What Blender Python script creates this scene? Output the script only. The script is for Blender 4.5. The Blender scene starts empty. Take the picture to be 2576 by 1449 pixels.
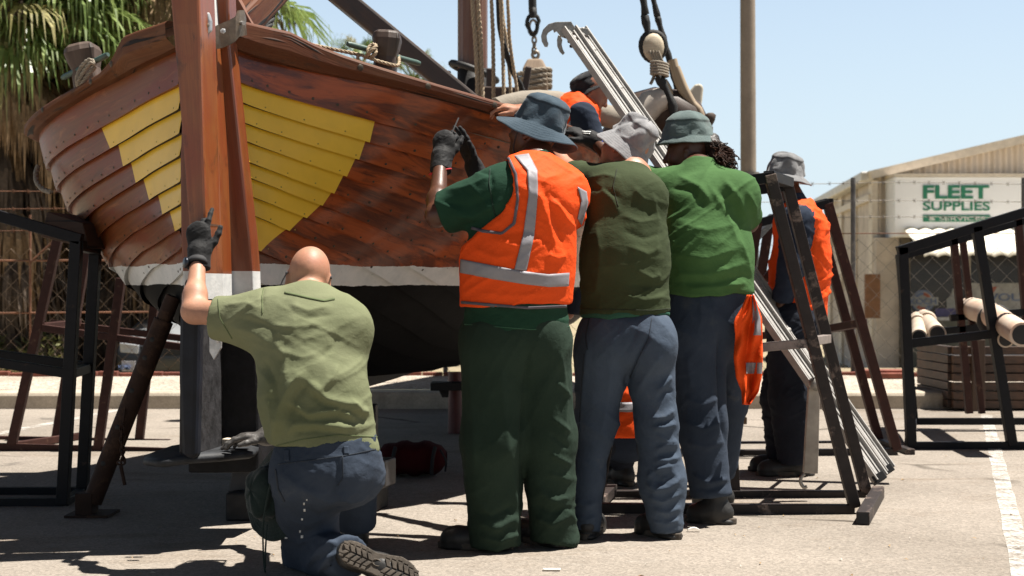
import bpy, bmesh, math, random
import numpy as np
from mathutils import Vector, Matrix
random.seed(7)
R = math.radians
SC = bpy.context.scene
COL = SC.collection
# ---- camera model: photo measured on a 2576 x 1449 grid -------------------------------------------------
W, F, CX, HY, HC = 2576.0, 3578.0, 1288.0, 735.0, 1.03
def at(px, py, d):
    return Vector(((px - CX) / F * d, d, HC + (HY - py) / F * d))
def gnd(px, py, z=0.0):
    d = (HC - z) * F / (py - HY)
    return Vector(((px - CX) / F * d, d, z))
def proj(p):
    return (CX + F * p[0] / p[1], HY - F * (p[2] - HC) / p[1])
def lerp(a, b, t): return a + (b - a) * t
def V(*a): return Vector(a)

# ---- mesh builder -------------------------------------------------------------------------------------
class MB:
    def __init__(s):
        s.v, s.f, s.m, s.uv, s.sm = [], [], [], [], []
    def add(s, vs, fs, mat=0, uvs=None, smooth=False):
        o = len(s.v)
        s.v.extend([tuple(x) for x in vs])
        for f in fs:
            s.f.append(tuple(i + o for i in f)); s.m.append(mat); s.sm.append(smooth)
            s.uv.append([uvs[i] for i in f] if uvs is not None else [(s.v[i + o][0] + s.v[i + o][1], s.v[i + o][2]) for i in f])
        return s
    def box(s, c, ax, mat=0):
        x, y, z = ax; c = Vector(c)
        vs = [c + sx * x + sy * y + sz * z for sx in (-1, 1) for sy in (-1, 1) for sz in (-1, 1)]
        L = [x.length, y.length, z.length]; k = L.index(max(L))
        fs = [(0, 1, 3, 2), (4, 6, 7, 5), (0, 4, 5, 1), (2, 3, 7, 6), (0, 2, 6, 4), (1, 5, 7, 3)]
        for f in fs:
            uv = []
            n = (vs[f[1]] - vs[f[0]]).cross(vs[f[3]] - vs[f[0]]).normalized()
            axs = [a.normalized() for a in ax]
            oth = [i for i in range(3) if abs(n.dot(axs[i])) < .7]
            oth.sort(key=lambda i: i != k)
            if len(oth) < 2: oth = [0, 1]
            uv = [((p - c).dot(axs[oth[0]]) + c.x, (p - c).dot(axs[oth[1]]) + c.y) for p in (vs[i] for i in f)]
            o = len(s.v)
            s.v.extend([tuple(vs[i]) for i in f]); s.f.append((o, o + 1, o + 2, o + 3)); s.m.append(mat); s.uv.append(uv); s.sm.append(False)
        return s
    def bb(s, x0, x1, y0, y1, z0, z1, mat=0):
        return s.box(V((x0 + x1) / 2, (y0 + y1) / 2, (z0 + z1) / 2), (V((x1 - x0) / 2, 0, 0), V(0, (y1 - y0) / 2, 0), V(0, 0, (z1 - z0) / 2)), mat)
    def beam(s, a, b, w, h, up=None, mat=0):
        a, b = Vector(a), Vector(b); d = b - a; L = d.length; d.normalize()
        if up is None: up = V(0, 0, 1) if abs(d.z) < .8 else V(0, 1, 0)
        up = Vector(up)
        x = d.cross(up).normalized(); y = x.cross(d).normalized()
        return s.box((a + b) / 2, (d * L / 2, x * w / 2, y * h / 2), mat)
    def tube(s, path, r, n=8, mat=0, cap=True, closed=False, twist=0):
        P = [Vector(p) for p in path]; m = len(P)
        rr = r if isinstance(r, (list, tuple)) else [r] * m
        o = len(s.v); up = None; acc = 0; us = []
        for i in range(m):
            if closed: t = P[(i + 1) % m] - P[i - 1]
            else: t = P[min(i + 1, m - 1)] - P[max(i - 1, 0)]
            t.normalize()
            if up is None: up = V(0, 0, 1) if abs(t.z) < .9 else V(1, 0, 0)
            x = up.cross(t)
            if x.length < 1e-5: x = V(1, 0, 0).cross(t)
            x.normalize(); y = t.cross(x).normalized(); up = y
            if i: acc += (P[i] - P[i - 1]).length
            us.append(acc)
            for k in range(n):
                a = 2 * math.pi * k / n
                s.v.append(tuple(P[i] + (x * math.cos(a) + y * math.sin(a)) * rr[i]))
        rng = m if closed else m - 1
        for i in range(rng):
            j = (i + 1) % m
            for k in range(n):
                l = (k + 1) % n
                s.f.append((o + i * n + k, o + i * n + l, o + j * n + l, o + j * n + k)); s.m.append(mat); s.sm.append(True)
                rv = 6.283 * rr[i]; u2 = us[j] if j > i else us[i] + .05
                s.uv.append([(us[i], k / n * rv), (us[i], (k + 1) / n * rv), (u2, (k + 1) / n * rv), (u2, k / n * rv)])
        if cap and not closed:
            for i, rev in ((0, True), (m - 1, False)):
                q = list(range(o + i * n, o + i * n + n))
                if rev: q = q[::-1]
                o2 = len(s.v); s.v.extend([s.v[k] for k in q]); s.f.append(tuple(range(o2, o2 + n))); s.m.append(mat); s.sm.append(False)
                s.uv.append([(0.1 * math.cos(6.283 * k / n), .1 * math.sin(6.283 * k / n)) for k in range(n)])
        return s
    def rope(s, path, r, mat=0, pitch=None, n=3):
        """laid rope: n strands winding round the path"""
        P = resample(path, max(r * .9, .006)); pitch = pitch or r * 7
        fr = frames(P); acc = 0
        acl = [0]
        for i in range(1, len(P)): acc += (P[i] - P[i - 1]).length; acl.append(acc)
        for k in range(n):
            pts = []
            for i, p in enumerate(P):
                a = 6.283 * (acl[i] / pitch + k / n)
                pts.append(p + (fr[i][0] * math.cos(a) + fr[i][1] * math.sin(a)) * r * .5)
            s.tube(pts, r * .56, 5, mat)
        return s
    def grid(s, rows, mat=0, uvs=None, smooth=True, closeu=False):
        n = len(rows[0]); vs = [p for r_ in rows for p in r_]
        fs = []
        for i in range(len(rows) - 1):
            for j in range(n - 1 + (1 if closeu else 0)):
                k = (j + 1) % n
                fs.append((i * n + j, i * n + k, (i + 1) * n + k, (i + 1) * n + j))
        uv = [u for r_ in uvs for u in r_] if uvs is not None else None
        return s.add(vs, fs, mat, uv, smooth)
    def lathe(s, prof, n=24, mtx=None, mat=0, smooth=True):
        mtx = mtx or Matrix.Identity(4); rows = []
        for (r, z) in prof:
            rows.append([mtx @ V(r * math.cos(6.28319 * k / n), r * math.sin(6.28319 * k / n), z) for k in range(n)])
        return s.grid(rows, mat, None, smooth, closeu=True)
    def prism(s, poly, ext, mat=0):
        """poly: 3d points in one plane, ext: extrusion vector"""
        P = [Vector(p) for p in poly]; n = len(P); e = Vector(ext)
        c = sum(P, V(0, 0, 0)) / n
        nrm = V(0, 0, 0)
        for i in range(n): nrm += (P[i] - c).cross(P[(i + 1) % n] - c)
        if nrm.dot(e) > 0: P = P[::-1]
        vs = P + [p + e for p in P]
        s.add(vs, [tuple(range(n)), tuple(range(2 * n - 1, n - 1, -1))], mat)
        for i in range(n):
            j = (i + 1) % n
            s.add([P[i], P[i] + e, P[j] + e, P[j]], [(0, 1, 2, 3)], mat)
        return s
    def mesh(s, name, off=V(0, 0, 0)):
        me = bpy.data.meshes.new(name)
        vs = np.array(s.v, dtype=np.float32).reshape(-1, 3) - np.array(off, dtype=np.float32)
        me.from_pydata(vs.tolist(), [], s.f)
        uvl = me.uv_layers.new(name='UVMap')
        uvl.data.foreach_set('uv', np.array([c for f in s.uv for c in f], dtype=np.float32).ravel())
        me.polygons.foreach_set('material_index', s.m)
        me.polygons.foreach_set('use_smooth', s.sm)
        me.update(); return me

def resample(path, step):
    P = [Vector(p) for p in path]
    # Catmull-Rom through the points
    out = []
    for i in range(len(P) - 1):
        p0 = P[i - 1] if i else P[0] * 2 - P[1]; p1, p2 = P[i], P[i + 1]; p3 = P[i + 2] if i + 2 < len(P) else p2 * 2 - p1
        n = max(2, int((p2 - p1).length / step))
        for k in range(n):
            t = k / n
            out.append(.5 * ((2 * p1) + (p2 - p0) * t + (2 * p0 - 5 * p1 + 4 * p2 - p3) * t * t + (3 * p1 - p0 - 3 * p2 + p3) * t ** 3))
    out.append(P[-1]); return out
def frames(P):
    out = []; up = V(.1, .3, .95).normalized()
    for i in range(len(P)):
        t = (P[min(i + 1, len(P) - 1)] - P[max(i - 1, 0)]).normalized()
        x = up.cross(t).normalized(); y = t.cross(x); up = y
        out.append((x, y))
    return out

# ---- object helpers -----------------------------------------------------------------------------------
BASE = {}
def thing(name, label, cat, loc=(0, 0, 0), group=None):
    o = bpy.data.objects.new(name, None); COL.objects.link(o); o.location = loc; o.empty_display_size = .2
    o['label'] = label; o['category'] = cat
    if group: o['group'] = group
    BASE[o] = Vector(loc); return o
def tag(o, label, cat, group=None):
    o['label'] = label; o['category'] = cat
    if group: o['group'] = group
    return o
def link(name, me, mats, parent=None, label=None):
    o = bpy.data.objects.new(name, me); COL.objects.link(o)
    for m in (mats if isinstance(mats, (list, tuple)) else [mats]): me.materials.append(m)
    if parent is not None:
        o.parent = parent; BASE[o] = BASE[parent]
    else: BASE[o] = V(0, 0, 0)
    if label: o['label'] = label
    return o
def part(mb, name, mats, parent=None, bevel=0, label=None, base=None):
    off = BASE[parent] if parent is not None else (Vector(base) if base is not None else V(0, 0, 0))
    me = mb.mesh(name, off); o = link(name, me, mats, parent, label)
    if parent is None and base is not None: o.location = base; BASE[o] = Vector(base)
    if bevel:
        bm = bmesh.new(); bm.from_mesh(me); bmesh.ops.remove_doubles(bm, verts=bm.verts, dist=1e-5); bm.to_mesh(me); bm.free()
        b = o.modifiers.new('Bevel', 'BEVEL'); b.width = bevel; b.segments = 2; b.limit_method = 'ANGLE'; b.angle_limit = R(40)
        b.harden_normals = False
    return o
def struct(o): o['kind'] = 'structure'; return o

# ---- materials ----------------------------------------------------------------------------------------
class NT:
    def __init__(s, name):
        s.m = bpy.data.materials.new(name); s.m.use_nodes = True; s.t = s.m.node_tree; s.n = s.t.nodes; s.l = s.t.links
        s.p = s.n['Principled BSDF']; s.out = s.n['Material Output']
    def node(s, typ, **kw):
        n = s.n.new(typ)
        for k, v in kw.items():
            if k in n.inputs: n.inputs[k].default_value = v
            else: setattr(n, k, v)
        return n
    def ln(s, a, b): s.l.new(a, b)
    def set(s, **kw):
        for k, v in kw.items():
            k = k.replace('_', ' ')
            s.p.inputs[k].default_value = v
        return s
    def coord(s, kind='Object', scale=(1, 1, 1), rot=(0, 0, 0)):
        tc = s.node('ShaderNodeTexCoord'); mp = s.node('ShaderNodeMapping')
        mp.inputs['Scale'].default_value = scale; mp.inputs['Rotation'].default_value = rot
        s.ln(tc.outputs[kind], mp.inputs['Vector']); return mp.outputs['Vector']
    def noise(s, vec, scale, detail=4, rough=.55, dist=0):
        n = s.node('ShaderNodeTexNoise'); n.inputs['Scale'].default_value = scale; n.inputs['Detail'].default_value = detail
        n.inputs['Roughness'].default_value = rough; n.inputs['Distortion'].default_value = dist
        s.ln(vec, n.inputs['Vector']); return n.outputs['Fac']
    def ramp(s, fac, stops):
        r = s.node('ShaderNodeValToRGB'); e = r.color_ramp.elements
        while len(e) < len(stops): e.new(.5)
        for i, (p, c) in enumerate(stops):
            e[i].position = p; e[i].color = (c[0], c[1], c[2], 1) if isinstance(c, (tuple, list)) else (c, c, c, 1)
        s.ln(fac, r.inputs['Fac']); return r.outputs['Color']
    def mix(s, fac, a, b, mode='MIX'):
        n = s.node('ShaderNodeMix', data_type='RGBA', blend_type=mode)
        if isinstance(fac, (int, float)): n.inputs[0].default_value = fac
        else: s.ln(fac, n.inputs[0])
        for i, x in ((6, a), (7, b)):
            if isinstance(x, (tuple, list)): n.inputs[i].default_value = (x[0], x[1], x[2], 1)
            else: s.ln(x, n.inputs[i])
        return n.outputs[2]
    def math(s, op, a, b=0.0):
        n = s.node('ShaderNodeMath', operation=op)
        for i, x in ((0, a), (1, b)):
            if isinstance(x, (int, float)): n.inputs[i].default_value = x
            else: s.ln(x, n.inputs[i])
        return n.outputs[0]
    def bump(s, h, strength=.3, dist=.01, prev=None):
        b = s.node('ShaderNodeBump'); b.inputs['Strength'].default_value = strength; b.inputs['Distance'].default_value = dist
        s.ln(h, b.inputs['Height'])
        if prev is not None: s.ln(prev, b.inputs['Normal'])
        s.ln(b.outputs['Normal'], s.p.inputs['Normal']); return b.outputs['Normal']
    def base(s, c): s.ln(c, s.p.inputs['Base Color']); return s

def m_plain(name, c, rough=.6, metal=0., var=.18, scale=9, bump=.15, bscale=60, coat=0., spec=.5, c2=None, lo=.35, hi=.65, bdist=.004):
    k = NT(name); v = k.coord()
    a = tuple(x * (1 - var) for x in c) if c2 is None else c
    b = tuple(min(1, x * (1 + var)) for x in c) if c2 is None else c2
    k.base(k.ramp(k.noise(v, scale, 5, .6), [(lo, a), (hi, b)]))
    k.set(Roughness=rough, Metallic=metal, Coat_Weight=coat, Coat_Roughness=.12)
    k.p.inputs['Specular IOR Level'].default_value = spec
    if bump: k.bump(k.noise(v, bscale, 4, .6), bump, bdist)
    return k.m

def m_wood(name, c1, c2, c3=None, rough=.45, coat=.0, coatr=.15, gs=(1.6, 34), patch=1.3, bump=.25, dark=None, spec=.5, crack=False):
    """grain runs along UV u (metres)"""
    k = NT(name); v = k.coord('UV', (gs[0], gs[1], 1))
    g = k.noise(v, 1.0, 6, .65, .6)
    col = k.ramp(g, [(.3, c1), (.7, c2)])
    ov = k.coord('UV', (1, 2.2, 1))
    if c3: col = k.mix(k.ramp(k.noise(ov, patch * 2.4, 4, .6, .8), [(.42, 0), (.62, 1)]), col, c3)
    if dark:
        col = k.mix(k.ramp(k.noise(k.coord('UV', (1.1, 2.0, 1)), patch * 4.5, 6, .65, .7), [(.56, 0), (.72, 1)]), col, dark)
    # fine streaks
    st = k.noise(k.coord('UV', (3, 160, 1)), 1.0, 3, .6)
    col = k.mix(.35, col, k.ramp(st, [(.3, .35), (.7, 1.)]), 'MULTIPLY')
    hgt = k.math('ADD', g, k.math('MULTIPLY', st, .4))
    if crack:
        ck = k.ramp(k.noise(k.coord('UV', (2.2, 26, 1)), 1.0, 2, .5, .3), [(.34, 1), (.385, 0)])
        col = k.mix(ck, col, (.012, .008, .006))
        hgt = k.math('SUBTRACT', hgt, k.math('MULTIPLY', ck, 1.4))
    k.base(col); k.set(Roughness=rough, Coat_Weight=coat, Coat_Roughness=coatr)
    k.p.inputs['Specular IOR Level'].default_value = spec
    k.bump(hgt, bump, .004)
    return k.m

def m_cloth(name, c, rough=.92, var=.1, fold=.5, fs=(7, 7, 4), weave=.25, c2=None, dirt=None, sheen=.0, patch=3.0):
    k = NT(name); v = k.coord()
    a = tuple(x * (1 - var) for x in c); b = tuple(min(1, x * (1 + var)) for x in (c2 or c))
    col = k.ramp(k.noise(v, patch, 5, .6), [(.3, a), (.7, b)])
    if dirt:
        col = k.mix(k.ramp(k.noise(v, 6, 6, .7), [(.6, 0), (.78, .8)]), col, dirt)
    fine = k.noise(v, 420, 2, .5)
    col = k.mix(.28, col, k.ramp(fine, [(.3, .55), (.7, 1.)]), 'MULTIPLY')
    k.base(col); k.set(Roughness=rough, Sheen_Weight=sheen, Sheen_Roughness=.5)
    k.p.inputs['Specular IOR Level'].default_value = .2
    w = k.noise(k.coord('Object', fs), 2.2, 3, .5, .9)
    w2 = k.noise(k.coord('Object', (fs[0] * 1.2, fs[1], fs[2] * 2.2), (0.3, .5, .2)), 4.6, 3, .5, .6)
    b1 = k.bump(k.math('ADD', w, k.math('MULTIPLY', w2, .5)), fold * .6, .016)
    k.bump(fine, weave, .0015, b1)
    return k.m

def m_skin(name, c, var=.14, rough=.5, sss=.06):
    k = NT(name); v = k.coord()
    a = (c[0] * (1 - var), c[1] * (1 - var * 1.3), c[2] * (1 - var * 1.4)); b = (min(1, c[0] * 1.12), c[1] * (1 + var * .3), c[2])
    col = k.ramp(k.noise(v, 14, 5, .65), [(.3, a), (.7, b)])
    col = k.mix(k.ramp(k.noise(v, 5, 3, .6), [(.45, 0), (.7, .35)]), col, (c[0] * .95, c[1] * .62, c[2] * .6)); col = k.mix(k.ramp(k.noise(v, 60, 5, .7), [(.55, 0), (.75, .4)]), col, tuple(x * .55 for x in c))
    k.base(col); k.set(Roughness=rough, Subsurface_Weight=sss, Subsurface_Scale=.01)
    k.p.inputs['Subsurface Radius'].default_value = (1, .35, .2)
    k.bump(k.math('ADD', k.noise(v, 130, 4, .6), k.math('MULTIPLY', k.noise(v, 30, 3, .5), 1.5)), .16, .004)
    return k.m

def m_metal_worn(name, paint, under, rough=.55, amt=.55, metal_under=.0, scale=7, spec=.5):
    k = NT(name); v = k.coord()
    f = k.ramp(k.noise(v, scale, 7, .7, .3), [(amt, 0), (amt + .07, 1)])
    a = k.ramp(k.noise(v, 20, 4, .6), [(.3, tuple(x * .75 for x in paint)), (.7, tuple(min(1, x * 1.25) for x in paint))])
    b = k.ramp(k.noise(v, 45, 4, .6), [(.3, tuple(x * .6 for x in under)), (.7, tuple(min(1, x * 1.2) for x in under))])
    k.base(k.mix(f, a, b)); k.set(Roughness=rough); k.p.inputs['Specular IOR Level'].default_value = spec
    k.ln(k.math('MULTIPLY', f, metal_under), k.p.inputs['Metallic'])
    k.bump(k.math('ADD', f, k.noise(v, 90, 3, .6)), .3, .002)
    return k.m
# ---- world, sun, camera --------------------------------------------------------------------------------
SUN = V(.345, .045, .94).normalized()
def build_world():
    w = bpy.data.worlds.new("World"); SC.world = w; w.use_nodes = True
    nt = w.node_tree; bg = nt.nodes['Background']
    sky = nt.nodes.new('ShaderNodeTexSky'); sky.sky_type = 'NISHITA'; sky.sun_disc = False
    sky.sun_elevation = math.asin(SUN.z); sky.sun_rotation = math.atan2(SUN.x, SUN.y)
    sky.altitude = 0; sky.air_density = 1.0; sky.dust_density = 2.2; sky.ozone_density = 1.6
    # zenith dimmed against the horizon band, added to keep shade deep under bright sky
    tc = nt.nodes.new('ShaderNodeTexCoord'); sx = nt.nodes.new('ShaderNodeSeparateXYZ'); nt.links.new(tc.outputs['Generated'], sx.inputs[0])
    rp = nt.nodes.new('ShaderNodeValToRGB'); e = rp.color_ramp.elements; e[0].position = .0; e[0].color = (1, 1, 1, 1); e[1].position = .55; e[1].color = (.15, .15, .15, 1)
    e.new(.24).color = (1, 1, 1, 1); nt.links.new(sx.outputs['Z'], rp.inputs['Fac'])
    # and dimmer behind the camera than ahead, added to cut fill on camera-facing sides
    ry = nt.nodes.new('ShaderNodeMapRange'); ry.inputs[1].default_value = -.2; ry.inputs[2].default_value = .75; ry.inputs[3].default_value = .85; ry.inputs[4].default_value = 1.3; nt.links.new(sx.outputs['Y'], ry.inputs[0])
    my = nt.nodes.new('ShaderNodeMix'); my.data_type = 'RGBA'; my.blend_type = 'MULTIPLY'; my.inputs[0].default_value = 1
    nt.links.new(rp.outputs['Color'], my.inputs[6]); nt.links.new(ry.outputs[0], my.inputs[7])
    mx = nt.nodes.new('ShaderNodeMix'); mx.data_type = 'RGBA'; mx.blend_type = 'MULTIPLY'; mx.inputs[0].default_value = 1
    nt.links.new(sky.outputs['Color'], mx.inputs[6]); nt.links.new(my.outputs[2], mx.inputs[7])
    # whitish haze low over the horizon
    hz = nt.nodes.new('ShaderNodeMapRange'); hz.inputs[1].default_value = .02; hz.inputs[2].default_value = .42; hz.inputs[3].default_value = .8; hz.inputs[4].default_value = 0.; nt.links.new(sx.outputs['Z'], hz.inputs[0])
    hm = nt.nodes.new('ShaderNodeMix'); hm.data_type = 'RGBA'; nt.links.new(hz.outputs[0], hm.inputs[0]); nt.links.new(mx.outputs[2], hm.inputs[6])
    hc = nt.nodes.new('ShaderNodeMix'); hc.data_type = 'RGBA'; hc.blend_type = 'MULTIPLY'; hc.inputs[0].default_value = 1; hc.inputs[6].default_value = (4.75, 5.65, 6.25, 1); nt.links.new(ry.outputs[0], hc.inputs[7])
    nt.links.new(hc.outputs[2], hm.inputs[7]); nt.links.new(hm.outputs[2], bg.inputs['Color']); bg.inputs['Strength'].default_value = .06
    s = bpy.data.lights.new('sun', 'SUN'); s.energy = 5.0; s.angle = R(.53); s.color = (1, .95, .87)
    so = bpy.data.objects.new('sun', s); COL.objects.link(so); so.rotation_mode = 'QUATERNION'
    so.rotation_quaternion = (-SUN).to_track_quat('-Z', 'Y'); so.location = (3, 2, 12)
    c = bpy.data.cameras.new('camera'); co = bpy.data.objects.new('camera', c); COL.objects.link(co)
    co.location = (0, 0, HC); co.rotation_euler = (R(90), 0, 0)
    c.sensor_width = 36; c.lens = 36 * F / W; c.shift_y = (HY - 724.5) / W; c.clip_end = 1500; c.clip_start = .05
    c.dof.use_dof = True; c.dof.focus_distance = 5.9; c.dof.aperture_fstop = 4.5
    SC.camera = co
    SC.view_settings.view_transform = 'Standard'; SC.view_settings.look = 'None'
    SC.view_settings.exposure = 1.12; SC.view_settings.gamma = 1.0; SC.view_settings.use_curve_mapping = False
    SC.cycles.use_denoising = True
    SC.cycles.max_bounces = 8; SC.cycles.diffuse_bounces = 2; SC.cycles.transparent_max_bounces = 8
    SC.cycles.caustics_reflective = False; SC.cycles.caustics_refractive = False
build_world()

# ---- ground -------------------------------------------------------------------------------------------
def m_asphalt():
    k = NT('asphalt'); v = k.coord()
    big = k.noise(v, .5, 6, .62, .4)
    col = k.ramp(big, [(.3, (.195, .168, .140)), (.5, (.255, .222, .188)), (.7, (.31, .27, .23))])
    # brown stain patches and pale dust
    st = k.ramp(k.noise(k.coord('Object', (.55, 1.3, 1)), 1.3, 6, .7, .6), [(.54, 0), (.72, .8)])
    col = k.mix(st, col, (.165, .125, .088))
    oil = k.ramp(k.noise(k.coord('Object', (.9, 1.0, 1), (0, 0, 1.1)), 1.15, 5, .6, .4), [(.66, 0), (.72, .75)])
    col = k.mix(oil, col, (.075, .066, .058))
    ds = k.ramp(k.noise(k.coord('Object', (.8, 2.4, 1), (0, 0, .3)), 2.1, 7, .75), [(.6, 0), (.8, .55)])
    col = k.mix(ds, col, (.40, .37, .33))
    vo = k.node('ShaderNodeTexVoronoi'); vo.inputs['Scale'].default_value = 95; k.ln(v, vo.inputs['Vector'])
    agg = k.ramp(vo.outputs['Color'], [(.1, .52), (.9, 1.35)])
    col = k.mix(.5, col, agg, 'MULTIPLY')
    fine = k.noise(v, 210, 3, .7)
    col = k.mix(.38, col, k.ramp(fine, [(.28, .45), (.72, 1.5)]), 'MULTIPLY')
    vf = k.node('ShaderNodeTexVoronoi'); vf.inputs['Scale'].default_value = 17; k.ln(k.coord('Object', (1, 2.2, 1)), vf.inputs['Vector'])
    col = k.mix(k.math('MULTIPLY', k.ramp(vf.outputs['Distance'], [(.06, 1), (.10, 0)]), k.ramp(k.noise(v, 1.7, 3), [(.5, 0), (.6, .8)])), col, (.07, .05, .035))
    # cracks
    vc = k.node('ShaderNodeTexVoronoi', feature='DISTANCE_TO_EDGE'); vc.inputs['Scale'].default_value = .42
    dn = k.node('ShaderNodeTexNoise'); dn.inputs['Scale'].default_value = 2.4; dn.inputs['Detail'].default_value = 6; k.ln(v, dn.inputs['Vector'])
    k.ln(k.mix(.16, v, dn.outputs['Color'], 'ADD'), vc.inputs['Vector'])
    gate = k.ramp(k.noise(v, .8, 2), [(.5, 0), (.58, 1)])
    ck = k.math('MULTIPLY', k.ramp(vc.outputs['Distance'], [(.003, 1), (.010, 0)]), gate)
    col = k.mix(ck, col, (.055, .045, .035))
    k.base(col); k.set(Roughness=.93); k.p.inputs['Specular IOR Level'].default_value = .25
    b1 = k.bump(k.math('ADD', vo.outputs['Distance'], k.math('MULTIPLY', fine, .7)), .34, .005)
    k.bump(k.math('SUBTRACT', k.noise(v, 6, 5, .6), ck), .5, .02, b1)
    return k.m
def m_gravel():
    k = NT('gravel'); v = k.coord()
    vo = k.node('ShaderNodeTexVoronoi'); vo.inputs['Scale'].default_value = 32; k.ln(v, vo.inputs['Vector'])
    col = k.ramp(k.noise(v, .9, 5, .6), [(.3, (.34, .285, .225)), (.7, (.46, .40, .335))])
    col = k.mix(.9, col, k.ramp(vo.outputs['Color'], [(0, .45), (.8, 1.25)]), 'MULTIPLY')
    col = k.mix(k.ramp(k.noise(v, 9, 5, .7), [(.6, 0), (.7, .6)]), col, (.16, .10, .05))
    k.base(col); k.set(Roughness=.95); k.bump(vo.outputs['Distance'], .9, .02); return k.m
def m_drygrass_ground():
    k = NT('dry_ground'); v = k.coord()
    col = k.ramp(k.noise(v, .6, 6, .65), [(.3, (.24, .19, .12)), (.5, (.33, .27, .17)), (.75, (.2, .2, .09))])
    col = k.mix(.7, col, k.ramp(k.noise(v, 18, 5, .7), [(.3, .45), (.7, 1.3)]), 'MULTIPLY')
    k.base(col); k.set(Roughness=.95); k.bump(k.noise(v, 12, 6, .7), .8, .05); return k.m
def m_concrete(name, c, sc=5):
    k = NT(name); v = k.coord()
    col = k.ramp(k.noise(v, sc, 6, .65), [(.3, tuple(x * .72 for x in c)), (.7, tuple(x * 1.12 for x in c))])
    col = k.mix(.5, col, k.ramp(k.noise(v, 90, 3, .6), [(.3, .55), (.7, 1.15)]), 'MULTIPLY')
    dr = k.ramp(k.noise(k.coord('Object', (3, 3, .4)), 2.0, 5, .7), [(.56, 0), (.72, .6)])
    col = k.mix(dr, col, tuple(x * .5 for x in c))
    k.base(col); k.set(Roughness=.9); k.bump(k.noise(v, 70, 5, .7), .4, .006); return k.m
MAT_ASPH = m_asphalt()
def sheet(name, x0, x1, prof, mat, nx=1, jit=0):
    mb = MB(); rows = []
    for (y, z) in prof:
        rows.append([V(lerp(x0, x1, i / nx), y, z + (random.uniform(-jit, jit) if jit else 0)) for i in range(nx + 1)])
    mb.grid(rows, 0, None, True)
    return struct(part(mb, name, mat))
YK = 12.55
sheet('car_park', -60, 60, [(-25, 0), (0, 0), (YK + .03, 0)], MAT_ASPH, 2)
sheet('gravel_verge', -60, 60, [(YK + .26, .147), (YK + .9, .15), (14.2, .16), (14.88, .15)], m_gravel(), 240, .012)
sheet('ground', -500, 500, [(14.9, .10), (15.6, .02), (17.0, -.2), (24, -.25), (27.5, -.7), (60, -.7), (200, -.7), (900, -.7)], m_drygrass_ground(), 60)
kb = MB()
kp = [(YK, -.02), (YK, .115), (YK + .012, .138), (YK + .035, .15), (YK + .26, .15), (YK + .26, -.02)]
rows = [[V(-60 + i * .5, y, z) for i in range(241)] for (y, z) in kp]
for a in range(len(kp) - 1): kb.grid([rows[a], rows[a + 1]], 0, None, a in (1, 2))
struct(part(kb, 'kerb', m_concrete('kerb_concrete', (.50, .43, .34))))
# faded kerb dab, painted bay lines: sheets 4 mm above the asphalt
def m_line():
    k = NT('worn_line_paint'); v = k.coord()
    tr = k.node('ShaderNodeBsdfTransparent'); mx = k.node('ShaderNodeMixShader')
    f = k.ramp(k.math('ADD', k.math('MULTIPLY', k.noise(v, 60, 4, .7), .5), k.math('MULTIPLY', k.noise(v, 7, 5, .65), .55)), [(.44, 0), (.66, .8)])
    k.base(k.ramp(k.noise(v, 25, 4, .6), [(.3, (.62, .6, .56)), (.7, (.8, .78, .74))])); k.set(Roughness=.8)
    k.ln(f, mx.inputs[0]); k.ln(tr.outputs[0], mx.inputs[1]); k.ln(k.p.outputs[0], mx.inputs[2]); k.ln(mx.outputs[0], k.out.inputs['Surface'])
    return k.m
ML = m_line()
def line(a, b, w):
    a, b = Vector(a), Vector(b); d = (b - a).normalized(); n = V(-d.y, d.x, 0) * w / 2; mb = MB()
    mb.grid([[lerp(a, b, t / 30) - n * (1 + .08 * math.sin(t * 1.7)) + V(0, 0, .004), lerp(a, b, t / 30) + n * (1 + .08 * math.cos(t * 2.3)) + V(0, 0, .004)] for t in range(31)])
    return struct(part(mb, 'bay_line', ML))
line((3.97, 11.9, 0), (1.62, 4.4, 0), .085)
line(tuple(gnd(-120, 1115)), tuple(gnd(330, 1026)), .10)
line((4.4, 12.0, 0), (8, 11.9, 0), .1)
# ---- boat ---------------------------------------------------------------------------------------------
BC = V(-1.30, 6.0, 0); BA = V(.17, .985, 0).normalized(); BR = V(BA.y, -BA.x, 0)
TS = [0, .12, .25, .28, .33, .42, .53, .67, .91, 1.26, 1.7, 2.3, 3.2, 5, 7, 8.5, 9.5, 10]
UR = {1: [.09, .15, .25, .28, .34, .45, .60, .79, 1.05, 1.30, 1.44, 1.52, 1.58, 1.6, 1.45, 1.05, .5, .1],
      -1: [.09, .24, .40, .43, .49, .60, .74, .92, 1.2, 1.46, 1.2, .94, .80, .70, .56, .40, .22, .1]}  # port side narrowed past its widest point, shaped to trim the cast shadow
ZR = {1: [2.17, 2.165, 2.155, 2.14, 2.115, 2.075, 2.035, 1.985, 1.925, 1.87, 1.83, 1.80, 1.78, 1.76, 1.84, 1.98, 2.1, 2.17],
      -1: [2.17, 2.165, 2.16, 2.135, 2.075, 2.025, 2.0, 1.975, 1.92, 1.87, 1.83, 1.80, 1.78, 1.76, 1.84, 1.98, 2.1, 2.17]}
def itp(t, xs, ys): return float(np.interp(t, xs, ys))
def smooth_tab(xs, ys, t, w=.06):
    return sum(itp(t + o * w, xs, ys) for o in (-1, -.5, 0, .5, 1)) / 5
def u_rail(s, t): return smooth_tab(TS, UR[s], t, min(.12, .02 + t * .2))
def z_rail(s, t): return smooth_tab(TS, ZR[s], t, .015 if t < .6 else .12)
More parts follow.
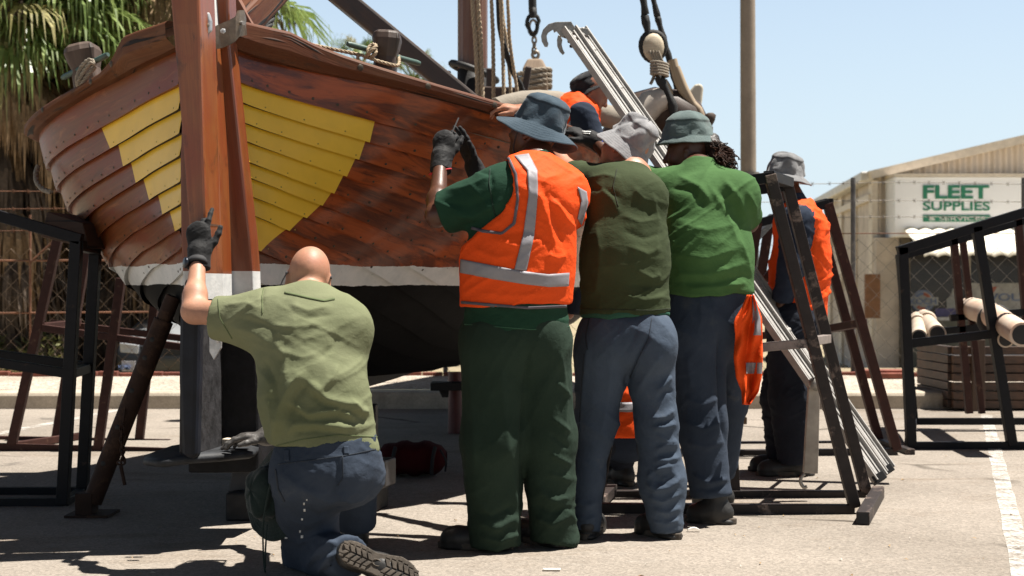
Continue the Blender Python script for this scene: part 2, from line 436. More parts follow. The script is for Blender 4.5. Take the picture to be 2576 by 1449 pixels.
def z_strake_top(s, t):     # the planking's own sheer does not follow the stepped stern block
    return itp(t, [0, .25, .53, .91, 1.26, 1.7, 2.3, 3.2, 5, 7, 8.5, 9.5, 10], [2.075, 2.04, 1.99, 1.905, 1.85, 1.81, 1.78, 1.76, 1.74, 1.82, 1.96, 2.08, 2.15])
def z_garb(t): return itp(t, [0, .5, 1.26, 2.3, 4, 7, 9, 10], [.90, .80, .67, .56, .5, .55, .8, 1.])
def fullness(t): return itp(t, [0, .3, .8, 1.3, 2, 3, 7, 9, 10], [0, .03, .2, .36, .58, .75, .75, .3, 0])
def hullpt(s, t, w, off=0.):
    """w: 1 at the sheer, 0 at the garboard"""
    def uz(w):
        ur, zr, zg, m = u_rail(s, t), z_strake_top(s, t), z_garb(t), fullness(t)
        ph = w * math.pi / 2
        pw = lerp(.60, .50, min(1, t / .8)) if s < 0 else lerp(.9, 1.08, min(1, t / .9))
        u = (.055 + (ur - .055) * lerp(w ** pw, math.sin(ph), m)); z = zg + (zr - zg) * lerp(w, 1 - math.cos(ph), m)
        return u, z
    u, z = uz(w)
    if off:
        e = .01; u1, z1 = uz(min(1, w + e)); u0, z0 = uz(max(0, w - e)); du, dz = u1 - u0, z1 - z0; L = math.hypot(du, dz) or 1
        # outward normal in section, tilted by the plan curve
        dt = .02; k = (u_rail(s, t + dt) - u_rail(s, max(0, t - dt))) / (dt + min(t, dt)) * min(1, w + .15)
        cz = 1 / math.sqrt(1 + k * k)
        nu, nz, na = dz / L * cz, -du / L, -k * cz * abs(dz / L)
        return BC + BR * s * (u + nu * off) + BA * (t + na * off) + V(0, 0, z + nz * off)
    return BC + BR * s * u + BA * t + V(0, 0, z)

def m_hull(name, c1, c2, c3, dark, coat, rough, coatr):
    """varnished planks above, white band at the waterline, black below"""
    k = NT(name); v = k.coord('UV', (1.5, 26, 1)); ov = k.coord('UV')
    g = k.noise(v, 1.0, 6, .65, .6)
    col = k.ramp(g, [(.3, c1), (.7, c2)])
    col = k.mix(k.ramp(k.noise(k.coord('UV', (1.3, 3, 1)), 2.4, 5, .65, .9), [(.44, 0), (.6, 1)]), col, c3)
    col = k.mix(k.ramp(k.noise(k.coord('UV', (1.2, 3.3, 1)), 5.5, 6, .7, .7), [(.56, 0), (.7, .85)]), col, dark)
    col = k.mix(.3, col, k.ramp(k.noise(k.coord('UV', (3, 130, 1)), 1.0, 3, .6), [(.3, .4), (.7, 1.)]), 'MULTIPLY')
    pos = k.coord('Object'); sx = k.node('ShaderNodeSeparateXYZ'); k.ln(pos, sx.inputs[0]); z = sx.outputs['Z']
    nb = k.noise(pos, 3.2, 5, .6); nf = k.noise(pos, 30, 5, .7)
    zt = k.math('ADD', z, k.math('MULTIPLY', nb, .03)); zt = k.math('ADD', zt, k.math('MULTIPLY', nf, .012))
    white = k.ramp(k.noise(pos, 9, 6, .7), [(.3, (.62, .64, .63)), (.6, (.78, .78, .76))])
    chip = k.ramp(k.noise(k.coord('Object', (1.5, 1.5, 5)), 11, 7, .75), [(.64, 0), (.70, 1)])
    white = k.mix(chip, white, (.10, .15, .13))
    black = k.ramp(k.noise(pos, 12, 6, .7), [(.3, (.0025, .0025, .003)), (.7, (.007, .007, .0075))])
    speck = k.ramp(k.noise(pos, 26, 6, .75), [(.69, 0), (.72, 1)])
    black = k.mix(speck, black, (.12, .10, .075))
    fw = k.math('LESS_THAN', zt, 1.178); fb = k.math('LESS_THAN', zt, 1.085)
    col = k.mix(fw, col, white); col = k.mix(fb, col, black)
    k.base(col); k.set(Coat_Roughness=coatr); k.ln(k.math('SUBTRACT', .28, k.math('MULTIPLY', fb, .2)), k.p.inputs['Specular IOR Level'])
    k.ln(k.math('MULTIPLY', k.math('SUBTRACT', 1.0, fw), coat), k.p.inputs['Coat Weight'])
    k.ln(k.math('ADD', k.math('MULTIPLY', fw, .25), rough), k.p.inputs['Roughness'])
    k.bump(k.math('ADD', g, k.math('MULTIPLY', nf, .5)), .18, .004)
    return k.m
M_HULL_S = m_hull('varnished_planks_dark', (.085, .0155, .004), (.195, .042, .008), (.40, .080, .012), (.038, .008, .003), .45, .42, .12)
M_HULL_P = m_hull('varnished_planks_worn', (.14, .037, .008), (.25, .077, .018), (.21, .040, .007), (.36, .125, .034), .15, .5, .2)
M_YEL = m_plain('yellow_paint', (.88, .54, .03), .45, var=.06, scale=5, bump=.12, bscale=35, coat=.1)
M_RIV = m_plain('tarnished_rivets', (.055, .04, .025), .5, .3, var=.4)
M_RIVY = m_plain('painted_rivets', (.36, .25, .03), .5, 0, var=.2)
M_SEAM = m_plain('dark_seam', (.02, .012, .008), .8)
boat = thing('wooden_boat', 'old clinker wooden sailing boat, varnished with yellow stern panels, propped up on stands', 'boat', (-1.3, 6.0, 0))

TB = sorted(set([0, .02, .05, .08, .12, .16, .2, .25, .3, .36, .42, .48, .54, .6, .67, .74, .82, .9, 1., 1.1, 1.2, 1.3, 1.42, 1.55, 1.7, 1.9, 2.1, 2.4, 2.8, 3.3, 4, 5, 6, 7, 7.8, 8.5, 9, 9.5, 9.8, 10]))
NS = 12
CUM = {1: [(0, [0, .137, .215, .295, .366, .447, .51, .586, .658, .80, .93, 1.05, 1.17]), (.6, [0, .178, .272, .358, .446, .536, .605, .682, .77, .91, 1.05, 1.19, 1.33]), (2., [0] + [k + .4 for k in range(1, 13)])],
  -1: [(0, [0, .165, .268, .37, .463, .572, .664, .764, .85, .94, 1.02, 1.1, 1.17]), (.6, [0, .19, .30, .405, .505, .605, .70, .795, .885, .99, 1.11, 1.22, 1.33]), (2., [0] + [k + .4 for k in range(1, 13)])]}
def wk(k, t, s):      # strake edges along the girth
    v = [c[k] / c[12] for _, c in CUM[s]]
    return 1 - itp(t, [c[0] for c in CUM[s]], v)
CUT = {1: {1: (943, 926), 2: (920, 899), 3: (895, 868), 4: (865, 836), 5: (835, 806), 6: (808, 766), 7: (765, 722), 8: (720, 648)}, -1: {1: (256, 287), 2: (298, 320), 3: (330, 352), 4: (361, 386), 5: (398, 420), 6: (427, 452), 7: (452, 474)}}
def cut_t(s, k, top, px):
    lo, hi = 0., 1.6
    for _ in range(40):
        m = (lo + hi) / 2; x = proj(hullpt(s, m, wk(k if top else k + 1, m, s)))[0]
        if (x < px) == (s > 0): lo = m
        else: hi = m
    return lo
def rivet(mb, p, n, r, mat):
    n = n.normalized(); x = n.orthogonal().normalized(); y = n.cross(x)
    ring = [p + (x * math.cos(a) + y * math.sin(a)) * r for a in [i * math.pi / 3 for i in range(6)]]
    mb.add(ring + [p + n * r * .55], [(i, (i + 1) % 6, 6) for i in range(6)], mat, None, True)
def planking(s):
    mb = MB(); TH = .021; rnd = random.Random(5 + s)
    for k in range(NS):
        tc = None; w0 = lambda t: wk(k, t, s); w1 = lambda t: wk(k + 1, t, s)
        ts = list(TB)
        if k in CUT[s]:
            tT, tB = cut_t(s, k, 1, CUT[s][k][0]), cut_t(s, k, 0, CUT[s][k][1]); tc = (tT + tB) / 2; sp = abs(tT - tB) / 2 + .012; ts = sorted([t for t in ts if abs(t - tc) > sp] + [tc]); ic = ts.index(tc)
        uo = rnd.uniform(0, 40)
        J = 4; rows = []; uvs = []; ts0 = ts
        for j in range(J + 1):
            ts = list(ts0)
            if tc is not None: ts[ic] = lerp(tT, tB, j / J)
            rows.append([hullpt(s, t, lerp(w0(t), w1(t), j / J), TH * j / J) for t in ts]); uvs.append([(t + uo, lerp(w0(t), w1(t), j / J) * 2.0 + uo) for t in ts])
        for i in range(len(ts) - 1):
            mt = 1 if (tc is not None and i < ic) else 0
            q = [[rows[j][i], rows[j][i + 1]] for j in range(J + 1)]; qu = [[uvs[j][i], uvs[j][i + 1]] for j in range(J + 1)]
            if s > 0: q = [r_[::-1] for r_ in q]; qu = [r_[::-1] for r_ in qu]
            mb.grid(q, mt, qu, True)
            # lower lip with a small roundover
            e0 = [hullpt(s, t, w1(t), TH) for t in (ts[i], ts[i + 1])]; e1 = [hullpt(s, t, w1(t), -.001) for t in (ts[i], ts[i + 1])]
            if s > 0: e0.reverse(); e1.reverse()
            mb.grid([e0, e1], 3 if mt == 1 else 0, [[qu[-1][0], qu[-1][1]]] * 2, False)
        # rivets just above each lower edge
        t = .05
        while t < 3.2:
            p = hullpt(s, t, lerp(w1(t), w0(t), .17), TH * .86); p2 = hullpt(s, t, lerp(w1(t), w0(t), .17), TH * 1.4)
            yel = tc is not None and t < tc
            if p.z > 1.12: rivet(mb, p, p2 - p, rnd.uniform(.0055, .0085) if not yel else .0045, 4 if yel else 2)
            t += (.085 if not yel else .13) * rnd.uniform(.8, 1.2)
    mesh_bm(mb)
    o = part(mb, 'planking', [M_HULL_S if s > 0 else M_HULL_P, M_YEL, M_RIV, M_SEAM, M_RIVY], boat, label='dark glossy starboard planking' if s > 0 else 'worn paler port planking')
    bm = bmesh.new(); bm.from_mesh(o.data)
    return o
def mesh_bm(mb):    # weld coincident smooth verts of the strips so shading runs on along each strake
    key = {}; remap = {}
    nv = []
    smv = {}
    for f, sm, m in zip(mb.f, mb.sm, mb.m):
        for i in f:
            smv[i] = sm
    for i, p in enumerate(mb.v):
        kk = (round(p[0], 5), round(p[1], 5), round(p[2], 5), smv.get(i, False))
        if kk not in key: key[kk] = len(nv); nv.append(p)
        remap[i] = key[kk]
    mb.v = nv; nf, nm, ns, nu = [], [], [], []
    for f, m, sm, u in zip(mb.f, mb.m, mb.sm, mb.uv):
        g = tuple(remap[i] for i in f)
        if len(set(g)) < 3: continue
        if len(set(g)) < len(g):
            keep = []; ku = []
            for i, x in zip(g, u):
                if i not in keep: keep.append(i); ku.append(x)
            g, u = tuple(keep), ku
        nf.append(g); nm.append(m); ns.append(sm); nu.append(u)
    mb.f, mb.m, mb.sm, mb.uv = nf, nm, ns, nu
planking(1); planking(-1)

M_RAIL = m_wood('weathered_rail_timber', (.075, .024, .009), (.15, .055, .021), (.11, .032, .011), .6, .06, .3, spec=.25, dark=(.035, .018, .012), crack=True, bump=.5)
M_RAILP = m_wood('worn_port_rail_timber', (.115, .043, .017), (.205, .088, .038), (.13, .042, .014), .68, .0, .3, spec=.2, dark=(.05, .028, .018), crack=True, bump=.5)
def rail(s):
    mb = MB(); ts = [0, .06, .12, .18, .248, .252, .27, .29, .31, .33, .36, .39, .42, .47, .53, .6, .67, .75, .82, .91, 1.0, 1.1, 1.2, 1.3, 1.45, 1.6, 1.8, 2, 2.3, 2.7, 3.2, 4, 5, 6, 7, 8, 8.7, 9.2, 9.6, 9.9, 10]
    rows = [[] for _ in range(9)]; uv = [[] for _ in range(9)]
    for t in ts:
        dt = .03; t0, t1 = max(0, t - dt), t + dt
        a = BC + BR * s * u_rail(s, t0) + BA * t0; b = BC + BR * s * u_rail(s, t1) + BA * t1
        tan = (b - a).normalized(); n = V(tan.y, -tan.x, 0) * (1 if s > 0 else -1)
        c = BC + BR * s * u_rail(s, t) + BA * t; zt = z_rail(s, t)
        zb = z_strake_top(s, t) - itp(t, [0, .25, .5, .9, 1.5, 10], [.012, .02, .022, .03, .03, .03])
        o = itp(t, [0, .25, .6, 1.5, 10], [.075, .085, .075, .065, .06]); e = .012
        sec = [(-.09, zt), (o - e, zt + .002), (o - e * .3, zt - e * .4), (o, zt - e), (o - .002, lerp(zt, zb, .62)), (o - .008, lerp(zt, zb, .70)), (o - .045, zb), (-.03, zb + .0), (-.09, zt - .10)]
        v = 0; last = None
        for i, (du, z) in enumerate(sec):
            p = c + n * du + V(0, 0, z); rows[i].append(p)
            if last is not None: v += (p - last).length
            last = p; uv[i].append((t * 1.2 + s * 3, v))
    for i in range(8):
        q, qu = [rows[i], rows[i + 1]], [uv[i], uv[i + 1]]
        if s < 0: q = [r_[::-1] for r_ in q]; qu = [r_[::-1] for r_ in qu]
        mb.grid(q[::-1] if False else q, 0, qu, i in (1, 2))
    # bolt heads on the outer face
    for t in ((.45, .66, .95, 1.4) if s > 0 else (.34, .5, .8)):
        i = min(range(len(ts)), key=lambda i: abs(ts[i] - t)); p = (rows[3][i] + rows[4][i]) / 2
        nn = (rows[3][i] - rows[0][i]); nn.z = 0; rivet(mb, p + nn.normalized() * .001, nn, .016, 1)
    # scarf joint seam
    return part(mb, 'rub_rail', [M_RAIL if s > 0 else M_RAILP, M_RIV], boat)
rail(1); rail(-1)
dk = MB(); tl = [.05, .3, .6, 1, 1.5, 2.2, 3.2, 5, 7, 8.5, 9.5]
dk.grid([[BC + BA * t + BR * s * (u_rail(s, t) - .03) + V(0, 0, z_strake_top(s, t) - .13) for s in (-1, 1)] for t in tl])
part(dk, 'deck', m_wood('grey_deck', (.16, .12, .09), (.24, .19, .15), rough=.8), boat)

# sternpost, rudder and keel
M_POST = m_wood('orange_varnish', (.19, .050, .012), (.35, .112, .026), (.24, .05, .011), .38, .4, .12, gs=(1.2, 22), patch=1.0, dark=(.06, .017, .007), bump=.15)
M_POST2 = m_wood('deep_red_varnish', (.14, .033, .009), (.27, .074, .018), (.19, .036, .008), .4, .4, .12, gs=(1.0, 18), patch=1.2, bump=.15)
M_TAR = m_plain('black_bottom_paint', (.009, .009, .011), .6, var=.45, scale=14, bump=.7, bscale=45, spec=.25)
M_BLUEBLACK = m_plain('blue_black_paint', (.006, .008, .014), .55, var=.4, scale=10, bump=.5, bscale=22, spec=.3)
M_WHITE = m_plain('scuffed_white_paint', (.58, .59, .58), .6, var=.1, scale=12, bump=.3, c2=(.76, .76, .74))
def post(name, segs, mats, bevel=.008, label=None):
    """segs: list of (quad of 4 points) rows top to bottom with material between rows"""
    mb = MB(); cum = 0
    for i in range(len(segs) - 1):
        (A, m), (B, _) = segs[i], segs[i + 1]; L = (Vector(A[0]) - Vector(B[0])).length
        for k in range(4):
            l = (k + 1) % 4; wd = (Vector(A[k]) - Vector(A[l])).length
            mb.add([A[k], A[l], B[l], B[k]], [(3, 2, 1, 0)], m, [(cum, k * .37), (cum, k * .37 + wd), (cum + L, k * .37 + wd), (cum + L, k * .37)])
        cum += L
    T, B = segs[0][0], segs[-1][0]
    mb.add(T, [(0, 1, 2, 3)], segs[0][1]); mb.add(B, [(3, 2, 1, 0)], segs[-2][1])
    return part(mb, name, mats, boat, bevel, label)
def quad(pxl, pxr, py, d, depth, dd=0.0):
    """left/right front edge pixels at depth d; goes back along the boat axis by depth"""
    a, b = at(pxl, py, d), at(pxr, py, d - dd); k = BA * depth
    z = (a.z + b.z) / 2; a.z = z; b.z = z
    return [a, b, b + k, a + k]
# rudder head: tall varnished timber standing aft of the sternpost
post('rudder_head', [(quad(424, 499, -60, 5.52, .17), 0), (quad(433, 503, 60, 5.52, .17), 0), (quad(446, 507, 200, 5.53, .17), 0), (quad(457, 511, 340, 5.54, .165), 0), (quad(474, 519, 568, 5.55, .15), 0)], [M_POST], .01)
post('rudder_plate', [(quad(488, 528, -60, 5.70, .12, -.12), 1), (quad(491, 536, 96, 5.70, .12, -.12), 0), (quad(492, 538, 120, 5.70, .12, -.12), 0), (quad(503, 551, 400, 5.7, .11, -.12), 0), (quad(512, 557, 590, 5.71, .11, -.12), 0), (quad(515, 560, 688, 5.72, .11, -.12), 1), (quad(516, 562, 752, 5.73, .11, -.12), 2), (quad(516, 562, 770, 5.73, .11, -.12), 2)], [M_POST, M_WHITE, M_TAR], .008)
post('sternpost', [(quad(472, 572, -60, 5.88, .1), 0), (quad(464, 578, 120, 5.9, .1), 0), (quad(452, 608, 400, 5.93, .1), 0), (quad(454, 630, 600, 5.95, .1), 0), (quad(458, 636, 682, 5.96, .1), 1), (quad(462, 638, 748, 5.97, .1), 2), (quad(472, 650, 1000, 5.97, .25), 2), (quad(472, 650, 1190, 5.97, .25), 2)], [M_POST2, M_WHITE, M_TAR], .01)
# rudder blade below the waterline
rb = MB()
A = [at(447, 770, 5.6), at(494, 770, 5.58), at(494, 1150, 5.58), at(452, 1150, 5.6)]
ctr = [at(462, 700, 5.62), at(497, 700, 5.6), at(500, 790, 5.6), at(497, 960, 5.6), at(492, 1155, 5.6), at(455, 1155, 5.62), at(447, 960, 5.62), at(449, 800, 5.62)]
rb.prism(ctr, BA * .07)
part(rb, 'rudder_edge', M_BLUEBLACK, boat, .02)
bl = MB()
k = BA * .30
bl.prism([at(492, 735, 5.63), at(560, 735, 5.98), at(563, 1135, 5.98), at(488, 1140, 5.63)], V(-.06, -.0, 0))
part(bl, 'rudder_blade', m_plain('scuffed_grey_black_paint', (.030, .029, .031), .65, var=.5, scale=16, bump=.9, bscale=40, spec=.25), boat, .006)
fin = MB()
fp = []
for (x, y) in [(360, 1152), (368, 1140), (420, 1122), (470, 1114), (560, 1108), (640, 1112), (652, 1120), (640, 1132), (560, 1140), (470, 1146), (400, 1156)]:
    fp.append(gnd(x, y, .385 - (.02 if x < 470 else 0) * (470 - x) / 110))
c0 = sum(fp, V(0, 0, 0)) / len(fp)
fin.grid([[c0 + (p - c0) * .0 + V(0, 0, .006) for p in fp], [c0 + (p - c0) * .85 + V(0, 0, .004) for p in fp], [p - V(0, 0, .006) for p in fp], [p - V(0, 0, .026) for p in fp], [c0 + (p - c0) * .9 - V(0, 0, .036) for p in fp], [c0 - V(0, 0, .036) for p in fp]], 0, None, True, True)
part(fin, 'rudder_fin', m_plain('grey_black_fin_paint', (.026, .028, .032), .62, var=.4, scale=12, bump=.6, bscale=36, spec=.3), boat)
kl = MB()
kr = []
for t in (.0, .5, 1.2, 2, 3, 4.5, 6, 8, 9.5):
    zb = itp(t, [0, 1, 2, 4, 9.5], [.42, .44, .47, .50, .75]); zt = z_garb(t) + .03; c = BC + BA * t
    kr.append([c - BR * .055 + V(0, 0, zt), c + BR * .055 + V(0, 0, zt), c + BR * .055 + V(0, 0, zb), c - BR * .055 + V(0, 0, zb)])
kl.grid(kr, 0, None, False, True); kl.add(kr[0], [(0, 1, 2, 3)]); kl.add(kr[-1], [(3, 2, 1, 0)])
part(kl, 'keel', M_TAR, boat)
st = MB()
b = BC + BA * 10
st.beam(b + V(0, 0, .7), b + V(0, 0, 2.5) + BA * .2, .14, .2, BR)
part(st, 'stem', M_POST2, boat, .02)
# metal: pintle bracket and strap
M_STEEL = m_plain('dull_bronze_strap', (.20, .155, .115), .45, .75, var=.3, scale=14, bump=.5, bscale=30)
M_LEAD = m_plain('pale_grey_plate', (.50, .51, .52), .38, .6, var=.25, scale=16, bump=.6, bscale=24)
stp = MB()
top = [(503, 76), (530, 71), (551, 62), (576, 52), (592, 42), (600, 26), (611, 26), (616, 46)]; bot = [(505, 112), (531, 126), (558, 121), (580, 112), (592, 104), (600, 92), (610, 90), (618, 88)]
dd = [5.62, 5.84, 5.852, 5.856, 5.86, 5.87, 5.90, 5.96]
stp.grid([[at(x, y, d) for (x, y), d in zip(top, dd)], [at(x, (y + y2) / 2, d - .004) for (x, y), (_, y2), d in zip(top, bot, dd)], [at(x, y, d) for (x, y), d in zip(bot, dd)]], 0, None, False)
so = part(stp, 'sternpost_strap', M_STEEL, boat); sd = so.modifiers.new('Solid', 'SOLIDIFY'); sd.thickness = .012; sd.offset = 0
rv = MB()
for (x, y, d) in [(561, 78, 5.84), (530, 96, 5.83)]: rv = MB(); rivet(rv, at(x, y, d), V(.1, -1, .1), .012, 0); part(rv, 'bolt', M_LEAD, boat)
rv = MB(); rv.tube([at(600, 57, 5.9), at(613, 58, 5.85)], .008, 8); part(rv, 'bolt', M_LEAD, boat)
pl = MB()
pp = [(487, 62), (497, 42), (506, 46), (521, 30), (528, 52), (527, 78), (510, 92), (504, 112), (497, 117), (489, 94)]
pl.prism([at(x, y, 5.60) for x, y in pp], V(.01, .012, 0))
po = part(pl, 'pintle_plate', M_LEAD, boat, .004)
rv = MB()
for (x, y) in [(500, 76), (520, 64)]: rv = MB(); rivet(rv, at(x, y, 5.597), V(.1, -1, .05), .011, 0); part(rv, 'bolt', M_STEEL, boat)
hk = MB()
hk.tube([at(540, 838, 5.5), at(546, 832, 5.5), at(553, 840, 5.5), at(548, 852, 5.5), at(552, 862, 5.5)], .011, 8)
hk.prism([at(526, 836, 5.56), at(545, 822, 5.56), at(557, 840, 5.56), at(556, 876, 5.56), at(538, 905, 5.56), at(527, 885, 5.56)], V(.0, .02, 0))
part(hk, 'rudder_fitting', M_LEAD, boat, .003)
# flag-coloured offcut tucked behind the rudder head
fl = MB(); fl.prism([at(505, -20, 5.66), at(516, -20, 5.66), at(516, 22, 5.66), at(505, 6, 5.66)], V(.0, .006, 0)); part(fl, 'red_tag', m_plain('red_paint', (.30, .02, .02), .5), boat)
fl = MB(); fl.prism([at(516.6, -20, 5.659), at(523, -20, 5.659), at(523, 24, 5.659), at(516.6, 22, 5.659)], V(.0, .006, 0)); part(fl, 'blue_tag', m_plain('blue_paint', (.10, .2, .55), .5), boat)
fl = MB(); fl.beam(at(486, -30, 5.64), at(519, 26, 5.64), .03, .02); part(fl, 'white_batten', M_WHITE, boat, .004)
# boards standing by the sternpost head
bd = MB(); bd.beam(at(565, -50, 6.15), at(640, 84, 6.35), .035, .12, V(0, 1, 0)); part(bd, 'brace_board', m_wood('pinkish_board', (.19, .085, .055), (.28, .14, .095), rough=.6), boat, .005)
bd = MB(); bd.beam(at(560, 95, 6.2), at(710, -60, 6.9), .16, .14); part(bd, 'tiller', M_RAIL, boat, .02)

M_IRON = m_plain('black_iron', (.013, .012, .012), .6, .2, var=.4, scale=25, bump=.5)
M_BLOCK = m_wood('dark_weathered_block', (.035, .02, .013), (.075, .042, .028), (.05, .025, .016), .55, .15, .3, gs=(2, 16), bump=.6, crack=True)
M_BLOCKP = m_wood('grey_weathered_block', (.07, .044, .032), (.13, .088, .066), (.06, .035, .024), .7, .0, .3, gs=(2, 16), bump=.6, crack=True)
M_PEG = m_metal_worn('green_peg', (.055, .10, .085), (.19, .2, .17), .5, .62, 0, 20)
M_ROPE = m_plain('hemp_rope', (.36, .28, .19), .9, var=.3, scale=120, bump=.3, bscale=200)
M_ROPEG = m_plain('grey_rope', (.27, .23, .18), .9, var=.3, scale=120, bump=.3, bscale=200)
M_TARROPE = m_plain('tarred_rope', (.012, .012, .012), .75, var=.5, scale=60, bump=.6, bscale=90)
def timberhead(b, t, wid, mat, lean, pegA, pegB):
    b, t = Vector(b), Vector(t); d = (t - b).normalized(); x = d.cross(V(0, 1, 0)).normalized(); y = x.cross(d)
    mb = MB(); rows = []
    for f, w, e in ((0, .46, .5), (.25, .44, .5), (.45, .42, .48), (.62, .5, .52), (.82, .56, .56), (.93, .52, .5), (1.0, .40, .38)):
        c = lerp(b, t, f); r = [(-1, -1), (-.2, -1.18), (.75, -1), (1, -.6), (1, 1), (-1, 1)]
        rows.append([c + x * wid * w * u + y * wid * e * v for u, v in r])
    ru = [[(i * .05, j * .04) for j in range(6)] for i in range(len(rows))]
    mb.grid(rows, 0, ru, False, True); mb.add(rows[-1], [tuple(range(6))])
    o = part(mb, 'timberhead', mat, boat, .012)
    pg = MB(); pg.tube([pegA, lerp(pegA, pegB, .04), lerp(pegA, pegB, .96), pegB], [.010, .0135, .0135, .010], 12); part(pg, 'peg', M_PEG, o)
    return o
pA, pB = at(874, 110, 6.36), at(1056, 160, 6.62)
th = timberhead(at(966, 200, 6.5), at(975, 78, 6.5), .115, M_BLOCK, 0, pA, pB)
ty = MB()
ty.rope([at(742, 104, 6.35), at(820, 120, 6.40), at(905, 138, 6.42), at(940, 148, 6.40)], .0088)
ty.rope([at(918, 147, 6.39), at(933, 128, 6.36), at(946, 116, 6.38), at(937, 112, 6.42), at(925, 124, 6.40), at(930, 142, 6.385), at(945, 134, 6.37), at(944, 122, 6.40)], .0088)
ty.rope([at(920, 142, 6.39), at(945, 152, 6.395), at(985, 163, 6.42), at(1002, 164, 6.46), at(1004, 148, 6.52), at(1003, 140, 6.56)], .0085)
ty.tube([at(900, 170, 6.42), at(900, 140, 6.42)], .008, 6)
part(ty, 'lashing', M_ROPE, boat)
pA2, pB2 = at(157, 196, 6.72), at(272, 137, 6.55)
timberhead(at(225, 222, 6.72), at(203, 113, 6.72), .135, M_BLOCKP, 0, pA2, pB2)
ty = MB()
ty.rope([at(236, 158, 6.58), at(226, 150, 6.57), at(206, 166, 6.6), at(192, 200, 6.61), at(200, 212, 6.62), at(222, 188, 6.6), at(240, 168, 6.6)], .010)
ty.rope([at(240, 163, 6.58), at(228, 158, 6.565), at(212, 178, 6.59), at(196, 206, 6.61), at(194, 214, 6.64)], .010)
part(ty, 'lashing', M_ROPEG, boat)
ty = MB(); ty.rope([at(96, 418, 7.3), at(90, 440, 7.25), at(94, 460, 7.2), at(108, 476, 7.15), at(128, 483, 7.1)], .014); part(ty, 'fender_rope', M_ROPEG, boat)

# spar leaning across, mast, rigging
sp = MB(); sp.beam(at(480, -319, 8.2), at(1300, 357, 8.2), .115, .16, V(0, -1, 0)); part(sp, 'spar', m_wood('dark_spar', (.022, .014, .011), (.05, .03, .022), (.06, .03, .018), .5, .15), boat, .015)
MD = 11.7
ms = MB(); rr = 37.5 / F * MD
ms.lathe([(rr, -3.), (rr * 1.0, 0)], 14, Matrix.Translation(at(1189, 175, MD)))
mv = at(1189, 175, MD)
ms = MB(); n = 14; rows = []; uv = []
for z in (0, .3, .6, 1.2, 2, 3.5):
    rows.append([]); uv.append([])
    for i in range(n * 2):
        a = 6.283 * i / (n * 2); r = rr * (1 if i % 2 == 0 else .965)
        rows[-1].append(mv + V(r * math.cos(a), r * math.sin(a), z)); uv[-1].append((z, i * .043))
ms.grid(rows, 0, uv, False, True)
part(ms, 'mast', m_wood('mast_varnish', (.11, .045, .022), (.20, .085, .042), (.14, .05, .022), .5, .3, gs=(1.2, 30)), boat)
mb = MB(); mb.lathe([(rr * 1.03, -1.6), (rr * 1.03, .0), (rr * .8, .01)], 20, Matrix.Translation(mv)); part(mb, 'mast_foot', M_IRON, boat)
mb = MB(); mb.tube([mv + V(math.cos(a) * .185 + .01, math.sin(a) * .17, -.02 - .07 * math.cos(a)) for a in [6.283 * i / 20 for i in range(20)]], .028, 8, 0, closed=True); part(mb, 'mast_hoop', M_IRON, boat)
rg = MB()
for (x0, x1, y1, d, r) in [(1191, 1203, 262, 9.6, .017), (1204, 1214, 262, 9.6, .017), (1239, 1242, 250, 9.9, .015), (1264, 1286, 250, 10, .013)]:
    rg.rope([at(x0 - 30, -700, d), at(x0 - 4, -40, d), at((x0 + x1) / 2, 110, d), at(x1, y1, d), at(x1 + 5, 420, d)], r)
rg.rope([at(1232, -700, 9.6), at(1258, -40, 9.6), at(1264, 120, 9.7), at(1268, 250, 9.7), at(1270, 420, 9.7)], .014); rg.rope([at(1224, -700, 9.6), at(1274, -40, 9.6), at(1282, 100, 9.7), at(1302, 240, 9.8), at(1320, 420, 9.8)], .013)
part(rg, 'halyards', M_ROPE, boat)
rg = MB(); rg.tube(resample([at(1230, -700, 9.7), at(1253, -40, 9.7), at(1262, 90, 9.7), at(1290, 180, 9.8), at(1318, 240, 9.9), at(1350, 420, 9.9)], .05), .02, 8); part(rg, 'black_halyard', M_TARROPE, boat)
rg = MB(); rg.rope([at(697, -30, 7.2), at(684, 40, 7.2), at(668, 84, 7.1)], .02); part(rg, 'black_lanyard', M_TARROPE, boat)
# bow: bitts with rope turns, stay with hook
for px_, d_ in ((1320, 9.0), (1480, 9.35)):
    bc = MB(); q_ = at(px_, 272, d_); bc.beam(V(q_.x, q_.y, 1.6), V(q_.x, q_.y, q_.z - .03), .07, .07); part(bc, 'boom_crutch', M_BLOCK, boat, .008)
bp = MB(); rows = []
for (py, hw) in ((520, 33), (250, 33), (205, 33), (175, 30), (158, 22), (150, 18)): 
    c = at(1345, py, 14); w = hw / F * 14; rows.append([c + V(-w, -w, 0), c + V(w, -w, 0), c + V(w, w, 0), c + V(-w, w, 0)])
bp.grid(rows, 0, [[(i * .1, j * .2) for j in range(4)] for i in range(6)], False, True); bp.add(rows[-1], [(0, 1, 2, 3)])
bo = part(bp, 'bitt', m_wood('bleached_bitt', (.22, .15, .10), (.36, .27, .19), rough=.8), boat, .02)
tr = MB()
for py in (182, 195, 208, 221):
    c = at(1345, py, 14); tr.rope([c + V(.155 * math.cos(a), .155 * math.sin(a), .02 * math.sin(a * 1.3)) for a in [6.283 * i / 14 for i in range(16)]], .023)
part(tr, 'rope_turns', M_ROPEG, bo)
wb = MB(); wb.beam(at(1195, 243, 10.6), at(1320, 246, 10.6), .2, .13); part(wb, 'fife_rail', M_BLOCK, boat, .01)
for a_, b_, w_ in ((at(1318, 240, 11), at(1330, 168, 11), .05), (at(1124, 215, 10), at(1128, 178, 10), .04), (at(1231, 225, 11), at(1232, 172, 11), .05)):
    wb = MB(); wb.beam(a_, b_, w_, w_); part(wb, 'pin', M_BLOCK, boat, .01)
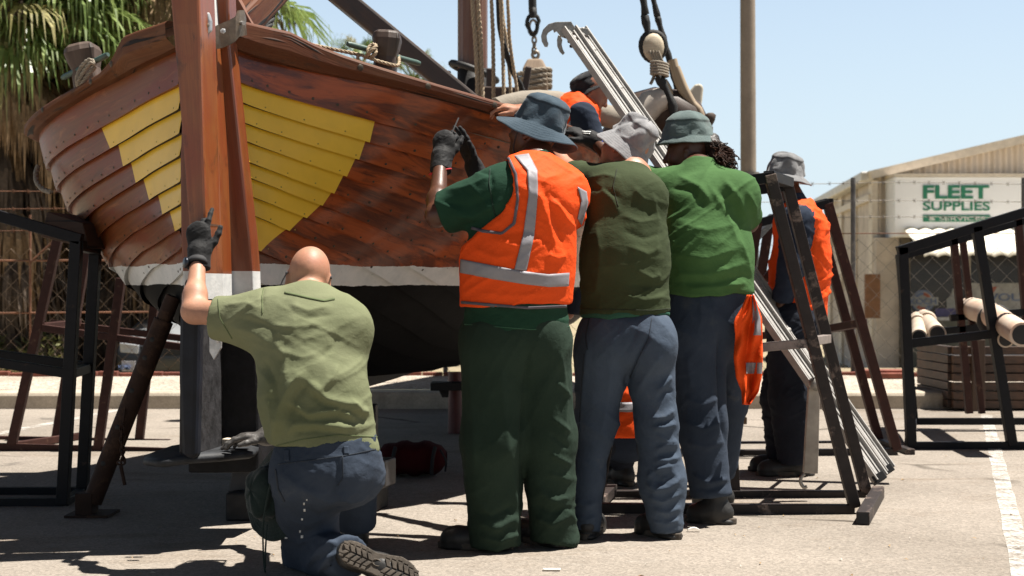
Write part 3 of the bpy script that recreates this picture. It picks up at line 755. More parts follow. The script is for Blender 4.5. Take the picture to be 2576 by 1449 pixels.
cv = MB(); cv.tube(resample([at(1250, 275, 8.9), at(1310, 258, 9.0), at(1400, 258, 9.2), at(1500, 285, 9.4), at(1580, 305, 9.6)], .2), .075, 10)
part(cv, 'canvas_roll', m_cloth('grey_canvas', (.26, .23, .19)), boat)
sy = MB(); sy.tube(resample([at(1318, -700, 14), at(1338, -40, 14), at(1340, 20, 14), at(1342, 44, 14)], .05), .04, 8)
sy.tube([at(1341 + 16 * math.cos(a) * (1 if math.sin(a) > 0 else .7), 62 - 26 * math.sin(a), 14) for a in [6.283 * i / 16 for i in range(16)]], .022, 6, 0, closed=True)
part(sy, 'forestay', M_TARROPE, boat)
sy = MB(); sy.tube([at(1341 + 9 * math.cos(a), 66 - 16 * math.sin(a), 14) for a in [6.283 * i / 12 for i in range(12)]], .014, 6, 0, closed=True)
for i in range(4): sy.tube([at(1344 + (5 if i % 2 else 2) * math.cos(a), 88 + i * 13 - 9 * math.sin(a), 14) for a in [6.283 * j / 10 for j in range(10)]], .011, 5, 0, closed=True)
sy.tube([at(1347 + 8 * math.cos(a), 138 - 9 * math.sin(a), 14) for a in [6.283 * j / 10 for j in range(10)]], .018, 6, 0, closed=True)
part(sy, 'stay_chain', m_plain('galvanised_chain', (.25, .21, .17), .5, .5), boat)
# starboard shrouds and deadeye
SD = 10.0
def pth(pts, d): return resample([at(x, y, d) for x, y in pts], .04)
sh = MB()
p = pth([(1500, -700), (1612, -40), (1622, 40), (1632, 90)], SD); sh.tube(p, [.028 + .005 * math.sin(i * 2.1) for i in range(len(p))], 8)
p = [at(1643 + 28 * math.cos(a) * (1 + .1 * math.sin(a)), 117 - 34 * math.sin(a), SD) for a in [6.283 * i / 20 for i in range(20)]]; sh.tube(p, .026, 8, 0, closed=True)
p = pth([(1470, -700), (1634, -40), (1656, 50), (1676, 120), (1692, 180), (1706, 235)], SD + .2); sh.tube(p, [.022 + .004 * math.sin(i * 1.9) for i in range(len(p))], 8)
p = pth([(1655, 192), (1672, 220), (1688, 255), (1694, 290), (1680, 380), (1655, 465)], SD - .05); sh.tube(p, [.030 + .007 * math.sin(i * 1.7) for i in range(len(p))], 8)
part(sh, 'shroud', M_TARROPE, boat)
de = MB(); a0 = at(1643, 120, SD); de.lathe([(0, -.05), (.05, -.05), (.075, -.03), (.08, 0), (.075, .03), (.05, .05), (0, .05)], 16, Matrix.Translation(a0) @ Matrix.Rotation(R(90), 4, 'X') @ Matrix.Scale(1.3, 4, (0, 1, 0)))
do = part(de, 'deadeye', m_wood('bleached_deadeye', (.52, .43, .30), (.64, .55, .42), rough=.7), boat)
la = MB()
for (x0, x1) in ((1633, 1652), (1641, 1658), (1649, 1664), (1655, 1672)): la.tube([at(x0, 128, SD - .07), at(x1 - 4, 158, SD - .06), at(x1, 185, SD - .05)], .011, 6)
for i in range(5): la.tube([at(1659 + 21 * math.cos(a), 160 + i * 7 + 4 * math.sin(a) + 3 * math.cos(a), SD - .09 + .06 * math.sin(a)) for a in [6.283 * j / 10 for j in range(10)]], .012, 5, 0, closed=True)
la.tube([at(1646, 190, SD), at(1640, 205, SD), at(1636, 212, SD)], .012, 5)
part(la, 'lanyard', M_ROPEG, boat)
ch = MB()
for pts in ([(1668, 205), (1680, 225), (1690, 262), (1700, 285)], [(1700, 170), (1722, 225), (1742, 262), (1752, 290), (1730, 380), (1680, 462)], [(1692, 150), (1708, 210), (1735, 255), (1762, 290), (1740, 360), (1690, 462)]):
    ch.tube(pth(pts, SD + .1), .032, 8)
part(ch, 'chafe_batten', m_wood('bleached_batten', (.30, .22, .14), (.46, .36, .25), rough=.7), boat)
# bow gear behind the crew
pd = MB(); pd.prism([at(1700, 330, 10.4), at(1722, 240, 10.4), at(1748, 212, 10.4), at(1762, 209, 10.4), at(1769, 218, 10.4), at(1766, 250, 10.4), at(1752, 330, 10.4), at(1690, 470, 10.4), at(1680, 470, 10.4)], V(.01, .05, 0)); part(pd, 'oar_blade', m_plain('cream_paint', (.62, .57, .46), .5, var=.08), boat, .015)
bw = MB(); bw.tube([at(1560, 470, 10.0), at(1596, 320, 10.0), at(1640, 258, 10.0), at(1672, 246, 10.0)], [.09, .08, .10, .08], 12); part(bw, 'white_bollard', m_plain('grey_cream_paint', (.48, .43, .37), .5), boat)
cb = MB(); cb.tube(resample([at(1540, 440, 10.2), at(1570, 350, 10.2), at(1610, 288, 10.2), at(1690, 282, 10.2), at(1735, 330, 10.2), at(1720, 440, 10.2)], .2), .17, 12); part(cb, 'anchor_stock', M_BLOCK, boat)
pn = MB(); pn.tube([at(1745, 470, 10), at(1772, 345, 10), at(1778, 322, 10), at(1786, 300, 10), at(1788, 288, 10), at(1788, 284, 10)], [.03, .03, .026, .036, .038, .018], 8); part(pn, 'belaying_pin', M_BLOCKP, boat); pn = MB(); pn.tube([at(1790 + 14 * math.cos(a), 350 - 10 * math.sin(a), 9.9) for a in [6.283 * i / 12 for i in range(12)]], .02, 6, 0, closed=True); part(pn, 'iron_ring', M_IRON, boat)
# ---- steel stands, ladder, rack ---------------------------------------------------------------------------
M_BLK = m_metal_worn('black_steel_paint', (.006, .006, .008), (.045, .03, .024), .55, .63, .1, 9, .22)
M_BRN = m_metal_worn('red_oxide_steel', (.045, .017, .013), (.13, .075, .05), .65, .6, .1, 11, .25)
M_MIX = m_metal_worn('scraped_black_steel', (.026, .019, .017), (.20, .15, .125), .55, .57, .25, 6, .3)
M_RUST = m_metal_worn('rusty_tube', (.030, .015, .010), (.062, .033, .02), .75, .52, .1, 8, .25)
M_ALU = m_plain('scuffed_aluminium', (.36, .345, .325), .6, .1, var=.16, scale=13, bump=.25, bscale=70)
M_ALUD = m_plain('dull_aluminium_hook', (.32, .30, .27), .5, .6, var=.25, scale=30, bump=.3)
M_RUBBER = m_plain('black_rubber', (.02, .02, .022), .8)

def bars(root, name, mat, segs, w=.05, bevel=.003, h=None):
    for sg in segs:
        a, b = sg[0], sg[1]; ww = sg[2] if len(sg) > 2 else w
        mb = MB(); mb.beam(a, b, ww, h or ww); part(mb, name, mat, root, bevel)
G = gnd
# left black stand, partly out of frame
s1 = thing('steel_stand', 'black box-section steel stand in front at far left, its sloping top rail under the hull', 'stand', tuple(G(160, 1272)))
dA, dB = 6.86, 7.25
bars(s1, 'leg', M_BLK, [(at(158, 1268, dA), at(193, 606, dA), .054), (at(207, 1241, dB), at(240, 640, dB), .054), (at(-330, 1268, dA), at(-300, 440, dA), .054), (at(-300, 1241, dB), at(-270, 470, dB), .054)])
bars(s1, 'top_rail', M_BLK, [(at(-300, 457, dA), at(206, 603, dA), .054), (at(-280, 462, dB), at(246, 618, dB), .054), (at(196, 618, dA), at(242, 628, dB), .05)])
bars(s1, 'cross_bar', M_BLK, [(at(-330, 862, dA), at(176, 940, dA), .045), (at(-310, 850, dB), at(224, 922, dB), .045), (at(176, 940, dA), at(222, 925, dB), .045)])
bars(s1, 'base_rail', M_BLK, [(at(-330, 1266, dA), at(160, 1264, dA), .045), (at(-310, 1238, dB), at(206, 1236, dB), .045), (at(160, 1266, dA), at(207, 1238, dB), .045)])
wd = MB(); wd.prism([at(102, 596, 6.95), at(118, 532, 6.95), (at(208, 560, 6.95)), at(224, 625, 6.95)], V(.05, .30, 0)); o = part(wd, 'timber_packer', m_wood('packer_end_grain', (.05, .026, .016), (.095, .05, .03), rough=.7, crack=True), None, .006, base=at(150, 600, 7)); tag(o, 'brown timber packing block wedged between the far left stand and the hull', 'wood block')
# brown stand behind
s2 = thing('steel_stand', 'rusty brown steel A-frame stand on the left, behind the black stand and tilted prop', 'stand', tuple(G(240, 1130)))
d1, d2 = 9.25, 9.95
bars(s2, 'leg', M_BRN, [(at(30, 1118, d1), at(146, 600, d1)), (at(246, 1135, d1), at(305, 700, d1)), (at(141, 1104, d2), at(230, 560, d2)), (at(350, 1112, d2), at(396, 700, d2))], .056)
bars(s2, 'cross_bar', M_BRN, [(at(102, 824, d1), at(540, 884, d1)), (at(128, 812, d2), at(520, 858, d2)), (at(104, 822, d1), at(198, 812, d2))], .046)
bars(s2, 'base_rail', M_BRN, [(at(-60, 1122, d1), at(640, 1142, d1)), (at(-40, 1104, d2), at(640, 1118, d2)), (at(28, 1122, d1), at(205, 1096, d2))], .046)
# tilted prop with chain
pr = thing('boat_prop', 'thick rusty adjustable tube prop with a hanging chain, leaning up under the hull at left', 'prop', tuple(G(222, 1300)))
DP = 6.55
mb = MB(); mb.tube([at(232, 1262, DP), at(412, 806, DP)], .045, 18); part(mb, 'outer_tube', M_RUST, pr)
mb = MB(); mb.tube([at(404, 826, DP), at(436, 746, DP)], .036, 16); part(mb, 'inner_tube', M_RUST, pr)
mb = MB(); mb.prism([at(188, 1242, DP - .05), at(231, 1242, DP - .05), at(231, 1297, DP - .05), at(188, 1297, DP - .05)], V(0, .11, 0)); part(mb, 'socket', M_RUST, pr, .004)
mb = MB(); c = G(222, 1298); mb.box(c + V(.01, .03, .006), (V(.10, 0, 0), V(0, .1, 0), V(0, 0, .006))); part(mb, 'base_plate', M_RUST, pr)
mb = MB()
for i, t in enumerate((.22, .42, .62, .8, .9)):
    p = lerp(at(232, 1262, DP), at(412, 806, DP), t) + V(-.01, -.0445, -.003); n = V(0, -1, .05)
    mb = MB(); rivet(mb, p, n, .013, 0); part(mb, 'pin_hole', M_IRON, pr)
ch = MB(); x0, y0 = 307, 1078
for i in range(7):
    c = at(x0 + i * .4, y0 + i * 13.5, DP - .08)
    if i % 2 == 0: P = [c + V(.010 * math.cos(a), 0, .019 * math.sin(a)) for a in [6.283 * j / 12 for j in range(12)]]
    else: P = [c + V(0, .010 * math.cos(a), .019 * math.sin(a)) for a in [6.283 * j / 12 for j in range(12)]]
    ch.tube(P, .0045, 6, 0, closed=True)
P = [at(305, 1164, DP - .08) + V(.019 * math.cos(a), 0, .010 * math.sin(a)) for a in [6.283 * j / 12 for j in range(12)]]; ch.tube(P, .0045, 6, 0, closed=True)
ch.tube([at(304, 1172, DP - .08), at(314, 1220, DP - .08)], .0085, 8); ch.tube([at(318, 1010, DP - .03), at(310, 1066, DP - .075)], .004, 6)
part(ch, 'chain', M_RUST, pr)
mb = MB(); mb.bb(-1.62, -1.2, 6.48, 6.62, .90, .93); 
# right-hand A-frame, front
s3 = thing('steel_stand', 'worn black A-frame stand with bare scraped patches, standing in front of the ladder', 'stand', tuple(G(2150, 1295)))
e1, e2 = 6.62, 7.15
bars(s3, 'leg', M_MIX, [(at(2150, 1276, e1), at(1936, 440, e1)), (at(2180, 1244, e2), at(1981, 466, e2)), (at(1500, 1270, e1 + .1), at(1640, 470, e1 + .1)), (at(1848, 1238, e2 + .02), at(1800, 470, e2))], .052)
bars(s3, 'top_rail', M_BLK, [(at(1640, 486, e1 + .1), at(1944, 446, e1), .05), (at(1700, 505, e2), at(1990, 466, e2), .05), (at(1934, 443, e1), at(1985, 460, e2), .05)])
bars(s3, 'cross_bar', m_metal_worn('scraped_bare_bar', (.22, .18, .16), (.05, .04, .04), .5, .56, .2, 12), [(at(1570, 905, e1 + .06), at(2046, 862, e1), .042), (at(2044, 858, e1), at(2082, 852, e2), .042)])
bars(s3, 'base_rail', M_MIX, [(at(1508, 1278, e1 + .02), at(2148, 1282, e1), .048), (at(1500, 1245, e2), at(2176, 1246, e2), .048), (at(1505, 1266, e1 + .1), at(1540, 1230, e2), .05)])
mb = MB(); a, b = G(2140, 1312, .0) + V(.03, -.10, .03), G(2195, 1258, .0) + V(0.05, .08, .03); mb.beam(a, b, .058, .058); o = part(mb, 'foot_tube', M_MIX, s3, .004)
mb = MB(); d_ = (b - a).normalized(); mb.beam(a - d_ * .001, a + d_ * .01, .045, .045); part(mb, 'tube_mouth', M_RUBBER, o)
# second A-frame
s4 = thing('steel_stand', 'dark red-brown A-frame stand standing behind the man with the navy sleeves', 'stand', tuple(G(2250, 1140)))
f1, f2 = 9.0, 9.75
bars(s4, 'leg', M_BRN, [(at(2256, 1132, f1), at(2082, 512, f1)), (at(2212, 1112, f2), at(2052, 525, f2)), (at(1815, 1140, f1), at(1905, 560, f1)), (at(1850, 1120, f2), at(1935, 560, f2))], .058)
bars(s4, 'top_rail', M_BLK, [(at(1898, 596, f1), at(1945, 548, f2)), (at(1890, 566, f1), at(2085, 512, f1)), (at(2044, 520, f2), at(2086, 510, f1))], .055)
bars(s4, 'cross_bar', M_BRN, [(at(2082, 828, f2), at(2172, 812, f1)), (at(1860, 850, f2), at(2140, 822, f2))], .05)
bars(s4, 'base_rail', M_MIX, [(at(1800, 1142, f1), at(2256, 1138, f1)), (at(1840, 1120, f2), at(2215, 1118, f2)), (at(2196, 1108, f2 + .1), at(2292, 1140, f1))], .052)
# ladder: two nested aluminium stiles with hooks
ld = thing('extension_ladder', 'long scuffed aluminium ladder with two hooks at its top, leaning up over the boat', 'ladder', tuple(G(2215, 1215)))
def stile(pts_px, d_top, d_bot, w, h, name, back=None):
    (xt, yt), (xb, yb) = pts_px; a, b = at(xt, yt, d_top), at(xb, yb, d_bot)
    mb = MB(); d = (b - a).normalized(); q_ = V(.62, -.72, .42); x = q_ - d * q_.dot(d); x.normalize(); y = d.cross(x)
    # channel with ribs: web + lips
    mb.box((a + b) / 2, (d * (b - a).length / 2, y * w / 2, x * h * .18))
    for o_ in (-.5, -.18, .18, .5):
        mb.box((a + b) / 2 + y * o_ * w * .93 + x * h * .26, (d * (b - a).length / 2 * .999, y * w * .05, x * h * (.24 if abs(o_) > .4 else .04)))
    return part(mb, name, M_ALU, ld, .0015), a, b, d, x, y
dT, dB2 = 8.1, 7.35
stA, a1, b1, dd1, x1, y1 = stile(((1428, 72), (2212, 1206)), dT, dB2 - .05, .105, .06, 'stile')
stB, a2, b2, dd2, x2, y2 = stile(((1458, 72), (2236, 1184)), dT + .32, dB2 + .30, .085, .05, 'stile')
mb = MB(); mb.beam(b1 - dd1 * .03, b1 + dd1 * .014, .068, .11, V(0, 1, 0)); part(mb, 'rubber_foot', M_RUBBER, stA, .004)
mb = MB(); mb.beam(b2 - dd2 * .03, b2 + dd2 * .014, .05, .09, V(0, 1, 0)); part(mb, 'rubber_foot', M_RUBBER, stB, .004)
L = (b1 - a1).length
for i in range(int(L / .28)):
    t = (.16 + i * .28) / L
    mb = MB(); mb.tube([lerp(a1, b1, t), lerp(a2, b2, t)], .014, 8); part(mb, 'rung', M_ALU, ld)
def hookplate(pts, d, name='hook'):
    mb = MB(); mb.prism([at(x, y, d) for x, y in pts], V(0, .012, 0)); return part(mb, name, M_ALUD, ld, .002)
hookplate([(1428, 98), (1411, 92), (1400, 78), (1394, 82), (1391, 74), (1379, 82), (1375, 90), (1377, 103), (1380, 110), (1377, 118), (1370, 117), (1363, 104), (1361, 90), (1366, 74), (1380, 60), (1398, 55), (1437, 54), (1447, 70)], dT - .03)
hookplate([(1410, 90), (1415, 100), (1413, 112), (1416, 124), (1421, 133), (1416, 138), (1408, 130), (1402, 116), (1401, 100), (1404, 88)], dT + .0)
hookplate([(1452, 72), (1464, 70), (1478, 72), (1486, 84), (1470, 96)], dT + .29)
for (x, y) in [(1424, 92), (1432, 104), (1441, 86), (1430, 84), (1450, 98), (1437, 116)]: mb = MB(); rivet(mb, at(x, y, dT - .034), V(0, -1, .1), .012, 0); part(mb, 'bolt', M_RUST, ld)
for (x, y) in [(1471, 92), (1482, 115)]: mb = MB(); rivet(mb, at(x, y, dT + .25), V(0, -1, .1), .012, 0); part(mb, 'bolt', M_RUST, ld)
# folding stay of the ladder with end hook
fs = thing('ladder_leg', 'short grey folding ladder leg hanging upright with a small hook at its foot', 'ladder leg', tuple(G(2040, 1215)))
mb = MB(); mb.prism([at(2035, 968, 7.0), at(2064, 964, 7.0), at(2058, 1192, 7.0), at(2022, 1190, 7.0)], V(0, .035, 0)); part(mb, 'arm', m_plain('grey_plate', (.36, .32, .27), .55, .4, var=.2), fs, .003)
mb = MB(); mb.lathe([(0, -.02), (.032, -.02), (.032, .055), (0, .055)], 18, Matrix.Translation(at(2050, 966, 7.0)) @ Matrix.Rotation(R(90), 4, 'X')); part(mb, 'pivot', M_ALUD, fs)
mb = MB(); P = [at(2024, 1192, 7.02), at(2016, 1200, 7.02), at(2014, 1214, 7.02), at(2022, 1226, 7.02), at(2030, 1224, 7.02)]; mb.tube(resample(P, .01), .009, 8); part(mb, 'hook', M_ALUD, fs)
# right-hand rack with pipes
rk = thing('steel_rack', 'black steel rack at far right with sloping top rail, pipes resting on its shelf', 'rack', tuple(G(2290, 1125)))
g1, g2 = 9.35, 10.6
bars(rk, 'post', M_BLK, [(at(2292, 1122, g1), at(2270, 622, g1), .062), (at(2546, 1122, g1), at(2456, 570, g1), .062), (at(2300, 1060, g2), at(2262, 640, g2), .05), (at(2800, 1122, g1), at(2740, 480, g1), .062)])
bars(rk, 'back_post', M_BRN, [(at(2438, 1040, g2), at(2398, 592, g2), .05), (at(2470, 1040, g2 + .1), at(2420, 590, g2 + .1), .045), (at(2600, 1040, g2), at(2560, 545, g2), .05)])
bars(rk, 'top_rail', M_BLK, [(at(2258, 632, g1), at(2760, 478, g1), .062), (at(2262, 648, g2), at(2700, 520, g2), .05)])
bars(rk, 'shelf_rail', M_BLK, [(at(2282, 865, g1), at(2800, 805, g1), .055), (at(2280, 842, g2), at(2700, 800, g2), .05), (at(2390, 800, g2), at(2700, 775, g2), .05)])
bars(rk, 'base_rail', M_BLK, [(at(2288, 1121, g1), at(2800, 1121, g1), .05), (at(2296, 1060, g2), at(2700, 1060, g2), .05), (at(2290, 1118, g1), at(2298, 1058, g2), .05)])
M_PIPE = m_plain('pale_clay_pipe', (.40, .31, .23), .75, var=.25, scale=6, bump=.3, c2=(.5, .42, .34))
M_PIPER = m_plain('reddish_clay_pipe', (.52, .35, .25), .7, var=.2, scale=5, bump=.3, c2=(.58, .48, .39))
def pipe(pts, rs, mat, label, coll=None):
    P = [Vector(p) for p in pts]; o = thing('pipe', label, 'pipe', tuple(P[-1]), 'pipes on the rack')
    mb = MB(); mb.tube(P, rs, 18); part(mb, 'barrel', mat, o)
    mb = MB(); d = (P[-1] - P[-2]).normalized(); mb.tube([P[-1] - d * .02, P[-1] + d * .003], rs[-1] * .8, 18); part(mb, 'dark_bore', M_RUBBER, o)
    for f, k in (coll or []):
        c = lerp(P[0], P[-1], f); mb = MB(); d = (P[-1] - P[0]).normalized(); mb.tube([c - d * .03, c - d * .015, c + d * .015, c + d * .03], [k * .85, k, k, k * .85], 18); part(mb, 'collar', M_RUBBER if k > .1 else M_PIPE, o)
pipe([at(2306, 800, 10.9), at(2311, 822, 10.3), at(2312, 848, 9.45)], [.05, .052, .052], M_PIPE, 'pale pipe with cream collar, leftmost on the rack shelf', [(.25, .066)])
pipe([at(2324, 796, 10.9), at(2340, 818, 10.3), at(2358, 840, 9.5)], [.055, .058, .06], M_PIPE, 'pale pipe with cream collar, second from the left on the rack shelf', [(.25, .072)])
pipe([at(2440, 775, 10.8), at(2490, 790, 9.9), at(2572, 842, 8.9)], [.085, .085, .078], M_PIPER, 'thick reddish pipe with black ring, pointing out over the rack edge', [(.52, .118)])
pipe([at(2500, 830, 9.9), at(2530, 855, 9.3)], [.055, .052], M_PIPE, 'short ribbed pale pipe under the thick reddish pipe', [(.5, .06), (.75, .06)])
# burnt timber crate
cr = thing('timber_crate', 'dark scorched timber plank crate standing behind the far right rack', 'crate', tuple(G(2460, 1032)))
M_BURN = m_wood('scorched_planks', (.028, .017, .012), (.075, .045, .03), (.12, .06, .035), .7, .1, .3, gs=(1.5, 20), dark=(.012, .01, .01), bump=.6)
mb = MB(); y = 12.35
for i in range(7):
    z0 = .02 + i * .078; mb.bb(3.83, 5.6, y - .012 * (i % 2), y + .05, z0, z0 + .07)
    mb.bb(3.80, 3.85, y + .06, y + 1.0, z0, z0 + .07)
part(mb, 'side_planks', M_BURN, cr, .004)
mb = MB(); mb.bb(3.86, 5.58, y + .06, y + .9, .3, .46); part(mb, 'contents', M_IRON, cr)
M_BAT = m_wood('crate_batten', (.06, .035, .024), (.12, .08, .055), rough=.8)
for x in (3.98, 4.9): mb = MB(); mb.bb(x, x + .11, y - .06, y - .02, 0, .62); part(mb, 'batten', M_BAT, cr, .004)
# things under the boat
kb_ = thing('keel_block', 'dark steel block under the rudder fin and keel, beside the kneeling man', 'support block', tuple(G(690, 1310)))
mb = MB(); mb.prism([at(566, 1240, 6.4), at(900, 1240, 6.4), at(900, 1312, 6.4), at(566, 1312, 6.4)], V(.1, .45, 0)); part(mb, 'base', M_IRON, kb_, .01)
mb = MB(); mb.prism([at(585, 1168, 6.5), at(940, 1168, 6.5), at(940, 1240, 6.5), at(570, 1240, 6.5)], V(.08, .3, 0)); part(mb, 'bearer', m_plain('steel_grey_bearer', (.045, .043, .045), .5, .2, var=.4), kb_, .01)
mb = MB(); mb.prism([at(905, 1020, 6.75), at(945, 1020, 6.75), at(945, 1300, 6.75), at(905, 1300, 6.75)], V(.0, .12, 0)); o = part(mb, 'support_post', M_IRON, None, .006, base=G(925, 1296)); tag(o, 'dark upright steel post under the keel, right of the kneeling man', 'post')
tp = thing('trailer_jack', 'red-brown upright jack post with black bracket, standing under the boat', 'jack', tuple(G(1150, 1092)))
mb = MB(); mb.tube([G(1146, 1090), at(1146, 935, 10.4)], .055, 16); part(mb, 'post', m_plain('red_paint_post', (.10, .02, .016), .5), tp)
mb = MB(); mb.bb(-.58, -.34, 10.1, 10.3, .33, .385); mb.prism([at(1100, 972, 10.2), at(1130, 972, 10.2), at(1128, 1000, 10.2), at(1112, 1000, 10.2)], V(0, .05, 0)); part(mb, 'bracket', M_IRON, tp, .004)
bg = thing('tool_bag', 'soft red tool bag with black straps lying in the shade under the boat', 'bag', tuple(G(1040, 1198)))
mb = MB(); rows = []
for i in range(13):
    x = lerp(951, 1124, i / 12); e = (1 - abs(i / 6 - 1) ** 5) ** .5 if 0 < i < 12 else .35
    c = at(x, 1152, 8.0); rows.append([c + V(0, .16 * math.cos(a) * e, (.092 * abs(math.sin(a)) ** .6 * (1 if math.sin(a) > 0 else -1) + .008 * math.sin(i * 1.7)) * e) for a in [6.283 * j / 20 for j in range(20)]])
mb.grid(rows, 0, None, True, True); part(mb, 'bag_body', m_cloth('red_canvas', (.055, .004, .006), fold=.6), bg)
for x in (985, 1085): mb = MB(); mb.tube(resample([at(x, 1195, 7.83), at(x + 4, 1150, 7.82), at(x + 10, 1125, 7.85)], .02), .012, 6); part(mb, 'strap', M_RUBBER, bg)
mb = MB(); mb.tube(resample([at(1108, 1132, 7.84), at(1122, 1160, 7.8), at(1120, 1185, 7.84)], .02), .006, 6); part(mb, 'zip_cord', M_RUBBER, bg)
mb = MB(); mb.beam(at(1845, 1058, 9.2), at(1878, 1058, 9.2), .04, .045); o = part(mb, 'timber_offcut', m_wood('offcut', (.13, .08, .04), (.2, .13, .07), rough=.8), None, .003, base=at(1862, 1058, 9.2)); tag(o, 'short brown timber offcut on the asphalt right of the long-haired man', 'wood offcut')
# litter: paper scraps and leaves on the asphalt
for (x, y, w, h, l) in ((1388, 1436, 44, 7, 'thin white paper strip lying at the bottom centre of the asphalt'), (1745, 1338, 32, 16, 'curled white paper scrap behind the heel of the grey-hatted man')):
    c = G(x, y); mb = MB(); k = w / F * c.y / 2
    mb.grid([[c + V(k * (2 * i / 8 - 1), k * .35 * (2 * j - 1) , .006 + .012 * (1 - (2 * i / 8 - 1) ** 2) * (h > 10)) for j in (0, 1)] for i in range(9)]); o = part(mb, 'paper_scrap', m_plain('paper', (.75, .73, .68), .8, var=.05), None, base=c); tag(o, l, 'paper')
    sd = o.modifiers.new('Solid', 'SOLIDIFY'); sd.thickness = .002
rl = random.Random(3); mb = MB()
for i in range(260):
    px, py = rl.uniform(-50, 2620), 760 + 735 * rl.random() ** .8 + 260
    if py > 1480: continue
    c = G(px, py, .004); a = rl.uniform(0, 6.28); k = rl.uniform(.004, .016); q = rl.uniform(.15, .5)
    x, y = V(math.cos(a), math.sin(a), 0) * k, V(-math.sin(a), math.cos(a), 0) * k * q
    mb.add([c - x, c - y + V(0, 0, .004), c + x, c + y + V(0, 0, .006)], [(0, 1, 2, 3)], rl.choice([0, 0, 1]))
o = part(mb, 'leaf_litter', [m_plain('dry_leaf', (.30, .2, .1), .9), m_plain('pale_grit', (.5, .46, .4), .9)]); o['kind'] = 'stuff'
# ---- fence, verge, shed, car, palms --------------------------------------------------------------------
YF = 15.0
M_GALV = m_plain('galvanised_wire', (.24, .22, .195), .6, .2, var=.25)
M_GALVP = m_plain('galvanised_post', (.13, .125, .12), .6, .3, var=.3)
M_RWIRE = m_plain('rusty_wire', (.17, .075, .04), .8, .0, var=.3)
def fence(x0, x1, label, ztop, posts, barbs, mesh_mat, rails=()):
    f = thing('chain_link_fence', label, 'fence', ((x0 + x1) / 2, YF, .1))
    mb = MB(); pit = .098; z0 = .12; n = int((x1 - x0) / pit); rowsn = int((ztop - z0) / pit)
    for i in range(n):
        x = x0 + i * pit; pts = []
        for j in range(rowsn * 1 + 1):
            pts.append(V(x + (pit / 2 if (i + j) % 2 else -pit / 2) * 1.06, YF + (.006 if j % 2 else -.006), z0 + j * pit / 1))
        mb.tube(pts, .0036, 3, cap=False)
        # the twisted ends standing up
    part(mb, 'wire_mesh', mesh_mat, f)
    for px, top in posts:
        x = (px - CX) / F * YF; mb = MB(); mb.tube([V(x, YF + .05, -.3), V(x, YF + .05, top)], .026, 10); part(mb, 'post', M_GALVP, f)
    for pts in barbs:
        mb = MB(); P = [V((px - CX) / F * (YF + .03), YF + .03, HC + (HY - py) / F * YF) for px, py in pts]; P = resample(P, .3)
        mb.tube(P, .0035, 4)
        for k in range(len(P) * 2):
            c = lerp(P[k // 2], P[min(k // 2 + 1, len(P) - 1)], (k % 2) * .5); mb.tube([c + V(-.012, 0, .022), c + V(.012, 0, -.022)], .003, 3); mb.tube([c + V(.012, -.006, .02), c + V(-.01, .006, -.02)], .003, 3)
        part(mb, 'barbed_wire', M_RWIRE if px < 1300 else M_GALV, f)
    for (pa, pb, r) in rails:
        mb = MB(); mb.tube([V((pa[0] - CX) / F * (YF + .04), YF + .04, HC + (HY - pa[1]) / F * YF), V((pb[0] - CX) / F * (YF + .04), YF + .04, HC + (HY - pb[1]) / F * YF)], r, 6); part(mb, 'rail', M_RWIRE, f)
fence(-7.0, 1.2, 'rusty chain-link fence with barbed strands in front of the palm trunks on the left', 1.58, [(-300, 2.0), (520, 2.1), (1120, 2.1)],
      [[(-400, 478), (200, 481), (500, 478)], [(-400, 530), (200, 524), (500, 528)], [(-400, 585), (200, 579), (500, 584)]], m_plain('rusty_mesh', (.20, .145, .10), .75, .1, var=.3),
      [((-300, 656), (480, 654), .012), ((76, 540), (76, 945), .012), ((-300, 790), (480, 784), .011), ((76, 660), (200, 545), .011)])
fence(1.25, 7.0, 'grey chain-link fence with barbed strands in front of the shed on the right', 1.66, [(1905, 1.9), (2149, 2.24), (2580, 2.24)],
      [[(1500, 470), (2000, 463), (2300, 458), (2700, 466)], [(1500, 515), (2000, 507), (2300, 504), (2700, 510)], [(1500, 552), (2000, 548), (2300, 545), (2700, 550)]], M_GALV, [((1500, 588), (2700, 586), .006)])
# brick edging, loose bricks
bm_ = m_plain('red_brick', (.20, .062, .04), .85, var=.3, scale=7, bump=.5)
ed = MB(); x = -9.0; rb_ = random.Random(2)
while x < 9:
    w = rb_.uniform(.2, .24); ed.bb(x, x + w - .012, 14.86, 14.96, .12, .19 + rb_.uniform(-.008, .012)); x += w
o = part(ed, 'brick_edging', bm_, None, .006, base=(0, 14.9, .12)); tag(o, 'low line of red bricks along the foot of the chain-link fence', 'edging')
cb_ = MB(); cb_.bb(3.58, 4.05, 14.5, 14.75, .155, .235); cb_.bb(3.72, 4.02, 14.4, 14.5, .155, .21); o = part(cb_, 'loose_bricks', bm_, None, .008, base=(3.8, 14.6, .15)); tag(o, 'small pile of loose red bricks on the gravel by the right rack', 'bricks')

# concrete pole
pm = MB(); P0 = at(1885, 735, 17.0); P0.z = -.5; pm.tube([P0, P0 + V(-.035, 0, 9)], [.10, .082], 20); o = part(pm, 'power_pole', m_concrete('pole_concrete', (.33, .27, .21), 2), None, 0, base=P0); tag(o, 'tall plain grey-brown concrete pole behind the long-haired man', 'pole')
po = MB(); po.lathe([(.115, -.02), (.115, .03)], 16, Matrix.Translation(at(1886, 440, 17)))
part(po, 'strap', M_GALV, o)

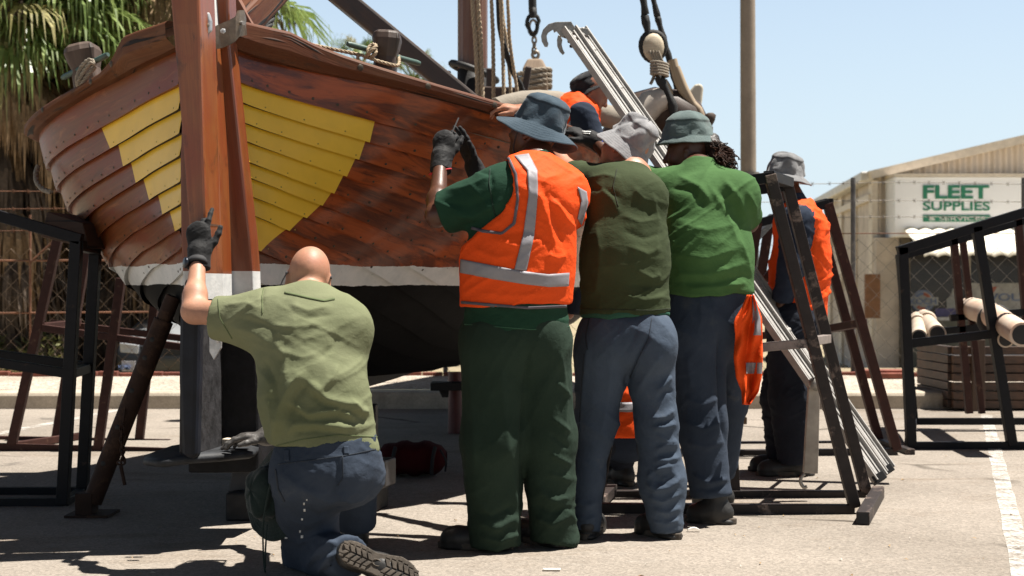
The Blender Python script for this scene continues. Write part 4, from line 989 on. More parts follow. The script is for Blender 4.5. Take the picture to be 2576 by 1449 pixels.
# shed
D = 29.0
def B(px, py, d=D): return at(px, py, d)
def m_corr(name, c, per_m, axis=0):
    k = NT(name); v = k.coord(); sx = k.node('ShaderNodeSeparateXYZ'); k.ln(v, sx.inputs[0])
    w = k.math('SINE', k.math('MULTIPLY', sx.outputs[axis], per_m * 6.283))
    col = k.ramp(k.noise(v, 1.2, 5, .6), [(.3, tuple(x * .88 for x in c)), (.7, c)])
    st = k.ramp(k.noise(k.coord('Object', (3, 3, .15)), 2, 4, .6), [(.55, 0), (.75, .35)]); col = k.mix(st, col, tuple(x * .6 for x in c))
    k.base(col); k.set(Roughness=.55); k.bump(w, .8, .05); return k.m
M_SHED = m_corr('cream_corrugated', (.72, .61, .49), 4.2)
M_SHEDS = m_plain('cream_brick', (.60, .53, .47), .85, var=.15, scale=3, bump=.2)
M_FASC = m_plain('white_fascia', (.90, .91, .95), .5, var=.03, scale=1.5, bump=0)
M_SHOPGLASS = m_plain('dark_shop_glass', (.016, .013, .011), .22, var=.4, scale=1.5, bump=0)  # near-black glass of the shop window
M_TRIM = m_plain('cream_trim', (.72, .64, .54), .6, var=.1)
sd_ = thing('shed_building', 'cream corrugated shed with a white fascia sign and awning over dark shop windows', 'building', (8, 29, -.7))
gl = V(0, 0, 0); zb = -.75; xc = B(2212, 735).x; x1_ = 22.
mb = MB(); zc, z2 = B(0, 437).z, B(2576, 352).z
mx = B(2576, 0).x; sl = (z2 - zc) / (mx - xc)
mb.prism([V(xc, D + .35, zb), V(x1_, D + .35, zb), V(x1_, D + .35, zc + sl * (x1_ - xc)), V(xc, D + .35, zc)], V(.02, .2, 0)); part(mb, 'gable_wall', M_SHED, sd_)
mb = MB(); mb.beam(V(xc - .15, D + .22, zc + .02 - sl * .15), V(x1_, D + .22, zc + sl * (x1_ - xc) + .02), .3, .17, V(0, 0, 1)); part(mb, 'barge_board', M_TRIM, sd_)
fx, fy = 8.35, 38.0
mb = MB(); mb.prism([V(xc, D + .56, zb), V(fx, fy, zb), V(fx, fy, zc), V(xc, D + .56, zc)], V(.2, 0, 0)); part(mb, 'side_wall', M_SHEDS, sd_)
for t in (.0, .28, .55, .8):
    mb = MB(); a = lerp(V(xc, D + .3, 0), V(fx, fy, 0), t); mb.bb(a.x - .07, a.x + .05, a.y, a.y + .3, zb, zc - .1); part(mb, 'pilaster', M_TRIM, sd_)
mb = MB(); mb.beam(V(xc - .17, D + .3, zc - .03), V(fx - .17, fy, zc - .03), .26, .2); part(mb, 'gutter', m_plain('white_gutter', (.66, .63, .58), .5), sd_, .03)
mb = MB(); mb.beam(V(xc - .05, D + .45, zc - .45), V(fx - .05, fy, zc - .45), .12, .14); part(mb, 'eaves_beam', M_TRIM, sd_)
mb = MB(); mb.prism([V(xc, D + .3, zc), V(x1_, D + .3, zc + sl * (x1_ - xc)), V(x1_, D + 9, zc + sl * (x1_ - xc)), V(xc + .8, fy, zc)], V(0, 0, .1)); part(mb, 'roof', M_TRIM, sd_)
# fascia box
fz0, fz1 = B(0, 598).z, B(0, 448).z; fxl = B(2238, 0).x
mb = MB(); mb.bb(fxl, x1_, D - .35, D + .34, fz0, fz1); part(mb, 'fascia', M_FASC, sd_, .02)
mb = MB(); mb.bb(fxl - .02, x1_, D - .40, D + .30, fz1 + .002, fz1 + .06); part(mb, 'fascia_cap', M_TRIM, sd_)
# lower wall, windows, sill
M_LOWW = m_plain('grey_green_wall', (.13, .13, .11), .8, var=.2, scale=2)
mb = MB(); mb.bb(B(2262, 0).x, x1_, D + .0, D + .30, zb, B(0, 806).z); part(mb, 'lower_wall', M_LOWW, sd_)
mb = MB(); mb.bb(B(2262, 0).x, x1_, D - .04, D + .0, B(0, 806).z, B(0, 798).z); part(mb, 'sill', m_plain('pale_sill', (.5, .5, .52), .6), sd_)
mb = MB(); mb.bb(B(2284, 0).x, x1_, D + .1, D + .14, B(0, 798).z, fz0); part(mb, 'window', M_SHOPGLASS, sd_)
mb = MB()
for px in (2278, 2434, 2630): mb.bb(B(px, 0).x, B(px + 8, 0).x, D + .0, D + .09, B(0, 798).z, fz0)
part(mb, 'window_frame', m_plain('grey_frame', (.35, .33, .32), .6), sd_)
mb = MB(); mb.bb(B(2205, 0).x, B(2262, 0).x, D + .02, D + .34, zb, fz0); part(mb, 'corner_pier', M_SHEDS, sd_)
mb = MB(); mb.bb(B(2262, 0).x, B(2284, 0).x, D - .2, D + .0, zb, B(0, 585).z); part(mb, 'downpipe', m_plain('dark_downpipe', (.10, .085, .07), .7), sd_, .02)
# awning: scalloped tiles sloping forward
aw = MB(); rows = []; uvx = []
ya, yb, za, zb2 = D - .36, D - 1.75, B(0, 577).z, at(0, 634, D - 1.75).z
nx = 260
for j in range(16):
    t = j / 15; st = (j % 3) / 3 * .035
    rows.append([V(lerp(B(2262, 0).x, x1_, i / nx), lerp(ya, yb, t), lerp(za, zb2, t) + .045 * abs(math.sin(i * math.pi / 5 * 1.0)) - st) for i in range(nx + 1)])
rows.append([p + V(0, 0, -.10) for p in rows[-1]])
aw.grid(rows, 0, None, True); part(aw, 'awning', m_plain('cream_awning_tiles', (.80, .74, .62), .6, var=.08, scale=5), sd_)
# sign lettering
def text(s, font_h, x0, x1, z, y, mat, parent, bold=.012, name='lettering'):
    cu = bpy.data.curves.new(name, 'FONT'); cu.body = s; cu.size = 1; cu.offset = bold; cu.extrude = .012; cu.fill_mode = 'BOTH'
    tmp = bpy.data.objects.new('tmp', cu); COL.objects.link(tmp)
    dg = bpy.context.evaluated_depsgraph_get(); me = bpy.data.meshes.new_from_object(tmp.evaluated_get(dg)); bpy.data.objects.remove(tmp); bpy.data.curves.remove(cu)
    co = np.empty(len(me.vertices) * 3, np.float32); me.vertices.foreach_get('co', co); co = co.reshape(-1, 3)
    mn, mxx = co.min(0), co.max(0)
    X = x0 + (co[:, 0] - mn[0]) / (mxx[0] - mn[0]) * (x1 - x0); Z = z + (co[:, 1] - mn[1]) / (mxx[1] - mn[1]) * font_h; Y = y - co[:, 2]
    out = np.stack([X, Y, Z], 1) - np.array(BASE[parent]); me.vertices.foreach_set('co', out.astype(np.float32).ravel()); me.name = name; me.materials.clear(); me.update()
    return link(name, me, mat, parent)
M_GRN = m_plain('sign_green', (.022, .20, .115), .5, var=.08, bump=0)
def bx(px): return at(px, 0, D - .36).x
def bz(py): return at(0, py, D - .36).z
text('FLEET', bz(466) - bz(500), bx(2322), bx(2488), bz(500), D - .36, M_GRN, sd_, .03)
text('SUPPLIES', bz(507) - bz(530), bx(2322), bx(2490), bz(530), D - .36, M_GRN, sd_, .012)
mb = MB(); mb.bb(bx(2322), bx(2490), D - .37, D - .352, bz(558), bz(541)); part(mb, 'sign_band', M_GRN, sd_)
text('& SERVICES', bz(545) - bz(555), bx(2336), bx(2478), bz(555), D - .372, M_WHITE, sd_, .0)
# window posters
def disc(c, r, mat, name, y, r0=0):
    mb = MB(); P = [V(c[0] + r * math.cos(a), y, c[1] + r * math.sin(a)) for a in [6.283 * i / 32 for i in range(32)]]; mb.prism(P, V(0, -.006, 0)); return part(mb, name, mat, sd_)
M_PB = m_plain('faded_blue', (.10, .14, .26), .5, bump=0); M_PW = m_plain('faded_white', (.26, .27, .28), .5, bump=0); M_PR = m_plain('faded_red', (.30, .07, .035), .5, bump=0); M_PP = m_plain('faded_purple', (.055, .05, .16), .5, bump=0)
c = B(2321, 758, D + .09); disc((c.x, c.z), .235, M_PB, 'round_poster', D + .085); disc((c.x, c.z), .205, M_PW, 'round_poster', D + .075)
def arc(a0, a1, r0, r1, mat, y):
    mb = MB(); n = 10; A = [lerp(a0, a1, i / n) for i in range(n + 1)]
    mb.prism([V(c.x + r1 * math.cos(a), y, c.z + r1 * math.sin(a)) for a in A] + [V(c.x + r0 * math.cos(a), y, c.z + r0 * math.sin(a)) for a in A[::-1]], V(0, -.004, 0)); part(mb, 'poster_stripe', mat, sd_)
arc(.5, 1.5, .12, .18, M_PR, D + .066); arc(1.5, 2.7, .13, .19, M_PB, D + .066); arc(3.9, 5.0, .12, .18, M_PR, D + .066); arc(5.0, 5.8, .13, .19, M_PB, D + .066)
mb = MB(); mb.bb(c.x - .31, c.x + .31, D + .06, D + .068, c.z - .085, c.z + .085); part(mb, 'poster_band', M_PW, sd_)
text('KOCH', .12, c.x - .27, c.x + .27, c.z - .06, D + .06, M_PB, sd_, .02)
mb = MB(); mb.bb(B(2355, 0).x, B(2425, 0).x, D + .06, D + .07, B(0, 797).z, B(0, 776).z); part(mb, 'poster_band', M_PP, sd_)
mb = MB(); 
mb.prism([V(B(x, 0).x, D + .085, B(0, y).z) for x, y in [(2385, 796), (2384, 752), (2395, 745), (2399, 726), (2416, 724), (2419, 760), (2424, 796)]], V(0, -.006, 0)); part(mb, 'window_poster', M_PW, sd_)
mb = MB(); mb.bb(B(2442, 0).x, B(2700, 0).x, D + .06, D + .07, B(0, 790).z, B(0, 712).z); part(mb, 'window_poster', m_plain('poster_white', (.33, .33, .34), .5, bump=0), sd_)
text('VOLZ', B(0, 738).z - B(0, 757).z, B(2488, 0).x, B(2590, 0).x, B(0, 757).z, D + .06, M_PB, sd_, .02)
mb = MB(); mb.prism([V(B(x, 0).x, D + .055, B(0, y).z) for x, y in [(2470, 735), (2478, 735), (2486, 744), (2500, 722), (2512, 720), (2488, 756)]], V(0, -.006, 0)); part(mb, 'poster_tick', M_PR, sd_)
mb = MB(); mb.bb(B(2205, 0).x - .3, B(2205, 0).x, D - .3, D - .2, B(0, 800).z, B(0, 690).z); part(mb, 'notice_board', m_plain('brown_board', (.22, .11, .06), .8), sd_)

# parked car behind the fence
car = thing('parked_car', 'dark silver car with a sunlit pale bonnet and number plate, behind the left fence', 'car', (-4.2, 20.5, -.23))
M_CARD = m_plain('dark_grey_car_plastic', (.03, .034, .042), .45, .1, var=.2, bump=0, coat=.3); M_CARB = m_plain('silver_car_paint', (.50, .52, .54), .28, .5, var=.03, bump=0, coat=.8); M_GLASS = m_plain('car_glass', (.012, .014, .016), .08, bump=0)
DC = 18.5
def C(px, py, dd=0): return at(px, py, DC + dd)
def loft(secs, mat, name, par=car, close=True):
    mb = MB(); mb.grid(secs, 0, None, True, False); return part(mb, name, mat, par)
xl, xr = 292, 640
def cx(f): return lerp(xl, xr, f)
rows = []
for (yo, zt) in ((0.0, .30), (-.08, .36), (-.12, .5), (-.10, .62), (-.02, .72)):
    rows.append([V(C(cx(f), 0).x, DC + yo + .18 * abs(2 * f - 1) ** 3, zt - .35 + .0) for f in [i / 16 for i in range(17)]])
loft(rows, M_CARD, 'bumper')
rows = []
for (yo, zt) in ((-.02, .72), (.08, .82), (.35, .93), (.9, 1.03), (1.25, 1.07)):
    rows.append([V(C(cx(lerp(.0, 1, f)), 0).x + (.5 - f) * .10 * (zt - .35), DC + yo + .18 * abs(2 * f - 1) ** 3 * (1 if yo < .5 else .3), zt - .35 - .06 * abs(2 * f - 1) ** 4) for f in [i / 16 for i in range(17)]])
loft(rows, M_CARB, 'bonnet')
rows = []
for (yo, zt) in ((1.2, 1.06), (1.5, 1.3), (1.85, 1.52), (2.1, 1.6)):
    rows.append([V(C(cx(lerp(.08, .92, f)), 0).x + (.5 - f) * .3 * (zt - 1), DC + yo, zt - .35 - .05 * abs(2 * f - 1) ** 3) for f in [i / 12 for i in range(13)]])
loft(rows, M_GLASS, 'windscreen')
rows = []
for (yo, zt) in ((2.1, 1.6), (2.5, 1.66), (3.4, 1.64), (4.1, 1.5), (4.3, .5)):
    rows.append([V(C(cx(lerp(.1, .9, f)), 0).x + (.5 - f) * .25, DC + yo, zt - .35 - .05 * abs(2 * f - 1) ** 3) for f in [i / 12 for i in range(13)]])
loft(rows, M_CARD, 'roof')
for s_, f in ((-1, .0), (1, 1.)):
    x = C(cx(f), 0).x; mb = MB(); mb.prism([V(x, DC + .12, -.03), V(x, DC + .15, .37), V(x, DC + 1.25, .67), V(x, DC + 4.2, .65), V(x, DC + 4.3, -.03)], V(-s_ * .06, 0, 0)); part(mb, 'side_panel', M_CARB, car, .02)
    mb = MB(); mb.lathe([(0, -.1), (.2, -.1), (.33, -.09), (.33, .09), (.2, .1), (0, .1)], 24, Matrix.Translation(V(x - s_ * .08, DC + .9, .09)) @ Matrix.Rotation(R(90), 4, 'Y')); w_ = part(mb, 'wheel', M_RUBBER, car)
    mb = MB(); mb.lathe([(0, -.105), (.19, -.105), (.2, .105), (0, .105)], 20, Matrix.Translation(V(x - s_ * .08, DC + .9, .09)) @ Matrix.Rotation(R(90), 4, 'Y')); part(mb, 'rim', M_ALU, w_)
    mb = MB(); px0 = 300 if s_ < 0 else 585; mb.prism([C(px0, 862, -.05), C(px0 + 48, 868, -.14), C(px0 + 46, 890, -.14), C(px0 + 2, 886, -.05)], V(0, .06, 0)); part(mb, 'headlight', m_plain('headlight_lens', (.5, .52, .55), .15, .2, bump=0), car, .01)
mb = MB(); mb.prism([C(352, 872, -.14), C(580, 872, -.14), C(576, 892, -.15), C(356, 892, -.15)], V(0, .05, 0)); part(mb, 'grille', M_IRON, car)
mb = MB(); mb.prism([C(306, 908, -.16), C(340, 908, -.19), C(340, 934, -.19), C(306, 934, -.16)], V(0, .02, 0)); part(mb, 'number_plate', m_plain('plate_white', (.5, .5, .56), .5, bump=0), car)
text('1SG 1MU', C(0, 918).z - C(0, 930).z, C(309, 0).x, C(337, 0).x, C(0, 929).z, DC - .20, M_PB, car, .01)

# ---- palms ---------------------------------------------------------------------------------------------
def m_leaf(name, a, b, rough=.5, tr=.25):
    k = NT(name); v = k.coord()
    col = k.ramp(k.noise(v, 2.2, 5, .7), [(.3, a), (.7, b)])
    col = k.mix(.6, col, k.ramp(k.noise(v, 22, 3, .6), [(.3, .45), (.7, 1.2)]), 'MULTIPLY')
    k.base(col); k.set(Roughness=rough)
    t = k.node('ShaderNodeBsdfTranslucent'); mx = k.node('ShaderNodeMixShader'); mx.inputs[0].default_value = tr
    k.ln(col, t.inputs['Color']); k.ln(k.p.outputs[0], mx.inputs[1]); k.ln(t.outputs[0], mx.inputs[2]); k.ln(mx.outputs[0], k.out.inputs['Surface']); return k.m
M_FROND = m_leaf('palm_green', (.10, .18, .035), (.30, .37, .12), .38, .3)
M_FRONDY = m_leaf('palm_yellowing', (.24, .23, .07), (.46, .40, .18), .45, .3)
M_DEAD = m_leaf('palm_dead', (.22, .135, .065), (.46, .31, .175), .8, .15)
M_DEADG = m_leaf('palm_dead_grey', (.075, .052, .036), (.17, .125, .09), .85, .1)
M_BARK = m_wood('palm_bark', (.07, .05, .035), (.15, .11, .08), rough=.9, bump=.8)
def fan(mb, rnd, base, az, el, pet, rad, droop, n=26, mat=0, spread=2.3):
    """one costapalmate leaf: petiole, then a fan of leaflets with hanging tips"""
    d = V(math.cos(az) * math.cos(el), math.sin(az) * math.cos(el), math.sin(el)); side = V(-math.sin(az), math.cos(az), 0); up = side.cross(d) * -1
    if up.z < 0: up = -up
    p1 = base + d * pet + V(0, 0, -droop * pet * .25)
    mb.beam(base, p1, .035, .02, side if abs(d.z) > .9 else None, mat)
    for i in range(n):
        a = (i / (n - 1) - .5) * spread * 1.0; L = rad * (1 - .25 * abs(i / (n - 1) - .5) * 2) * rnd.uniform(.8, 1.1)
        dr = d * math.cos(a) + side * math.sin(a) + up * rnd.uniform(-.1, .12); dr.normalize()
        wv = (dr.cross(up)).normalized() * L * .026
        dp = droop * rnd.uniform(.6, 1.5)
        q0 = p1; q1 = p1 + dr * L * .5 + V(0, 0, -dp * L * .08); q2 = q1 + (dr * (1 - .5 * dp) + V(0, 0, -dp * .75)).normalized() * L * .32; q3 = q2 + (dr * max(0, .5 - .5 * dp) + V(0, 0, -.4 - dp)).normalized() * L * rnd.uniform(.2, .45)
        mb.add([q0 - wv * .25, q0 + wv * .25, q1 + wv * 1.0 + up * L * .015, q1 - wv * 1.0, q2 + wv * .6, q2 - wv * .6, q3], [(0, 1, 2, 3), (3, 2, 4, 5), (5, 4, 6)], mat)
def palm(label, base, h, seed, ng, nd, rad, skirt_to, spread_z=1.0, trunk_r=.28, hang=1.0, only=None):
    rnd = random.Random(seed); base = Vector(base); top = base + V(rnd.uniform(-.2, .2), 0, h); o = thing('palm_tree', label, 'palm', tuple(base))
    mb = MB(); mb.tube([base, lerp(base, top, .5), top], [trunk_r * 1.2, trunk_r, trunk_r * .9], 12); part(mb, 'trunk', M_BARK, o)
    mb = MB()
    for i in range(ng):
        az = rnd.uniform(0, 6.283); el = rnd.uniform(-.55, 1.25) * spread_z
        fan(mb, rnd, top + V(0, 0, rnd.uniform(-.25, .15)), az, el, rnd.uniform(.7, 1.3) * rad, rad * rnd.uniform(.8, 1.15), rnd.uniform(.35, .95), mat=0 if rnd.random() < .72 else 1)
    if ng: part(mb, 'crown', [M_FROND, M_FRONDY], o)
    mb = MB()
    for i in range(nd):
        f = rnd.random(); z = lerp(top.z - .1, base.z + skirt_to, f ** .9); az = rnd.uniform(0, 6.283)
        el = -rnd.uniform(.75, 1.45) if f > .12 else -rnd.uniform(.2, .9)
        c = V(lerp(top.x, base.x, f), base.y, z)
        fan(mb, rnd, c, az, el, rnd.uniform(.4, .9) * rad, rad * rnd.uniform(.7, 1.1), rnd.uniform(.8, 1.4) * hang, n=18, mat=0 if rnd.random() < (.8 - .6 * f) else 1, spread=rnd.uniform(.5, 1.4))
    if nd: part(mb, 'dead_skirt', [M_DEAD, M_DEADG], o)
    return o
def pb(px, d): return ((px - CX) / F * d, d, -.3)
palm('green fan palm at the far left with a shaggy brown skirt down to the fence', pb(45, 19), 5.2, 1, 130, 330, 1.15, .3)
palm('fan palm left of centre whose long dead brown fronds hang behind the rudder head', pb(372, 20.5), 6.4, 2, 40, 560, 1.3, 1.6)
palm('tall fan palm between the two front palms with a grey dead skirt', pb(190, 21.5), 5.9, 3, 130, 300, 1.2, .2)
palm('low fan palm at the left edge with yellow-green drooping fronds', pb(-90, 20.5), 4.4, 4, 90, 220, 1.15, .2)
palm('green fan palm half hidden behind the palm with the long dead fronds', pb(250, 24), 6.9, 8, 130, 220, 1.3, .6)
palm('thick old palm trunk shaggy with grey dead fronds behind the black stand', pb(330, 22.5), 3.6, 9, 24, 300, 1.05, .1)
palm('palm behind the sternpost whose thin dry strands hang into view on its right', pb(560, 27), 9.2, 6, 3, 22, 1.35, 8.3, hang=1.3)
for px, py, l in ((900, 160, 'distant small palm top left of the black timberhead'), (1035, 196, 'distant small palm top between the timberhead and the spar')):
    b = at(px, py, 60); palm(l, (b.x, 60, -.7), b.z + .7, px, 34, 6, .95, b.z - .4)
# dark scrub behind the fence and dry grass in front of it
def shrub(label, c, r, seed, mats, n=1500, leaf=.06):
    rnd = random.Random(seed); o = thing('shrub', label, 'shrub', c); mb = MB(); c = Vector(c); bl = [(V(rnd.uniform(-.7, .7) * r[0], rnd.uniform(-.6, .6) * r[1], rnd.uniform(.25, .85) * r[2]), rnd.uniform(.3, .5)) for _ in range(9)]
    for i in range(n):
        b_, k = rnd.choice(bl); dv = V(rnd.gauss(0, 1), rnd.gauss(0, 1), rnd.gauss(0, 1)).normalized() * (rnd.random() ** .4)
        p = c + b_ + V(dv.x * r[0] * k, dv.y * r[1] * k, dv.z * r[2] * k)
        if p.z < c.z: continue
        a = V(rnd.uniform(-1, 1), rnd.uniform(-1, 1), rnd.uniform(-.3, 1)).normalized() * leaf * rnd.uniform(.6, 1.5); s_ = a.cross(V(rnd.uniform(-1, 1), rnd.uniform(-1, 1), rnd.uniform(-1, 1))).normalized() * leaf * .3
        mb.add([p - a, p + s_, p + a, p - s_], [(0, 1, 2, 3)], rnd.choice(range(len(mats))))
    part(mb, 'foliage', mats, o)
    mb = MB()
    for i in range(7):
        a = rnd.uniform(0, 6.28); mb.tube([c, c + V(math.cos(a) * r[0] * .3, math.sin(a) * r[1] * .3, r[2] * .4), c + V(math.cos(a) * r[0] * .6, math.sin(a) * r[1] * .6, r[2] * .8)], [.03, .02, .008], 5)
    part(mb, 'branches', M_BARK, o); return o
M_SCR = m_leaf('dark_scrub', (.018, .026, .008), (.06, .075, .022), .6, .15); M_SCRY = m_leaf('olive_scrub', (.12, .13, .035), (.26, .24, .08), .6, .2)
shrub('olive-green scrub bush low behind the fence, left of the parked car', (-6.7, 18.0, -.3), (.9, .6, .8), 11, [M_SCRY, M_SCR], 2200)
shrub('dark scrub bush behind the left fence beside the far left palm', (-7.4, 20.6, -.7), (1.6, .9, 1.7), 12, [M_SCR], 2600, .09)
shrub('dark scrub bush directly behind the parked car', (-5.2, 30.5, -.7), (2.6, 1.2, 3.2), 13, [M_SCR], 3800, .13)
shrub('dark leafy scrub filling the gap between the palm trunks', (-6.4, 26, -.7), (2.2, 1.2, 3.4), 14, [M_SCR], 3600, .12)
shrub('dark scrub bush farthest left behind the palms', (-9.3, 25, -.7), (2.4, 1.2, 3.2), 15, [M_SCR], 3600, .12)
shrub('green scrub behind the keel, seen low under the boat', (-2.2, 34, -.7), (3.2, 1.2, 2.4), 16, [M_SCR, M_SCRY], 3000, .13)
rg_ = random.Random(9); mb = MB()
for i in range(9000):
    x = rg_.uniform(-9, -2.6) if i % 5 else rg_.uniform(-2.6, 7); y = rg_.uniform(15.05, 18.8); z = float(np.interp(y, [14.9, 15.6, 17.0, 24], [.10, .02, -.2, -.25])); h = rg_.uniform(.06, .30) * (1 if x < -5.4 else .35)
    l = V(rg_.uniform(-.5, .5), rg_.uniform(-.4, .4), 1) * h; w_ = V(rg_.uniform(.004, .009), rg_.uniform(-.004, .004), 0); p = V(x, y, z - .01)
    mb.add([p - w_, p + w_, p + l * .6 + w_ * .6, p + l + V(l.x * .3, 0, -h * .1)], [(0, 1, 2, 3)], rg_.choice([0, 0, 1]))
o = part(mb, 'dry_grass', [m_leaf('straw', (.30, .22, .11), (.46, .36, .2), .8, .2), m_leaf('greenish_straw', (.2, .19, .07), (.34, .3, .13), .8, .2)]); o['kind'] = 'stuff'
# ---- signed-distance modelling: smooth continuous bodies and clothes -------------------------------------
def npv(p): return np.array(p, dtype=np.float32)
class Sdf:
    def __init__(s, lo, hi, h):
        s.lo = npv(lo); s.h = h; n = np.ceil((npv(hi) - s.lo) / h).astype(int) + 1; s.n = n
        s.X = (s.lo[0] + h * np.arange(n[0], dtype=np.float32))[:, None, None]
        s.Y = (s.lo[1] + h * np.arange(n[1], dtype=np.float32))[None, :, None]
        s.Z = (s.lo[2] + h * np.arange(n[2], dtype=np.float32))[None, None, :]
        s.D = np.full(tuple(n), .2, np.float32)
    def sl(s, lo, hi):
        a = np.clip(np.floor((lo - s.lo) / s.h).astype(int), 0, s.n); b = np.clip(np.ceil((hi - s.lo) / s.h).astype(int) + 1, 0, s.n)
        return None if (b <= a).any() else (slice(a[0], b[0]), slice(a[1], b[1]), slice(a[2], b[2]))
    def put(s, sl, d, k, op):
        A = s.D[sl]
        if op == 'u':
            if k > 0:
                h = np.maximum(k - np.abs(A - d), 0) / k; s.D[sl] = np.minimum(A, d) - h * h * k * .25
            else: s.D[sl] = np.minimum(A, d)
        else:
            d = -d
            if k > 0:
                h = np.maximum(k - np.abs(A - d), 0) / k; s.D[sl] = np.maximum(A, d) + h * h * k * .25
            else: s.D[sl] = np.maximum(A, d)
    def cone(s, a, b, ra, rb, k=.03, op='u', flat=None, capb=False, capa=False):
        a, b = npv(a), npv(b); m = max(ra, rb) + k + .03
        sl = s.sl(np.minimum(a, b) - m, np.maximum(a, b) + m)
        if sl is None: return s
        P = [s.X[sl[0]] - a[0], s.Y[:, sl[1]] - a[1], s.Z[:, :, sl[2]] - a[2]]
        ab = b - a; f = None
        if flat is not None:
            nv, sc = npv(flat[0]), flat[1]; nv = nv / np.linalg.norm(nv); g = 1 / sc - 1
            dn = P[0] * nv[0] + P[1] * nv[1] + P[2] * nv[2]
            P = [P[i] + nv[i] * dn * g for i in range(3)]; ab = ab + nv * float(ab @ nv) * g
        L2 = float(ab @ ab); t0 = (P[0] * ab[0] + P[1] * ab[1] + P[2] * ab[2]) / L2; t = np.clip(t0, 0, 1)
        d = np.sqrt((P[0] - ab[0] * t) ** 2 + (P[1] - ab[1] * t) ** 2 + (P[2] - ab[2] * t) ** 2) - (ra + (rb - ra) * t)
        L = math.sqrt(L2)
        if capb or capa:
            dl = np.sqrt(np.maximum((P[0] - ab[0] * t0) ** 2 + (P[1] - ab[1] * t0) ** 2 + (P[2] - ab[2] * t0) ** 2, 0)) - (ra + (rb - ra) * t0)
            if capb: d = np.where(t0 > .5, np.maximum(dl, (t0 - 1) * L), d)
            if capa: d = np.where(t0 <= .5, np.maximum(dl, -t0 * L), d)
        s.put(sl, d.astype(np.float32), k, op); return s
    def ell(s, c, axes, rad, k=.02, op='u'):
        c = npv(c); m = max(rad) + k + .03; sl = s.sl(c - m, c + m)
        if sl is None: return s
        P = [s.X[sl[0]] - c[0], s.Y[:, sl[1]] - c[1], s.Z[:, :, sl[2]] - c[2]]; k0 = 0; k1 = 0
        for ax, r in zip(axes, rad):
            ax = npv(ax); q = P[0] * ax[0] + P[1] * ax[1] + P[2] * ax[2]; k0 = k0 + (q / r) ** 2; k1 = k1 + (q / r ** 2) ** 2
        k0, k1 = np.sqrt(k0), np.sqrt(k1) + 1e-6
        s.put(sl, (k0 * (k0 - 1) / k1).astype(np.float32), k, op); return s
    def cut(s, p, n, k=.0, wob=None):
        """keep the side the normal does not point to"""
        p, n = npv(p), npv(n); n = n / np.linalg.norm(n)
        d = (s.X - p[0]) * n[0] + (s.Y - p[1]) * n[1] + (s.Z - p[2]) * n[2]
        if wob: d = d + wob[0] * (np.sin(s.X * wob[1]) + .6 * np.sin(s.X * wob[1] * 2.3 + s.Y * 17))
        s.D = np.maximum(s.D, d.astype(np.float32)); return s
    def mesh(s):
        D, h = s.D, s.h; ins = D < 0
        c = np.zeros(tuple(np.array(D.shape) - 1), np.int8)
        for i in (0, 1):
            for j in (0, 1):
                for k in (0, 1):
                    c += ins[i:D.shape[0] - 1 + i, j:D.shape[1] - 1 + j, k:D.shape[2] - 1 + k]
        act = np.argwhere((c > 0) & (c < 8)); n = len(act); idx = np.full(c.shape, -1, np.int32); idx[tuple(act.T)] = np.arange(n)
        pos = np.zeros((n, 3)); cnt = np.zeros(n)
        cor = [(i, j, k) for i in (0, 1) for j in (0, 1) for k in (0, 1)]
        for A in cor:
            for ax in range(3):
                if A[ax]: continue
                Bc = list(A); Bc[ax] = 1
                va = D[act[:, 0] + A[0], act[:, 1] + A[1], act[:, 2] + A[2]]; vb = D[act[:, 0] + Bc[0], act[:, 1] + Bc[1], act[:, 2] + Bc[2]]
                x = (va < 0) != (vb < 0); t = np.where(x, va / np.where(va == vb, 1, va - vb), 0)
                p = np.zeros((n, 3)); p += np.array(A); p[:, ax] += t; pos[x] += p[x]; cnt[x] += 1
        V_ = (act + pos / cnt[:, None]) * h + s.lo
        F_ = []
        for ax in range(3):
            o = [a for a in range(3) if a != ax]
            s0 = [slice(None)] * 3; s1 = [slice(None)] * 3; s0[ax] = slice(0, -1); s1[ax] = slice(1, None)
            a0, a1 = ins[tuple(s0)], ins[tuple(s1)]; e = np.argwhere(a0 != a1)
            ok = (e[:, o[0]] > 0) & (e[:, o[1]] > 0) & (e[:, o[0]] < c.shape[o[0]]) & (e[:, o[1]] < c.shape[o[1]]); e = e[ok]
            q = []
            for (u, v) in ((-1, -1), (0, -1), (0, 0), (-1, 0)):
                g = e.copy(); g[:, o[0]] += u; g[:, o[1]] += v; q.append(idx[tuple(g.T)])
            q = np.stack(q, 1); fl = a0[tuple(e.T)] if ax != 1 else ~a0[tuple(e.T)]
            q[~fl] = q[~fl][:, ::-1]; F_.append(q)
        F_ = np.concatenate(F_); F_ = F_[(F_ >= 0).all(1)]
        return V_, F_
def vnormals(Vv, Ff):
    a, b, c, d = (Vv[Ff[:, i]] for i in range(4)); n = np.cross(c - a, d - b); N = np.zeros_like(Vv)
    for i in range(4): np.add.at(N, Ff[:, i], n)
    return N / (np.linalg.norm(N, axis=1)[:, None] + 1e-9)
def lap(Vv, Ff, it=1, lam=.5):
    n = len(Vv); cnt = np.zeros(n)
    for i in range(4): np.add.at(cnt, Ff[:, i], 2)
    cnt = np.maximum(cnt, 1)
    for q in range(it):
        for l in (lam, -lam * 1.02):
            S = np.zeros_like(Vv)
            for i in range(4):
                np.add.at(S, Ff[:, i], Vv[Ff[:, (i + 1) % 4]]); np.add.at(S, Ff[:, i], Vv[Ff[:, (i - 1) % 4]])
            Vv = Vv + l * (S / cnt[:, None] - Vv)
    return Vv
